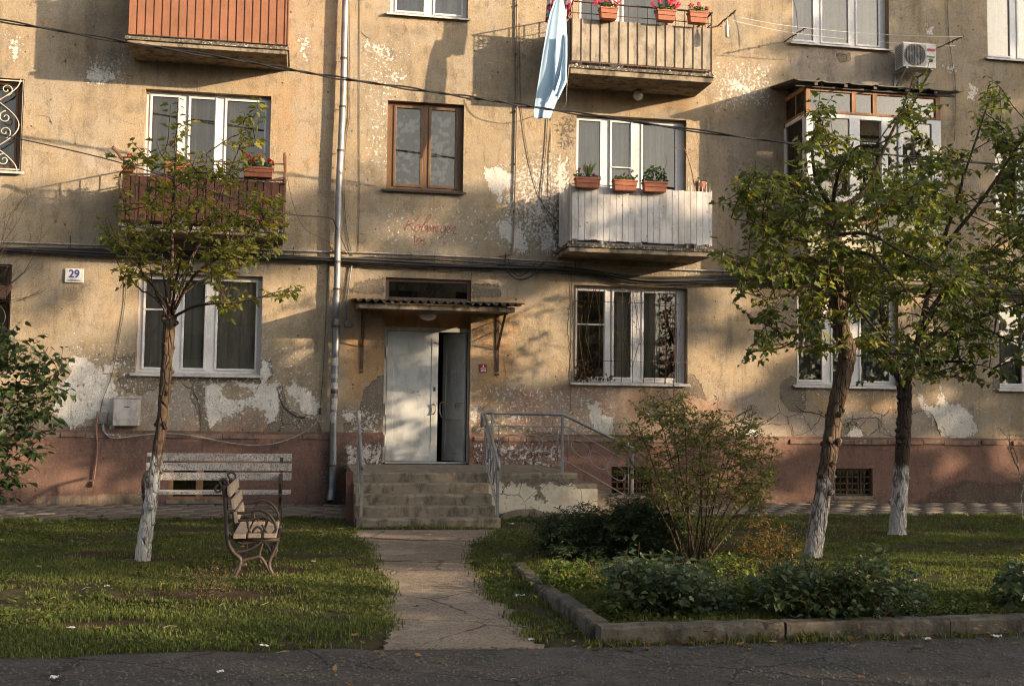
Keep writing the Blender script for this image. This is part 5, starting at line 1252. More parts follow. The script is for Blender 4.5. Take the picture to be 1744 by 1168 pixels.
m = MB(); m.box(2.60, 3.94, -2.745, -2.715, -.05, .60); m.build('side_wall', M['whitewash'], st, bevel=.004)
m = MB(); m.box(3.94, 4.25, -2.735, -2.70, -.05, .45); m.build('side_wall', M['whitewash'], st, bevel=.004)
m = MB(); m.poly([(2.75, -.05), (2.82, .1), (3.05, .16), (3.3, .17), (3.45, .12), (3.8, .1), (4.1, .04), (4.2, -.05)], -2.80, -2.74); m.build('footing', M['concrete'], st, bevel=.01)
# board leaning at the left flank
m = MB(); m.bar((.66, -2.9, 0.0), (.64, -2.9, .70), .10, .05, (0, 1, 0)); tag(m.build('leaning_board', weathered('red_brown_board', (.20, .085, .06), (.13, .06, .045), amt=.4, sc=6, rough=.8), origin=(.65, -2.9, 0)), 'narrow red brown board standing at the left flank of the steps', 'board')

def railing(label, segs, name='handrail'):
    t = thing(name, label, 'railing', segs[0][0]); return t
def tubeobj(t, nm, pts, r, n=8): m = MB(); m.tube(pts, r, n); return m.build(nm, M['rail_grey'], t, smooth=True)
# right front railing (down the steps)
for (xr, lab) in ((2.60, 'grey steel handrail on the right side of the front steps'), (.77, 'grey steel handrail on the left side of the front steps')):
    t = thing('handrail', lab, 'railing', (xr, -3.7, .13), 'grey handrails of the entrance')
    top = Vector((xr-.02, -2.62, 1.52)); bot = Vector((xr-.0, -3.74, .86))
    m = MB(); m.tube([top+Vector((0, .25, 0)) if xr < 1 else top, top, bot, bot+Vector((0, -.03, -.03)), bot+Vector((0, -.02, -.09))], .024, 10); m.build('top_rail', M['rail_grey'], t, smooth=True)
    m = MB(); m.bar((xr, -3.70, .13), (xr, -3.70, .86), .038); m.build('post', M['rail_grey'], t, bevel=.003)
    m = MB(); m.bar((xr, -2.62, .66), (xr, -2.62, 1.5), .038); m.build('post', M['rail_grey'], t, bevel=.003)
    lo = Vector((0, 0, -.58)); m = MB(); m.bar((xr, -2.64, .83), (xr, -3.68, .24), .018); m.bar((xr, -2.64, 1.36), (xr, -3.68, .74), .018)
    m.build('cross_bar', M['rail_grey'], t)
    m = MB()
    for k in range(4):
        f = .14+.24*k; c0 = Vector((xr, -2.62-1.08*f, 1.10-.60*f+.0))
        m.tube([c0+Vector((0, .12*math.cos(R(a)), .17*math.sin(R(a))-.0*0)) for a in range(0, 361, 24)], .009, 5, False)
    m.build('ring_ornament', M['rail_grey'], t, smooth=True)
# landing railing running right, then down the side steps
t = thing('handrail', 'long grey railing with ring ornament along the landing, bending down to the right', 'railing', (3.8, -2.4, .68), 'grey handrails of the entrance')
Y_ = -2.45
m = MB(); m.tube([(2.57, Y_, 1.33), (2.57, Y_, 1.53), (2.62, Y_, 1.545), (3.78, Y_, 1.53), (3.86, Y_, 1.50), (4.95, Y_, 1.0)], .025, 10); m.build('top_rail', M['rail_grey'], t, smooth=True)
for xx, za, zb_ in ((2.72, .68, 1.53), (3.78, .66, 1.52), (4.86, .1, 1.03)): m = MB(); m.bar((xx, Y_, za), (xx, Y_, zb_), .04); m.build('post', M['rail_grey'], t, bevel=.003)
m = MB(); m.tube([(2.57, Y_, 1.34), (2.72, Y_, 1.35), (3.86, Y_, 1.35), (4.86, Y_, .80)], .011, 6); m.tube([(2.78, Y_, .85), (3.84, Y_, .84), (4.86, Y_, .28)], .010, 6)
for xx, za, zb_ in ((2.82, .85, 1.35), (3.71, .84, 1.35), (3.87, .84, 1.35), (4.80, .32, .84)): m.bar((xx, Y_, za), (xx, Y_, zb_), .014)
m.build('cross_bar', M['rail_grey'], t, smooth=True)
for i in range(3):
    cx_ = 2.98+.29*i+.04; m = MB(); m.tube([(a, Y_+.006*(i % 2), b) for a, b in arc(cx_, 1.11, .175, 0, 360, 26, .115)], .008, 5, False); m.build('ring_ornament', M['rail_grey'], t, smooth=True)
for i in range(3):
    cx_ = 4.06+.27*i; cz_ = 1.02-.165*i; m = MB(); m.tube([(a, Y_+.006*(i % 2), b-.5*(a-cx_)) for a, b in arc(cx_, cz_, .15, 0, 360, 26, .11)], .008, 5, False); m.build('ring_ornament', M['rail_grey'], t, smooth=True)

# ================================================================== benches
def scroll(m, pts, r=.016): m.tube(smooth_path([Vector(p) for p in pts], 5), r, 6)
M['bench_white'] = weathered('flaking_white_bench_paint', (.55, .52, .49), (.42, .39, .36), dirt=(.13, .10, .08), amt=.5, sc=10, rough=.7, bump=.6, chips=(.10, .075, .06), chipamt=.575, edge=.12, grain=(.35, 1, 1))
M['bench_wood'] = weathered('worn_bench_wood', (.42, .31, .22), (.33, .25, .18), dirt=(.12, .08, .05), amt=.5, sc=6, rough=.8, bump=.4, chips=(.5, .42, .35), chipamt=.6, edge=.3)
# far bench: seen from the front, against the wall
bx0, bx1 = W(244, 860, -2.9).x, W(495, 860, -2.9).x
t = thing('park_bench', 'long bench with flaking white planks in front of the plinth', 'bench', ((bx0+bx1)/2, -2.9, 0), 'park benches')
for i, z in enumerate((.40, .40, .40)):
    m = MB(); y = -3.15+.13*i; m.box(bx0-.04, bx1+.0, y, y+.105, z, z+.042); m.build('seat_plank', M['bench_white'], t, bevel=.005)
for i, z in enumerate((.57, .70, .83)):
    m = MB(); m.box(bx0+.03*(i == 0), bx1, -2.76+.02*i, -2.725+.02*i, z, z+.105); m.build('back_plank', M['bench_white'], t, bevel=.005)
for xx in (bx0+.03, bx1-.14):
    m = MB(); scroll(m, [(xx, -3.18, .0), (xx, -3.12, .16), (xx, -3.0, .26), (xx, -3.1, .38)], .022); scroll(m, [(xx, -2.62, 0), (xx, -2.72, .18), (xx, -2.76, .36)], .022)
    m.bar((xx, -3.16, .38), (xx, -2.74, .385), .05, .03); m.bar((xx, -2.76, .37), (xx, -2.70, .93), .045, .03)
    scroll(m, [(xx, -2.76, .60), (xx, -2.95, .66), (xx, -3.12, .64), (xx, -3.2, .56), (xx, -3.14, .42)], .025)
    m.build('side_frame', M['dark_metal'], t)
# near bench: seen end-on, facing right
P0 = G(402, 985); gx = P0.x; by = P0.y     # rear foot of the near frame
def NB(px_, py_, Y): return W(px_, py_, Y)
Yn = by+.0; 
t = thing('park_bench', 'bench turned sideways on the lawn with black scrolled iron ends', 'bench', (gx+.2, Yn+.6, 0), 'park benches')
def PB(pts, Y): return [tuple(W(x, y, Yn)+Vector((0, Y, 0))) for x, y in pts]
for yo in (0.0, 1.15):
    m = MB()
    scroll(m, PB([(372, 825), (366, 832), (372, 838), (378, 830), (374, 820), (380, 815), (387, 819), (388, 827), (383, 833), (380, 826)], yo), .012)
    m.tube(smooth_path([Vector(p) for p in PB([(382, 828), (385, 870), (388, 920), (397, 940), (410, 955), (398, 985)], yo)], 5), [.022]*20+[.02]*6, 8)
    scroll(m, PB([(474, 918), (468, 935), (458, 960), (466, 980)], yo), .018); scroll(m, PB([(420, 960), (405, 965), (392, 985)], yo), .018); scroll(m, PB([(410, 955), (430, 950), (445, 950), (462, 978)], yo), .018)
    m.bar(PB([(404, 918)], yo)[0], PB([(476, 919)], yo)[0], .035, .03)
    scroll(m, PB([(388, 905), (410, 925), (445, 920), (425, 935), (400, 940)], yo), .013); scroll(m, PB([(447, 925), (442, 945), (448, 958), (470, 940), (468, 920)], yo), .012)
    scroll(m, PB([(391, 872), (415, 873), (440, 868), (460, 878), (470, 900), (458, 914)], yo), .015); scroll(m, PB([(404, 886), (425, 885), (450, 880), (465, 890)], yo), .012)
    scroll(m, PB([(421, 885), (425, 905), (436, 918), (431, 905), (438, 897), (446, 902), (443, 908), (438, 906)], yo), .011); scroll(m, PB([(446, 893), (458, 913), (460, 918)], yo), .011)
    scroll(m, PB([(421, 885), (432, 872), (442, 868)], yo), .010)
    m.build('side_frame', M['dark_metal'], t, smooth=True)
for (x, y) in ((408, 915), (433, 914), (460, 914)):
    a = W(x, y, Yn); m = MB(); m.box(a.x-.055, a.x+.058, Yn-.06, Yn+1.25, a.z-.005, a.z+.035); m.build('seat_plank', M['bench_wood'], t, bevel=.006)
for i, (x, y) in enumerate(((391, 836), (395, 858), (397, 880))):
    a = W(x, y, Yn); m = MB(); m.bar((a.x+.012*i, Yn-.06, a.z), (a.x+.012*i, Yn+1.25, a.z), .028, .095, (-.14, 0, 1)); m.build('back_plank', M['bench_wood'], t, bevel=.006)
# ================================================================== ground
def pxg(pts, z=0.0): return [(G(x, y, z).x, G(x, y, z).y) for x, y in pts]
def gnoise(X, Y, s, seed=0):
    """cheap smooth value noise"""
    x = X*s+seed*17.3; y = Y*s+seed*9.1; xi = np.floor(x); yi = np.floor(y); fx = x-xi; fy = y-yi
    def hsh(a, b): v = np.sin(a*127.1+b*311.7+seed)*43758.5453; return v-np.floor(v)
    ux = fx*fx*(3-2*fx); uy = fy*fy*(3-2*fy)
    return (hsh(xi, yi)*(1-ux)+hsh(xi+1, yi)*ux)*(1-uy)+(hsh(xi, yi+1)*(1-ux)+hsh(xi+1, yi+1)*ux)*uy
def fbm(X, Y, s, seed=0): return .55*gnoise(X, Y, s, seed)+.3*gnoise(X, Y, s*2.3, seed+1)+.15*gnoise(X, Y, s*5.1, seed+2)
KY = G(1300, 1091).y                                    # outer face of the kerb along the road
kerb_leg = pxg([(1004, 1090), (940, 1040), (905, 1005), (872, 970), (852, 948)])
path_poly = pxg([(607, 903), (600, 915), (628, 930), (632, 955), (655, 985), (662, 1010), (652, 1040), (668, 1062), (664, 1085), (655, 1106)])
path_right = pxg([(925, 1104), (900, 1085), (880, 1062), (872, 1040), (835, 1015), (825, 990), (800, 965), (805, 940), (800, 928), (842, 915), (845, 903)])
path_out = path_poly+path_right
road_edge = [(-60, -11.75)]+[(-8, -11.7)]+pxg([(0, 1122), (200, 1116), (330, 1110), (450, 1112), (560, 1106), (655, 1106), (925, 1104), (1000, 1098)])+[(1.95, KY-.06), (60, KY-.06)]
bed_ring = (G(345, 1022).x, G(345, 1022).y)
patches_bare = [(*bed_ring, .72, .33, 1), (G(165, 948).x, G(165, 948).y, .33, .22, .9), (G(245, 955).x, G(245, 955).y, .4, .3, .8), (G(430, 975).x, G(430, 975).y, .6, .5, .75), (G(190, 1068).x, G(190, 1068).y, .55, .14, .8), (G(80, 1000).x, G(80, 1000).y, .3, .2, .5),
                (G(1690, 933).x, G(1690, 933).y, .8, .35, .85), (G(1230, 985).x, G(1230, 985).y, 1.2, .6, .9), (G(1380, 962).x, G(1380, 962).y, .4, .3, .6), (G(1528, 912).x, G(1528, 912).y, .45, .3, .8), (G(400, 880).x, G(400, 905).y, 1.1, .28, .6), (G(1060, 950).x, G(1060, 950).y, 1.1, .8, .95)]
def bare(X, Y):
    b = np.zeros(X.shape)
    for (cx, cy, rx, ry, v) in patches_bare: b = np.maximum(b, v*np.clip(1.9-1.35*np.sqrt(((X-cx)/rx)**2+((Y-cy)/ry)**2), 0, 1))
    return b
def road_y(X): return np.interp(X, [p[0] for p in road_edge], [p[1] for p in road_edge])
def lawn_z(X, Y):
    z = .02+.03*(fbm(X, Y, .8, 3)-.5)+.02*(fbm(X, Y, 4, 5)-.5)
    d = np.sqrt(((X-bed_ring[0])/.8)**2+((Y-bed_ring[1])/.42)**2); z = z-.04*np.clip(1.1-d, 0, 1)+.045*np.exp(-((d-1)/.16)**2)
    mx, my = G(165, 948).x, G(165, 948).y; z = z+.05*np.exp(-(((X-mx)/.4)**2+((Y-my)/.25)**2))
    kx = (X > 2.1) & (Y > KY); z = z+.05*np.clip((X-1.9)/.5, 0, 1)*np.clip((-5.8-Y)/2.5, 0, 1)
    z = z*np.clip((Y-road_y(X)+.02)/.45, 0, 1)*np.clip((-2.5-Y)/.08+.2, .2, 1)
    return z
# one sheet to the horizon, finely modelled in front of the house
xs = np.concatenate([np.linspace(-90, -9, 12)[:-1], np.arange(-9, 14, .07), np.linspace(14, 95, 12)]); ys = np.concatenate([np.linspace(-90, -13, 12)[:-1], np.arange(-13, -2.35, .07), np.array([-2.35, 0, 12, 60, 120])])
X, Y = np.meshgrid(xs, ys); path_sd = sdf(X, Y, path_out)
Zg = lawn_z(X, Y); Zg = np.where(path_sd > -.04, np.minimum(Zg, -.03), Zg); Zg = np.where(Y < road_y(X), -.03, Zg); Zg = np.where(Y > -2.5, -.03, Zg)
idx = np.arange(X.size).reshape(X.shape); q = np.stack([idx[:-1, :-1], idx[:-1, 1:], idx[1:, 1:], idx[1:, :-1]], -1).reshape(-1, 4)
t = NT('lawn_soil'); n1 = t.noise(1.6, 5, .65); n2 = t.noise(22, 6, .75); b = t.attr('bare', 'Fac')
col = t.mix(t.rg(n1, .35, .65), (.036, .038, .018), (.052, .048, .025)); col = t.mix(t.rg(n2, .4, .7), col, (.068, .052, .03))
col = t.mix(b, col, t.mix(t.rg(n2, .3, .7), (.075, .05, .032), (.03, .021, .015)))
M['lawn_soil'] = t.done(col, 1, t.bump(n2, .9, .03), **{'Specular IOR Level': .1})
lawn = np_mesh('lawn', np.stack([X.ravel(), Y.ravel(), Zg.ravel()], 1), q.ravel(), np.full(len(q), 4), M['lawn_soil'], None, {'bare': ('FLOAT', bare(X, Y).ravel())}, smooth=True)
tag(lawn, kind='structure')
def asphalt(name, c1, c2, c3, joints=False, sc=1.0):
    t = NT(name); n1 = t.noise(.8, 5, .65); n2 = t.noise(7, 6, .75); n3 = t.noise(90, 3, .7); v = t.voro(75, None, 'F1', 'Color'); s = t.sep(v)
    col = t.mix(t.rg(n1, .35, .65), c1, c2); col = t.mix(t.rg(n2, .5, .72), col, c3)
    col = t.mix(t.rg(s[0], .6, 1, 0, .5), col, tuple(x*1.35 for x in c1)); col = t.mix(t.rg(s[1], .8, .82, 0, .6), col, tuple(x*.3 for x in c1))
    vc = t.mix(.18, t.co, t.noise(2.2, 5, .65, None, col=True), 'ADD'); e = t.voro(.75, vc, 'DISTANCE_TO_EDGE'); ck = t.rg(e, 0, .011, .9, 0)
    col = t.mix(t.ma('MULTIPLY', ck, t.rg(n1, .36, .5)), col, (.022, .019, .016)); col = t.mix(t.rg(t.noise(1.3, 7, .75, t.mapv((1, 1, 1), (8, 3, 0))), .54, .57, 0, .45), col, tuple(x*1.5 for x in c1)); col = t.mix(t.rg(t.noise(2.1, 6, .7, t.mapv((1, 1, 1), (2, 9, 0))), .56, .62, 0, .5), col, tuple(x*.55 for x in c1))
    h = t.ma('ADD', t.ma('MULTIPLY', n2, .6), t.ma('MULTIPLY', t.voro(75), -.5)); h = t.ma('SUBTRACT', h, ck)
    return t.done(col, .95, t.bump(h, .75, .012), **{'Specular IOR Level': .25})
M['road'] = asphalt('worn_asphalt', (.064, .056, .048), (.047, .042, .037), (.09, .078, .065))
M['path'] = asphalt('worn_path_concrete', (.235, .185, .14), (.18, .145, .11), (.13, .105, .08))
def sheet(poly, z, name, mat, amp=.006, step=.12, thick=.03):
    xs = [p[0] for p in poly]; ys = [p[1] for p in poly]
    m = MB(); m.prism(poly, z-thick, z); return tag(m.build(name, M[mat]), kind='structure')
def rough_edge(pts, step=.07, a=.03):
    out = []
    for (x0_, y0_), (x1_, y1_) in zip(pts[:-1], pts[1:]):
        l = math.hypot(x1_-x0_, y1_-y0_); n = max(1, int(l/step)) if l < 12 else 1
        for i in range(n): tt = i/n; out.append((x0_+(x1_-x0_)*tt+random.uniform(-a, a)*(n > 1), y0_+(y1_-y0_)*tt+random.uniform(-a, a)*(n > 1)))
    return out+[pts[-1]]
re_ = [(x, y+(.10*(float(gnoise(np.array([x]), np.array([0.]), 2.1, 3)[0])-.5)+.06*(float(gnoise(np.array([x]), np.array([0.]), 7., 5)[0])-.5))*(x < .4)) for x, y in rough_edge(road_edge)]; sheet([(-60, -60), (60, -60)]+re_[::-1], .0, 'road', 'road')
pe = rough_edge(path_poly+[path_right[0]])[:-1]
le = rough_edge(path_poly, .07, .035); ri = rough_edge(path_right, .07, .035)
sheet((le+ri)[::-1] if False else le+ri, .008, 'path', 'path')
m = MB()
for pts in ([(600, 917), (690, 920), (800, 922)], [(640, 956), (720, 958), (802, 960)]):
    g_ = rough_edge(pxg(pts), .05, .006)
    for a, b_ in zip(g_[:-1], g_[1:]): m.bar((*a, .009), (*b_, .009), .02+random.random()*.02, .003)
tag(m.build('path_joint', M['soil']), kind='structure')
# paved strip along the wall: individual slabs merged in one walk
t = NT('pavement_slabs'); at = t.attr('rnd', 'Fac'); n2 = t.noise(9, 6, .75); n1 = t.noise(1.2, 4, .6)
col = t.mix(at, (.19, .155, .125), (.235, .20, .16)); col = t.mix(t.rg(n2, .45, .7), col, (.09, .075, .058)); col = t.mix(t.rg(n1, .5, .7, 0, .5), col, (.07, .06, .045))
M['paving'] = t.done(col, .95, t.bump(n2, .7, .015), **{'Specular IOR Level': .2})
vs = []; fs = []; rn = []
for j, y in enumerate(np.arange(-2.5, -.05, .35)):
    for i in range(int(24/.42)):
        x = -8.5+i*.42+(.21 if j % 2 else 0)
        if .66 < x+.21 < 5.7 and y > -2.75: continue
        g = .012+random.random()*.014; z = .032+random.uniform(-.002, .002); tx, ty = random.uniform(-.004, .004), random.uniform(-.003, .003)
        q_ = [(x+g, y+g), (x+.42-g, y+g), (x+.42-g, y+.35-g), (x+g, y+.35-g)]; b0 = len(vs)
        vs += [(a+random.uniform(-.006, .006), b_+random.uniform(-.006, .006), -.03) for a, b_ in q_]+[(a, b_, z+tx*(k in (1, 2))+ty*(k > 1)) for k, (a, b_) in enumerate(q_)]
        fs += [(b0+4, b0+5, b0+6, b0+7), (b0, b0+1, b0+5, b0+4), (b0+1, b0+2, b0+6, b0+5), (b0+2, b0+3, b0+7, b0+6), (b0+3, b0, b0+4, b0+7)]; rn += [random.random()]*8
o = np_mesh('pavement', vs, np.array(fs).ravel(), np.full(len(fs), 4), M['paving'], None, {'rnd': ('FLOAT', rn)}); tag(o, kind='structure')
# kerbs
def kerb(a, b_, w, h, label, taper=0, mat='concrete'):
    a = Vector((*a, 0)); b_ = Vector((*b_, 0)); d = (b_-a); L_ = d.length; d.normalize(); nrm = Vector((-d.y, d.x, 0)); n = max(3, int(L_/.07)); m = MB(); vs = []
    for i in range(n+1):
        p = a+d*(L_*i/n); c = random.uniform(.006, .02) if random.random() < .85 else random.uniform(.02, .05); hh = h*(1-taper*i/n)+random.uniform(-.004, .004)
        for (u, z) in ((0, -.05), (0, hh-c), (c, hh), (w-.01, hh+random.uniform(-.003, .003)), (w, hh-.012), (w, -.05)): v = p+nrm*u; vs.append((v.x, v.y, z))
    F = []
    for i in range(n):
        for k in range(6): F.append((6*i+k, 6*i+6+k, 6*i+6+(k+1) % 6, 6*i+(k+1) % 6))
    F += [tuple(range(6))[::-1], tuple(6*n+k for k in range(6))]
    m.add(vs, F); return tag(m.build('kerb', M[mat], None, False, origin=tuple(a)), label, 'kerb', 'kerb stones round the planted corner')
M['kerb'] = weathered('kerb_concrete', (.15, .128, .10), (.10, .088, .07), dirt=(.04, .034, .027), amt=.8, sc=3, rough=.95, bump=.8, fine=40, chips=(.3, .26, .21), chipamt=.66, edge=.3, spec=.15)
kx0 = kerb_leg[0][0]+.03; xs_k = [kx0, G(1338, 1090).x, G(1640, 1090).x, 7.4, 10, 13, 16, 20]
labs = ['long kerb stone beside the chipped corner stone', 'long kerb stone in front of the dark leafy bush', 'kerb stone at the right edge of the frame with the cracked end', 'kerb stone beyond the right edge of the frame', 'far kerb stone beyond the right edge', 'farther kerb stone beyond the right edge', 'last kerb stone beyond the right edge']
for i, (a, b_) in enumerate(zip(xs_k[:-1], xs_k[1:])): kerb((a+.008, KY+random.uniform(-.01, .01)), (b_-.008, KY+random.uniform(-.01, .01)), .15, .118, labs[i], mat='kerb')
klabs = ['chipped corner kerb stone with broken whitish end', 'slanting kerb stone second from the corner', 'narrow kerb stone beside the path middle', 'farthest low kerb stone sinking into the grass']
for i, (a, b_) in enumerate(zip(kerb_leg[:-1], kerb_leg[1:])):
    va, vb = Vector(a), Vector(b_); d = (vb-va).normalized()*.01
    kerb(tuple(vb-d), tuple(va+d), .13, .13-.03*i, klabs[i], mat='kerb')

# ------------------------------------------------------------------ grass
M['grass'] = leaf_mat('grass_blades', [(0, (.035, .055, .014)), (.35, (.078, .102, .025)), (.62, (.13, .145, .038)), (.84, (.20, .175, .065)), (1, (.28, .22, .11))], .4, .55, .25)
def grass_blades(name, Xc, Yc, hmul=1.0, mat='grass', bias=0.0, parent=None, bend=.55, wmul=1.0):
    n = len(Xc); Zc = lawn_z(Xc, Yc); hn = fbm(Xc, Yc, 1.3, 9); h = (.014+.032*hn+.018*rng.random(n))*hmul
    a = rng.uniform(0, 2*np.pi, n); l = rng.random(n)**1.0*bend; w = (.0032+.003*rng.random(n))*wmul
    dx, dy = np.cos(a), np.sin(a); px, py = -dy, dx
    B = np.stack([Xc, Yc, Zc-.01], 1)
    def pnt(t, s, k): return B+np.stack([dx*h*l*k+px*w*s, dy*h*l*k+py*w*s, h*t], 1)
    V = np.stack([pnt(0, -1, 0), pnt(0, 1, 0), pnt(.6, .75, .35), pnt(.6, -.75, .35), pnt(.95-.3*0, 0, 1.1)], 1).reshape(-1, 3)
    b0 = (np.arange(n)*5)[:, None]; loops = (b0+np.array([0, 1, 2, 3, 3, 2, 4])[None]).ravel(); lt = np.tile([4, 3], n)
    r = np.clip(.45*fbm(Xc, Yc, .9, 21)+.55*rng.random(n)**1.6+bias, 0, 1)
    return np_mesh(name, V, loops, lt, M[mat], parent, {'rnd': ('FLOAT', np.repeat(r, 5))})
N = 1000000
Xc = rng.uniform(-6.8, 13.5, N); Yc = -2.48-(9.4)*rng.random(N)**.8
dist = Yc+DCAM
lx = dist*math.tan(YAW-R(24.5))-1.6; rx = dist*math.tan(YAW+R(24.5))+1.4
keep = (Xc > lx) & (Xc < rx) & (Yc > road_y(Xc)-.05+.16*gnoise(Xc, Xc*0, 3.0, 8))
keep &= rng.random(N) < np.clip(1.45-dist/15, .35, 1)
Xc, Yc = Xc[keep], Yc[keep]
psd = sdf(Xc, Yc, path_out); keep = psd < .14*(rng.random(len(Xc))**2)-.01
keep &= ~((Xc > .62) & (Xc < 4.6) & (Yc > -3.86) & (Yc > -2.75+(-1.2)*(Xc < 2.66)))
kl = np.interp(Yc, [p[1] for p in kerb_leg], [p[0] for p in kerb_leg]); nearleg = (Xc > kl-.15) & (Xc < kl+.02) & (Yc < kerb_leg[-1][1]); keep &= ~nearleg
keep &= ~((Xc > kx0-.1) & (Yc < KY+.16))
cov = 1-bare(Xc, Yc)*1.05-np.clip((fbm(Xc, Yc, 1.1, 33)-.50)*4.0, 0, .9)-np.clip((fbm(Xc, Yc, 5.0, 35)-.5)*2.2, 0, .5)-np.clip((Yc < -10.6)*(fbm(Xc, Yc, 2.2, 40)-.4)*2.0, 0, .45)
edge = (psd > -.35); cov = np.where(edge, cov*(.45+.5*gnoise(Xc, Yc, 5, 4)), cov)
keep &= rng.random(len(Xc)) < cov
Xc, Yc = Xc[keep], Yc[keep]
tag(grass_blades('grass', Xc, Yc), kind='stuff')
# longer tufts along the paving and kerb
tx = []; ty = []
def tuft(x, y, n, r): tx.extend(x+rng.normal(0, r, n)); ty.extend(y+rng.normal(0, r, n))
for i in range(230):
    x = random.uniform(-4.5, 12.5); 
    if .6 < x < 4.9: continue
    tuft(x, -2.56+random.uniform(-.06, .04), random.randint(12, 34), .05)
for i in range(70): x = random.uniform(kx0, 6); tuft(x, KY+.2+random.uniform(0, .1), 26, .05)
for i in range(46): x = random.uniform(kx0-.1, 5.6); tuft(x, KY-.03+random.uniform(-.03, .0), 12, .03)
for i in range(40): a, b_ = kerb_leg[0], kerb_leg[-1]; f = random.random(); tuft(a[0]+(b_[0]-a[0])*f+random.uniform(-.16, -.04), a[1]+(b_[1]-a[1])*f, 22, .05)
for i in range(150): x = random.uniform(2.1, 7); tuft(x, random.uniform(KY+.25, -8.5), 36, .05)
tuft(G(1140, 1035).x, G(1140, 1035).y, 90, .07); tuft(G(1000, 985).x, G(1000, 985).y, 120, .12)
tx = np.array(tx); ty = np.array(ty)
o = tag(grass_blades('grass_tufts', tx, ty, 1.5, bend=.9, wmul=1.15), kind='stuff')
# low clover-like weeds
n = 15000; Xw = rng.uniform(-5, 11, n*3); Yw = rng.uniform(-11.5, -2.6, n*3); k_ = (fbm(Xw, Yw, 1.7, 55) > .52) & (Yw > road_y(Xw)+.05) & (sdf(Xw, Yw, path_out) < .03)
dist = Yw+DCAM; k_ &= (Xw > dist*math.tan(YAW-R(24.5))-.5) & (Xw < dist*math.tan(YAW+R(24.5))+.5) & (bare(Xw, Yw) < .5) & ~((Xw > kx0-.1) & (Yw < KY+.16)) & ~((Xw > .6) & (Xw < 5) & (Yw > -3.9))
Xw, Yw = Xw[k_][:n], Yw[k_][:n]; nw = len(Xw)
o = leaf_mesh('ground_weeds', np.stack([Xw, Yw, lawn_z(Xw, Yw)+rng.uniform(.012, .05, nw)], 1), rdirs(nw)*np.array([1, 1, .25]), rdirs(nw)*.5+np.array([0, 0, 1.]), rng.uniform(.018, .042, nw), 'wide', M['grass'], None, np.clip(.1+.4*rng.random(nw), 0, 1)); tag(o, kind='stuff')
# fallen leaves and small debris
M['dead_leaf'] = leaf_mat('fallen_leaves', [(0, (.08, .045, .022)), (.6, (.16, .085, .035)), (.92, (.27, .17, .07)), (1, (.38, .3, .08))], .15, .8, .15)
n = 620; Xl = rng.uniform(-4.5, 9, n); Yl = rng.uniform(-13.2, -2.6, n); nearkerb = rng.random(n) < .12; Yl = np.where(nearkerb, KY-.05-np.abs(rng.normal(0, .25, n)), Yl); Xl = np.where(nearkerb, rng.uniform(.0, 6, n), Xl)
zl = np.where((Yl < road_y(Xl)) | (sdf(Xl, Yl, path_out) > 0), .012, lawn_z(Xl, Yl)+.035); zl = np.where(Yl > -2.55, .03, zl)
m_ = slice(0, 90); Yl[m_] = KY-.04-np.abs(rng.normal(0, .16, 90)); Xl[m_] = rng.uniform(1.6, 6.5, 90); nearkerb[m_] = True; k_ = ~((Xl > .6) & (Xl < 5) & (Yl > -3.95)); k_ &= ((Yl > road_y(Xl)) & (sdf(Xl, Yl, path_out) < 0)) | (rng.random(n) < .35) | nearkerb
Xl, Yl, zl = Xl[k_], Yl[k_], zl[k_]; nl = len(Xl)
tag(leaf_mesh('leaf_litter', np.stack([Xl, Yl, zl], 1), rdirs(nl)*np.array([1, 1, .2]), rdirs(nl)*.35+np.array([0, 0, 1.]), rng.uniform(.026, .062, nl), 'lobed', M['dead_leaf'], None, fold=.3, droop=-.15), kind='stuff')
m = MB()
for i in range(170):
    x, y = random.uniform(-3, 6), random.uniform(-12.8, -4)
    z = .012 if y < float(road_y(np.array([x]))[0]) else .05
    if z == .012 and random.random() < .5: continue
    a = random.uniform(0, 6.28); l = random.uniform(.04, .16); m.tube([(x, y, z), (x+l*.5*math.cos(a), y+l*.5*math.sin(a), z+.008), (x+l*math.cos(a+.3), y+l*math.sin(a+.3), z)], .0028, 4)
tag(m.build('fallen_twigs', weathered('dry_twig_bark', (.2, .14, .09), sc=10)), kind='stuff')
# grit on the road
n = 5200; Xg = rng.uniform(-4, 8, n); Yg = KY-.1-np.abs(rng.normal(0, .9, n)); sG = rng.uniform(.004, .011, n); c8 = np.array([(-1, -1, 0), (1, -1, 0), (1, 1, 0), (-1, 1, 0), (0, 0, 1.1)])
k_ = Yg < road_y(Xg)-.01; Xg, Yg, sG = Xg[k_], Yg[k_], sG[k_]; n = len(Xg)
an = rng.uniform(0, 6.28, n); cc = c8[None]*sG[:, None, None]*rng.uniform(.6, 1.3, (n, 5, 1)); xr = cc[..., 0]*np.cos(an)[:, None]-cc[..., 1]*np.sin(an)[:, None]; yr = cc[..., 0]*np.sin(an)[:, None]+cc[..., 1]*np.cos(an)[:, None]
V = np.stack([Xg[:, None]+xr, Yg[:, None]+yr, cc[..., 2]+.001], -1).reshape(-1, 3); loops = ((np.arange(n)*5)[:, None]+np.array([0, 1, 4, 1, 2, 4, 2, 3, 4, 3, 0, 4])[None]).ravel()
tag(np_mesh('grit', V, loops, np.full(n*4, 3), weathered('grit_stone', (.075, .068, .06), (.10, .09, .078), sc=12)), kind='stuff')
n = 420; a_ = G(1105, 948); Xr = a_.x+rng.normal(0, .5, n); Yr = a_.y+rng.normal(0, .22, n)
tag(leaf_mesh('leaf_litter', np.stack([Xr, Yr, lawn_z(Xr, Yr)+.02], 1), rdirs(n)*np.array([1, 1, .3]), rdirs(n)*.5+np.array([0, 0, 1.]), rng.uniform(.03, .06, n), 'lobed', M['dead_leaf'], None, rng.random(n)*.8, fold=.3, droop=-.15), kind='stuff')
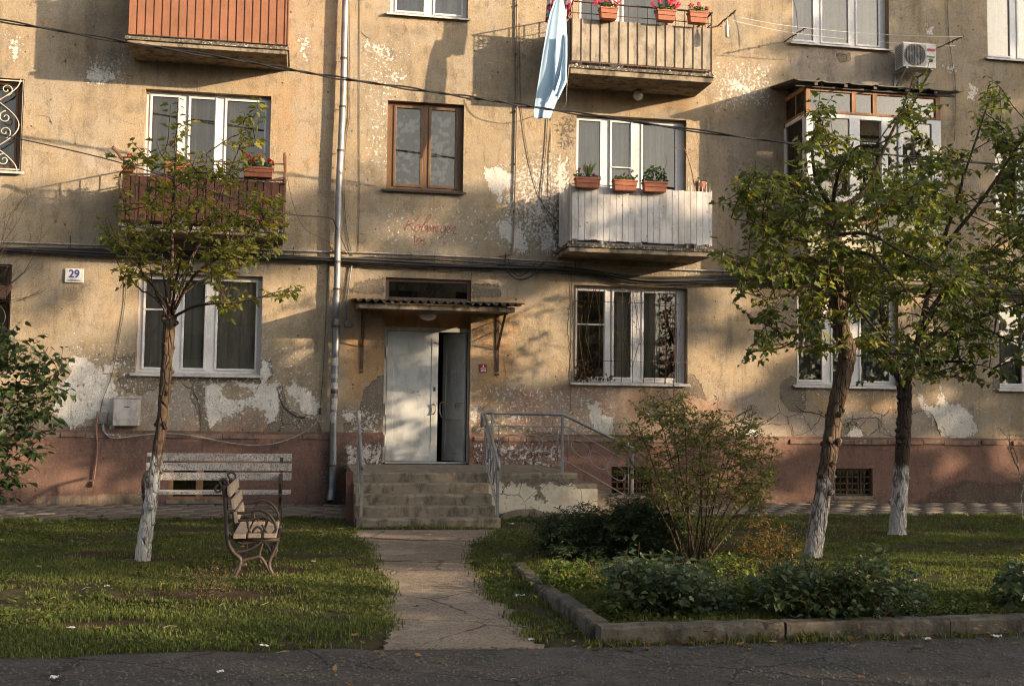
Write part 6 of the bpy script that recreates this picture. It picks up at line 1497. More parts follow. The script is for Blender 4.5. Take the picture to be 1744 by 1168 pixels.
# scraps of paper
def scrap(px_, py_, s, label, z=.0):
    s *= .72; a = G(px_, py_, z); m = MB(); n = 7; vs = []; 
    for j in range(4):
        for i in range(5): vs.append((a.x+s*(i/4-.5)+random.uniform(-.12, .12)*s, a.y+s*.7*(j/3-.5)+random.uniform(-.1, .1)*s, a.z+.008+random.random()*s*.33))
    F = [(j*5+i, j*5+i+1, j*5+i+6, j*5+i+5) for j in range(3) for i in range(4)]
    o = m.add(vs, F).build('paper_scrap', M['litter'], None, origin=tuple(a)); s_ = o.modifiers.new('t', 'SOLIDIFY'); s_.thickness = .002; tag(o, label, 'litter', 'scraps of white litter')
M['litter'] = weathered('white_litter', (.66, .64, .62), (.5, .48, .46), amt=.2, sc=20, rough=.8)
for a in ((885, 1018, .13, 'biggest crumpled white scrap beside the path near the slanting kerb', .0), (803, 957, .07, 'small white scrap on the right path edge half way to the steps', .01), (450, 1103, .075, 'white scrap in the grass near the road, left of the path', .04), (182, 1000, .06, 'white scrap on the left lawn below the trunk', .06), (534, 957, .05, 'tiny white scrap on the lawn between bench and path', .06),
          (873, 893, .06, 'white scrap in the grass at the foot of the whitewashed side wall', .05), (905, 1091, .05, 'tiny white scrap where path meets the road', .01), (1357, 1054, .12, 'flat grey white scrap behind the middle of the kerb', .09), (1697, 1086, .08, 'white scrap against the kerb at the right edge', .02), (1578, 1090, .07, 'thin white scrap in the gutter right of centre', .01), (375, 1146, .05, 'tiny white scrap on the asphalt at lower left', .01), (92, 1156, .06, 'tiny pale scrap on the asphalt in the lower left corner', .01), (120, 1072, .07, 'thin white scrap in the dark patch of the left lawn', .04)): scrap(*a)
# stones ringing the little bed
for i in (0, 1, 3, 4, 7):
    a = R(-30+i*17); x, y = bed_ring[0]+.76*math.cos(a), bed_ring[1]+.36*math.sin(a)
    m = MB(); m.lathe((x, y, .0), [(.035, 0), (.045, .01), (.035, .022), (.015, .03)], 8); m.jitter(.010); tag(m.build('edging_stone', M['slab_dirty'], None, origin=(x, y, 0)), 'small half buried stone edging the round bed in the left lawn', 'stone', 'stones edging the round bed')
# ================================================================== trees and shrubs
def bark_mat(name, c, c2, white=None, wz=1.0, slant=0.0):
    t = NT(name); v = t.mapv((1, 1, .28)); n = t.noise(16, 6, .75, v, dist=.6); n2 = t.noise(5, 4, .6); h = t.voro(22, t.mapv((1, 1, .22)), 'DISTANCE_TO_EDGE')
    col = t.mix(t.rg(n, .35, .65), c, c2); col = t.mix(t.rg(h, 0, .08, .7, 0), col, tuple(x*.35 for x in c))
    if white:
        z = t.xyz()[2]; k = t.ma('ADD', z, t.ma('MULTIPLY', t.ma('SUBTRACT', n2, .5), .5)); k = t.ma('ADD', k, t.ma('MULTIPLY', t.ma('SUBTRACT', n, .5), .25))
        wm = t.rg(k, wz-.09, wz+.07, 1, 0); wear = t.rg(t.ma('ADD', n, t.ma('MULTIPLY', t.ma('DIVIDE', z, wz), .14)), .585, .64, 1, .2); col = t.mix(t.ma('MULTIPLY', wm, wear), col, white)
    hh = t.ma('ADD', n, t.ma('MULTIPLY', t.rg(h, 0, .15), .6)); return t.done(col, .95, t.bump(hh, 1.0, .03), **{'Specular IOR Level': .1})
def sample_poly(poly, n):
    P_ = np.array(poly, float); lo, hi = P_.min(0), P_.max(0); out = []
    while len(out) < n:
        q = rng.uniform(lo, hi, (n*3, 2)); d = sdf(q[:, 0], q[:, 1], poly); out += [tuple(v) for v in q[d > 0]]
    return out[:n]
def plant(name, label, cat, base, trunk, limbs, hull, ncl, lpc, Yb, ydep, leafsize, tmpl, leafmat, barkmat, tw=(.010, .003), group=None, twig_len=.3, bias=None, gap=.42, gap_s=.012, seed=1, foliage='crown', trunk_name='trunk', up=.5, rnd_fn=None, maxd=.9, droop=.3, knots=0, trunk_r=None, limb_r=.03, spread=1.0, ysh=None, tipleaf=1.0):
    """trunk/limbs: pixel polylines [(x,y[,dy])]; hull: outline of the crown in the picture; clusters spread +-ydep in depth"""
    random.seed(seed)
    root = thing(name, label, cat, tuple(base), group)
    def P3(pts): return [W(p[0], p[1], Yb+(p[2] if len(p) > 2 else 0)) for p in pts]
    nodes = []; tb = MB()
    if trunk:
        tp = smooth_path(P3(trunk), 7); n = len(tp); rr = np.interp(np.linspace(0, 1, n), np.linspace(0, 1, len(trunk_r)), trunk_r)
        rr = [r_*(1+.05*math.sin(i*1.9)+random.uniform(-.03, .03)) for i, r_ in enumerate(rr)]
        rr[0] *= 1.22; rr[1] *= 1.08
        tb.tube(tp, list(rr), 16)
        for k in range(knots):
            i = random.randint(n//5, n-2); a = random.uniform(0, 6.28); r_ = rr[i]; c = tp[i]+Vector((math.cos(a), math.sin(a), 0))*r_*.8
            kk = random.uniform(.3, .55)*r_
            for q in range(random.randint(1, 3)):
                c2 = c+Vector((random.uniform(-1, 1), random.uniform(-1, 1), random.uniform(-1.5, 1.5)))*r_*.3
                tb.tube([c2-Vector((math.cos(a), math.sin(a), 0))*kk*.8, c2, c2+Vector((math.cos(a), math.sin(a), .25))*kk*.6, c2+Vector((math.cos(a), math.sin(a), .3))*kk], [kk*.9, kk, kk*.7, kk*.2], 8)
        o = tb.build(trunk_name, barkmat, root, smooth=True)
        nodes += [(p, r_) for p, r_ in zip(tp, rr)][n//2:]
    lm = MB()
    for lim in limbs:
        p_ = smooth_path(P3(lim), 6); n = len(p_); r0 = limb_r*(lim[0][3] if len(lim[0]) > 3 else 1.0)
        rr = [max(.0035, r0*(1-i/n*.88)) for i in range(n)]
        p_ = [q+Vector((random.uniform(-.008, .008),)*3)*min(1, i) for i, q in enumerate(p_)]
        lm.tube(p_, rr, 7); nodes += [(p, r_) for p, r_ in zip(p_, rr)][2:]
    # clusters
    NP = np.array([tuple(p) for p, r_ in nodes]); Pl = []; Dl = []; Nl = []; Sl = []; Rl = []
    pts = sample_poly(hull, ncl*3); cnt = 0; centre = np.array([sum(p[0] for p in hull)/len(hull), sum(p[1] for p in hull)/len(hull)])
    tmb = MB(); extra = []
    for (x, y) in pts:
        if cnt >= ncl: break
        if float(gnoise(np.array([x]), np.array([y]), gap_s, seed)[0]) < gap and random.random() < .9: continue
        dy = random.uniform(-1, 1)*ydep if ysh is None else ysh(x, y)
        c = W(x, y, Yb+dy); ca = np.array(tuple(c))
        d2 = ((NP-ca)**2).sum(1)+np.where(NP[:, 2] > ca[2]+.05, .15, 0); i = int(d2.argmin()); p0 = Vector(NP[i]); dd = (c-p0).length
        if dd > maxd:
            c = p0+(c-p0)*(maxd/dd*random.uniform(.6, 1)); dd = maxd
        cnt += 1
        mid = p0.lerp(c, .5)+Vector((random.uniform(-.08, .08), random.uniform(-.08, .08), random.uniform(-.02, .1)))*dd
        dirn = (c-p0); dirn = dirn.normalized() if dirn.length > .01 else Vector((0, 0, 1)); dirn = (dirn*spread+Vector((random.uniform(-.5, .5), random.uniform(-.5, .5), up+random.uniform(-.3, .3)))).normalized()
        tip = c+dirn*twig_len*random.uniform(.5, 1.0); path_ = smooth_path([p0, mid, c, tip], 3); n = len(path_)
        tmb.tube(path_, [tw[0]+(tw[1]-tw[0])*k/(n-1) for k in range(n)], 4, False)
        extra.append(np.array([tuple(path_[n//2]), tuple(path_[2*n//3])]))
        if len(extra) % 25 == 0: NP = np.concatenate([NP]+extra); extra = []
        sd = Vector((-dirn.y, dirn.x, 0)); sd = sd.normalized() if sd.length > .05 else Vector((1, 0, 0))
        cl_r = random.random()
        for k in range(lpc):
            f = (k+.5+random.uniform(-.3, .3))/lpc; f = .12+.88*f; b_ = path_[min(n-1, int((.35+.65*f)*(n-1)))].lerp(path_[min(n-1, int((.35+.65*f)*(n-1))+1)], random.random())
            sg = 1 if k % 2 else -1
            d_ = (sd*sg*random.uniform(.6, 1.2)+dirn*random.uniform(.1, .9)+Vector((random.uniform(-.5, .5), random.uniform(-.5, .5), random.uniform(-.75, .25))))
            off = d_.normalized()*leafsize*random.uniform(.15, .5)
            Pl.append(tuple(b_+off)); Dl.append(tuple(d_)); Nl.append((random.gauss(0, .45), random.gauss(-.15, .45), 1)); Sl.append(leafsize*random.uniform(.45, 1.3)*(1-.25*f))
            Rl.append(min(1, max(0, cl_r*.5+random.random()*.5 if rnd_fn is None else rnd_fn(x, y, cl_r))))
    for lim in limbs:                      # leaves straight along the outer half of every limb
        p_ = smooth_path(P3(lim), 6); n = len(p_); L_ = (p_[-1]-p_[n//2]).length; kk = int(L_/leafsize*1.7*tipleaf)
        for k in range(kk):
            f = .45+.55*k/max(1, kk-1); i = min(n-2, int(f*(n-1))); q = p_[i].lerp(p_[i+1], f*(n-1)-i); ax = (p_[i+1]-p_[i]).normalized(); sd = Vector((-ax.z, random.uniform(-.6, .6), ax.x)); sd.normalize()
            d_ = sd*(1 if k % 2 else -1)*random.uniform(.7, 1.2)+ax*random.uniform(0, .9)+Vector((0, random.uniform(-.5, .5), random.uniform(-.7, .1)))
            Pl.append(tuple(q+d_.normalized()*leafsize*random.uniform(.1, .4))); Dl.append(tuple(d_)); Nl.append((random.gauss(0, .5), random.gauss(-.3, .5), 1)); Sl.append(leafsize*random.uniform(.6, 1.1)*(1.15-.5*f)); Rl.append(random.random()*.85)
    lm.add(tmb.v, tmb.f)
    o = lm.build('branches', barkmat if isinstance(barkmat, bpy.types.Material) else barkmat, root, smooth=True)
    leaf_mesh(foliage, Pl, Dl, Nl, Sl, tmpl, leafmat, root, np.array(Rl), droop=droop)
    return root
LM_r = leaf_mat('box_elder_leaves', [(0, (.045, .068, .02)), (.35, (.085, .112, .028)), (.68, (.14, .16, .036)), (.88, (.23, .20, .04)), (.97, (.27, .21, .03)), (1, (.34, .14, .02))], .42, .45, .35)
LM_l = leaf_mat('yellowing_leaves', [(0, (.05, .075, .02)), (.3, (.10, .12, .025)), (.65, (.17, .165, .03)), (.9, (.23, .20, .03)), (1, (.36, .24, .03))], .42, .5, .3)
LM_d = leaf_mat('dark_shrub_leaves', [(0, (.026, .05, .02)), (.6, (.055, .088, .033)), (.93, (.10, .13, .045)), (1, (.25, .2, .06))], .3, .45, .35)
LM_s = leaf_mat('small_shrub_leaves', [(0, (.08, .095, .028)), (.5, (.14, .15, .045)), (.85, (.21, .19, .06)), (1, (.2, .16, .05))], .4, .5, .3)
LM_b = leaf_mat('bluish_ground_leaves', [(0, (.04, .07, .038)), (.5, (.075, .115, .055)), (.9, (.13, .16, .065)), (1, (.2, .2, .05))], .3, .45, .4)
LM_w = leaf_mat('bright_weed_leaves', [(0, (.05, .09, .02)), (.6, (.10, .15, .03)), (1, (.19, .2, .05))], .45, .5, .3)
LM_o = leaf_mat('dry_orange_leaves', [(0, (.10, .09, .025)), (.5, (.2, .14, .04)), (1, (.26, .11, .03))], .35, .6, .2)
LM_j = leaf_mat('juniper_needles', [(0, (.016, .03, .016)), (.6, (.03, .055, .024)), (1, (.06, .085, .03))], .15, .6, .2)
B_l = bark_mat('young_bark', (.12, .085, .06), (.07, .05, .036), (.60, .56, .50), 1.05)
B_r1 = bark_mat('rough_bark', (.17, .12, .085), (.09, .062, .046), (.55, .50, .45), .85)
B_r2 = bark_mat('dark_bark', (.10, .075, .057), (.06, .045, .035), (.52, .48, .44), .9)
B_s = bark_mat('shrub_bark', (.13, .09, .055), (.09, .065, .04))
# young tree on the left lawn
b = G(243, 957); 
plant('young_tree', 'young tree with thin leaning whitewashed trunk and sparse yellow green leaves on the left lawn', 'tree', b,
      [(242, 962), (247, 915), (256, 860), (266, 790), (277, 710), (284, 620), (288, 560), (290, 538)],
      [[(289, 540, 0, 1.5), (293, 480), (292, 410), (297, 320), (300, 240), (304, 170)], [(292, 542, 0, 1.2), (322, 450, .1), (352, 390, .15), (392, 290, .2), (436, 190, .2)], [(287, 545, 0, 1.0), (268, 500, -.1), (232, 440, -.3), (212, 360, -.4), (202, 300, -.4)],
       [(290, 540, 0, .8), (262, 505, .2), (238, 492, .4), (215, 470, .5), (205, 490, .55)], [(295, 540, 0, .9), (340, 520, -.3), (420, 512, -.5), (470, 498, -.6), (508, 494, -.6)], [(293, 536, 0, 1.0), (330, 470, -.4), (385, 430, -.6), (440, 380, -.7), (470, 330, -.7)],
       [(289, 530, 0, .9), (275, 440, .4), (255, 350, .5), (262, 270, .5)], [(292, 530, 0, .8), (310, 430, -.5), (345, 340, -.6), (352, 262, -.6)], [(291, 520, 0, .7), (340, 480, .5), (420, 450, .7), (475, 425, .8)], [(287, 520, 0, .6), (240, 460, -.6), (190, 405, -.7), (168, 398, -.7)]],
      [(200, 300), (225, 262), (280, 268), (286, 175), (303, 160), (322, 195), (318, 262), (345, 262), (398, 262), (412, 190), (440, 182), (448, 225), (410, 320), (468, 345), (478, 400), (450, 440), (392, 462), (420, 500), (505, 488), (500, 505), (420, 512), (398, 545), (370, 520), (330, 470), (292, 510), (262, 470), (222, 480), (210, 505), (198, 492), (212, 440), (168, 402), (205, 375)],
      205, 9, b.y, .75, .085, 'lobed', LM_l, B_l, tw=(.007, .002), twig_len=.26, gap=.40, gap_s=.028, seed=5, up=.6, knots=22, trunk_r=[.08, .073, .066, .060, .057, .056, .062, .068], limb_r=.018, maxd=.6, droop=.4)
# right trees
b = G(1383, 958)
plant('broad_tree', 'leaning tree with thick rough half whitewashed trunk behind the leafy bushes', 'tree', b,
      [(1381, 966), (1388, 920), (1398, 860), (1409, 795), (1417, 740), (1424, 690), (1436, 640), (1443, 600), (1434, 560), (1427, 500), (1423, 430), (1419, 380), (1416, 348)],
      [[(1420, 352, 0, 1.5), (1447, 345), (1478, 318, .1), (1505, 255, .2), (1535, 190, .2), (1556, 132, .2)], [(1416, 352, 0, 1.2), (1392, 310, -.1), (1384, 240, -.2), (1404, 180, -.2)], [(1414, 358, 0, 1.2), (1370, 330, .2), (1320, 300, .4), (1262, 312, .5)],
       [(1418, 400, 0, 1), (1370, 410, -.3), (1310, 388, -.5), (1245, 372, -.6)], [(1422, 450, 0, 1.1), (1370, 440, .3), (1300, 452, .5), (1240, 440, .6)], [(1424, 470, 0, 1), (1370, 490, -.5), (1310, 510, -.8), (1255, 490, -.9)], [(1440, 590, 0, .8), (1390, 590, -.4), (1330, 592, -.6), (1272, 602, -.7)],
       [(1424, 440, 0, 1), (1470, 430, -.5), (1520, 470, -.8), (1580, 540, -1)], [(1420, 380, 0, 1.1), (1470, 380, .4), (1530, 360, .6), (1590, 380, .8)], [(1425, 500, 0, 1), (1455, 520, -.5), (1490, 560, -.8), (1530, 600, -.9)], [(1417, 352, 0, 1), (1430, 290, -.4), (1460, 250, -.5), (1490, 250, -.6)],
       [(1436, 560, 0, .8), (1400, 540, .4), (1350, 560, .5)], [(1421, 400, 0, .9), (1480, 400, -.7), (1540, 430, -1.0), (1620, 470, -1.1)]],
      [(1238, 372), (1262, 300), (1310, 262), (1345, 300), (1372, 262), (1388, 185), (1412, 178), (1425, 260), (1470, 255), (1502, 262), (1540, 180), (1545, 125), (1575, 135), (1570, 225), (1585, 330), (1620, 400), (1660, 500), (1620, 580), (1560, 622), (1490, 612), (1440, 575), (1385, 612), (1330, 588), (1270, 610), (1275, 585), (1330, 560), (1290, 545), (1240, 520), (1262, 470), (1228, 440), (1275, 410)],
      520, 11, b.y, 1.05, .092, 'lobed', LM_r, B_r1, tw=(.008, .0022), twig_len=.32, gap=.40, gap_s=.022, seed=8, up=.15, knots=46, trunk_r=[.10, .094, .09, .088, .086, .084, .09, .094, .082, .078, .076, .080, .085], limb_r=.026, maxd=.62, droop=.45)
b = G(1528, 912)
plant('broad_tree', 'straight dark tree with whitewashed foot standing near the wall at right', 'tree', b,
      [(1528, 915), (1531, 860), (1535, 800), (1539, 740), (1541, 690), (1540, 655)],
      [[(1541, 662, 0, 2.0), (1556, 610), (1572, 540, .1), (1590, 460, .2), (1635, 320, .2), (1692, 148, .2)], [(1539, 662, 0, 1.6), (1520, 620, -.1), (1502, 540, -.2), (1490, 430, -.3), (1470, 330, -.3)], [(1552, 615, 0, 1.3), (1620, 562, -.3), (1700, 530, -.5), (1790, 500, -.6)],
       [(1568, 550, 0, 1.3), (1640, 460, .3), (1730, 400, .5), (1810, 340, .6)], [(1580, 500, 0, 1.2), (1610, 400, -.5), (1640, 300, -.7), (1610, 250, -.7)], [(1550, 625, 0, 1), (1600, 615, -.6), (1660, 620, -.9), (1640, 650, -1.0)], [(1600, 430, 0, 1.1), (1680, 330, -.3), (1740, 240, -.5), (1790, 190, -.5)],
       [(1530, 640, 0, 1), (1490, 610, .4), (1460, 580, .6)], [(1575, 530, 0, 1.1), (1640, 540, .5), (1720, 580, .8), (1790, 600, .8)], [(1590, 460, 0, 1.1), (1560, 380, .5), (1555, 300, .7), (1540, 250, .7)], [(1560, 590, 0, 1.), (1600, 520, -.9), (1680, 460, -1.2), (1760, 440, -1.2)]],
      [(1462, 330), (1520, 300), (1560, 262), (1600, 262), (1622, 240), (1650, 262), (1672, 200), (1684, 140), (1706, 140), (1705, 230), (1740, 220), (1790, 180), (1850, 200), (1860, 640), (1790, 650), (1740, 612), (1700, 640), (1655, 600), (1668, 655), (1632, 640), (1600, 652), (1560, 640), (1500, 640), (1462, 600), (1480, 520)],
      620, 11, b.y, 1.15, .10, 'lobed', LM_r, B_r2, tw=(.009, .0025), twig_len=.34, gap=.41, gap_s=.02, seed=9, up=.15, knots=20, trunk_r=[.115, .105, .098, .092, .09, .10], limb_r=.028, maxd=.75, droop=.45)
# tall airy shrub in the corner bed
b = G(1188, 972)
def stems(bx, by, tips, Yspread=.3, r=1.0):
    out = []
    for i, (x, y) in enumerate(tips):
        f = random.uniform(-1, 1)*Yspread; sx = bx+(x-bx)*.08+random.uniform(-14, 14)
        out.append([(sx, by+random.uniform(-4, 6), 0, r), (sx+(x-sx)*.22, by+(y-by)*.3, f*.25), (sx+(x-sx)*.6, by+(y-by)*.65, f*.7), (x, y, f)])
    return out
random.seed(4)
plant('shrub', 'tall airy many stemmed shrub with small leaves in the corner bed', 'shrub', b, None,
      stems(1188, 972, [(1060, 760), (1085, 720), (1112, 675), (1140, 700), (1165, 690), (1190, 740), (1215, 700), (1240, 740), (1275, 690), (1300, 745), (1320, 800), (1290, 850), (1100, 800), (1250, 800), (1150, 780), (1208, 790), (1128, 740)], .75),
      [(1045, 760), (1070, 735), (1105, 672), (1128, 690), (1150, 672), (1178, 700), (1205, 690), (1240, 715), (1282, 692), (1290, 745), (1325, 765), (1318, 810), (1290, 880), (1240, 900), (1205, 860), (1170, 880), (1130, 870), (1085, 820), (1058, 800)],
      430, 19, b.y, .75, .046, 'oval', LM_s, B_s, tw=(.0045, .0015), twig_len=.2, gap=.36, gap_s=.03, seed=14, up=.5, limb_r=.015, maxd=.5, trunk_name='stem')
b = G(1045, 955)
random.seed(6)
plant('juniper', 'low dark spreading juniper at the foot of the side steps', 'shrub', b, None, stems(1045, 952, [(930, 915), (960, 890), (1000, 885), (1040, 872), (1080, 868), (1120, 880), (1140, 910), (930, 935), (985, 920), (1100, 915), (1060, 900)], .7, .8),
      [(922, 912), (935, 890), (975, 885), (1005, 876), (1045, 868), (1085, 862), (1125, 870), (1150, 900), (1160, 945), (1100, 962), (1020, 958), (960, 950), (925, 935)],
      640, 46, b.y+.3, .9, .06, 'narrow', LM_j, bark_mat('juniper_bark', (.05, .04, .025), (.03, .03, .015)), tw=(.005, .002), twig_len=.24, gap=.1, seed=16, up=.35, limb_r=.016, maxd=.6, trunk_name='stem')
b = G(1310, 985); random.seed(8)
plant('shrub', 'small twiggy shrub with yellow and orange leaves left of the leaning trunk', 'shrub', b, None, stems(1312, 980, [(1265, 930), (1270, 900), (1290, 885), (1310, 890), (1335, 900), (1355, 930), (1345, 955), (1280, 950), (1325, 920), (1300, 915)], .4),
      [(1255, 930), (1270, 890), (1300, 878), (1335, 890), (1362, 925), (1365, 960), (1320, 965), (1275, 960)], 110, 10, b.y, .4, .03, 'oval', LM_o, B_s, tw=(.003, .0012), twig_len=.14, gap=.2, seed=18, up=.4, limb_r=.006, maxd=.35, trunk_name='stem')
def mound(name, label, cx_, cy_, tips, hull, ncl, lpc, size, mat, seed, ydep=.4, tmpl='wide', gap=.1, up=.3, yb=0.0, group='leafy plants in the corner bed', tw=.12):
    random.seed(seed); b = G(cx_, cy_, .03); return plant(name, label, 'plant', b, None, stems(cx_, cy_, tips, ydep*.8, .6), hull, ncl, lpc, b.y+yb, ydep, size, tmpl, mat, B_s, tw=(.004, .002), twig_len=tw, gap=gap, seed=seed, up=up, limb_r=.008, maxd=.35, trunk_name='stem', droop=.35, group=group)
mound('leafy_plant', 'bluish green broad leaved mound spilling over beside the tall shrub', 1150, 1040, [(1050, 970), (1080, 965), (1120, 975), (1160, 985), (1200, 1000), (1240, 1030), (1060, 1010), (1110, 1015), (1170, 1025)],
      [(1030, 975), (1055, 955), (1090, 955), (1130, 965), (1180, 975), (1225, 1000), (1258, 1040), (1230, 1050), (1120, 1050), (1080, 1030), (1045, 1010)], 300, 9, .062, LM_b, 21, .5, up=.7, gap=.25, tw=.2)
mound('leafy_plant', 'low straggly weeds filling the gap between the two leafy bushes', 1275, 1035, [(1250, 1000), (1275, 995), (1300, 1005), (1285, 1020)], [(1235, 1010), (1255, 990), (1300, 990), (1318, 1020), (1300, 1048), (1245, 1045)], 110, 8, .04, LM_w, 28, .4, up=.6)
mound('leafy_plant', 'low weeds left of the bluish mound near the chipped corner kerb', 1040, 1050, [(1015, 1040), (1045, 1030), (1070, 1045)], [(1000, 1045), (1020, 1025), (1060, 1025), (1090, 1045), (1070, 1060), (1015, 1060)], 60, 8, .035, LM_w, 29, .25, up=.6)
mound('leafy_plant', 'low weeds right of the wide dark bush near the kerb joint', 1620, 1045, [(1590, 1035), (1625, 1025), (1660, 1035)], [(1580, 1040), (1600, 1018), (1650, 1018), (1685, 1040), (1650, 1055), (1590, 1055)], 70, 8, .035, LM_w, 30, .3, up=.7)
mound('leafy_plant', 'wide dark green leafy bush right of the leaning trunk foot', 1430, 1050, [(1310, 990), (1350, 975), (1400, 985), (1450, 985), (1500, 965), (1540, 985), (1560, 1030), (1330, 1030), (1400, 1030), (1480, 1030)],
      [(1295, 1000), (1320, 972), (1370, 968), (1410, 980), (1450, 978), (1500, 955), (1540, 968), (1565, 1005), (1570, 1045), (1500, 1058), (1380, 1058), (1310, 1045)], 520, 9, .055, LM_d, 22, .55, up=.7, gap=.22, tw=.2)
mound('leafy_plant', 'bright yellow green weeds at the corner bed edge', 985, 1000, [(925, 985), (950, 965), (985, 965), (1020, 975), (1045, 985), (960, 985)],
      [(915, 985), (935, 962), (985, 958), (1030, 968), (1055, 990), (1040, 1010), (960, 1008), (920, 1000)], 150, 7, .05, LM_w, 23, .4)
mound('leafy_plant', 'dark leafy bush cut off by the right frame edge near the kerb', 1760, 1040, [(1705, 990), (1730, 975), (1765, 965), (1800, 990), (1720, 1020)], [(1698, 1000), (1712, 975), (1745, 965), (1800, 965), (1830, 1020), (1800, 1045), (1720, 1040)], 110, 8, .075, LM_d, 24, .4)
mound('leafy_plant', 'small leafy weeds around the foot of the tall shrub', 1240, 985, [(1200, 960), (1235, 955), (1270, 965), (1250, 975)], [(1190, 975), (1210, 950), (1250, 945), (1285, 960), (1280, 990), (1210, 995)], 80, 7, .045, LM_w, 25, .35)
mound('leafy_plant', 'low green plants under the handrail post behind the juniper', 1100, 870, [(1085, 855), (1115, 850)], [(1070, 868), (1085, 850), (1120, 848), (1130, 868)], 44, 8, .04, LM_b, 26, .2)
mound('leafy_plant', 'low weeds at the foot of the whitewashed side wall', 900, 888, [(870, 882), (900, 880), (930, 882)], [(860, 886), (880, 876), (930, 878), (950, 888), (930, 892), (870, 892)], 45, 8, .035, LM_b, 27, .15, group=None)
# the little half dead shrub in the round bed
random.seed(12); b = G(352, 1028, 0)
plant('shrub', 'small half dead twiggy shrub in the round bed of the left lawn', 'shrub', b, None, stems(352, 1026, [(325, 970), (338, 980), (350, 985), (362, 945), (368, 968), (382, 985), (330, 1000), (378, 1005), (345, 1000)], .25),
      [(320, 985), (335, 962), (362, 955), (385, 980), (385, 1015), (335, 1018)], 70, 4, b.y, .3, .022, 'oval', LM_s, bark_mat('dry_bark', (.11, .075, .05), (.07, .05, .035)), tw=(.003, .001), twig_len=.12, gap=.2, seed=31, up=.6, limb_r=.0045, maxd=.3, trunk_name='stem')
random.seed(13); b = G(238, 985, 0)
plant('shrub', 'tuft of dry stalks in front of the left whitewashed trunk', 'plant', b, None, stems(238, 985, [(222, 958), (232, 965), (246, 955), (252, 962), (240, 970)], .12), [(220, 975), (228, 962), (250, 960), (255, 978)], 14, 5, b.y, .12, .03, 'narrow', LM_l, B_s, tw=(.002, .001), twig_len=.08, gap=.0, seed=32, limb_r=.003, maxd=.2, trunk_name='stem')
# left edge bush, leaves close to the wall side
random.seed(14); b = Vector((-4.55, -4.6, 0))
plant('shrub', 'dark green broad leaved bush at the left frame edge', 'shrub', b, None, [[(-70, 920, 0, 1), (-60, 780), (-30, 650), (15, 565)], [(-60, 920, 0, 1), (-30, 780), (30, 690), (82, 590)], [(-65, 920, 0, 1), (-40, 820), (20, 760), (75, 700), (98, 640)], [(-70, 920, 0, 1), (-90, 780), (-80, 640), (-60, 560)], [(-60, 920, 0, 1), (-20, 830), (30, 810), (60, 770)], [(-60, 920, 0, 1), (-40, 700, -.3), (0, 640, -.4), (50, 590, -.4)]],
      [(-110, 560), (-20, 548), (15, 552), (45, 578), (85, 590), (106, 602), (100, 655), (102, 700), (70, 760), (55, 800), (20, 845), (-40, 860), (-110, 800)], 240, 9, -4.6, .55, .10, 'wide', LM_d, B_s, tw=(.006, .002), twig_len=.26, gap=.12, seed=41, up=.25, limb_r=.014, maxd=.5, trunk_name='stem', droop=.4)
# bare twigs at the left edge
random.seed(15); bt = thing('bare_sapling', 'leafless thin twigs rising at the left frame edge above the bush', 'sapling', (-4.5, -4.2, 0))
m = MB()
def twigs(p, d, l, r, dep):
    pts = [p]; dd = d.copy()
    for i in range(5): dd = (dd+Vector((random.uniform(-.16, .16), random.uniform(-.16, .16), .03))).normalized(); pts.append(pts[-1]+dd*l/5)
    m.tube(pts, [r*(1-.12*i) for i in range(6)], 4)
    if dep > 0:
        for i in range(random.randint(3, 4)):
            q = pts[random.randint(1, 5)]; nd = (dd+Vector((random.uniform(-.8, .8), random.uniform(-.5, .5), random.uniform(-.2, .5)))).normalized(); twigs(q, nd, l*random.uniform(.5, .75), r*.55, dep-1)
base_t = Vector((-4.5, -4.2, 0)); m.tube([base_t, W(-60, 700, -4.2), W(-45, 520, -4.2)], [.025, .018, .012], 6)
for (x, y) in ((10, 330), (70, 440), (30, 390), (-30, 350), (60, 500)): a = W(-45, 530, -4.2); c = W(x, y, -4.2); twigs(a, (c-a).normalized(), (c-a).length*.75, .008, 3)
m.build('branches', bark_mat('twig_bark', (.13, .09, .065), (.08, .06, .045)), bt, smooth=True)
# thin sapling at the right edge
random.seed(17); b = Vector((W(1742, 880, -3.2).x, -3.2, 0))
plant('bare_sapling', 'thin nearly bare sapling by the wall at the right frame edge', 'sapling', b, None, [[(1742, 885, 0, 1), (1738, 840), (1732, 780), (1712, 740), (1700, 728)], [(1738, 850, 0, 1), (1748, 790), (1744, 700)], [(1735, 800, 0, 1), (1722, 770), (1718, 730)], [(1742, 870, 0, .8), (1770, 820), (1780, 760)]],
      [(1712, 770), (1725, 745), (1790, 720), (1800, 830), (1745, 830), (1715, 800)], 34, 7, -3.2, .25, .045, 'oval', LM_s, B_r2, tw=(.003, .001), twig_len=.14, gap=.0, seed=44, limb_r=.01, maxd=.3, trunk_name='stem')
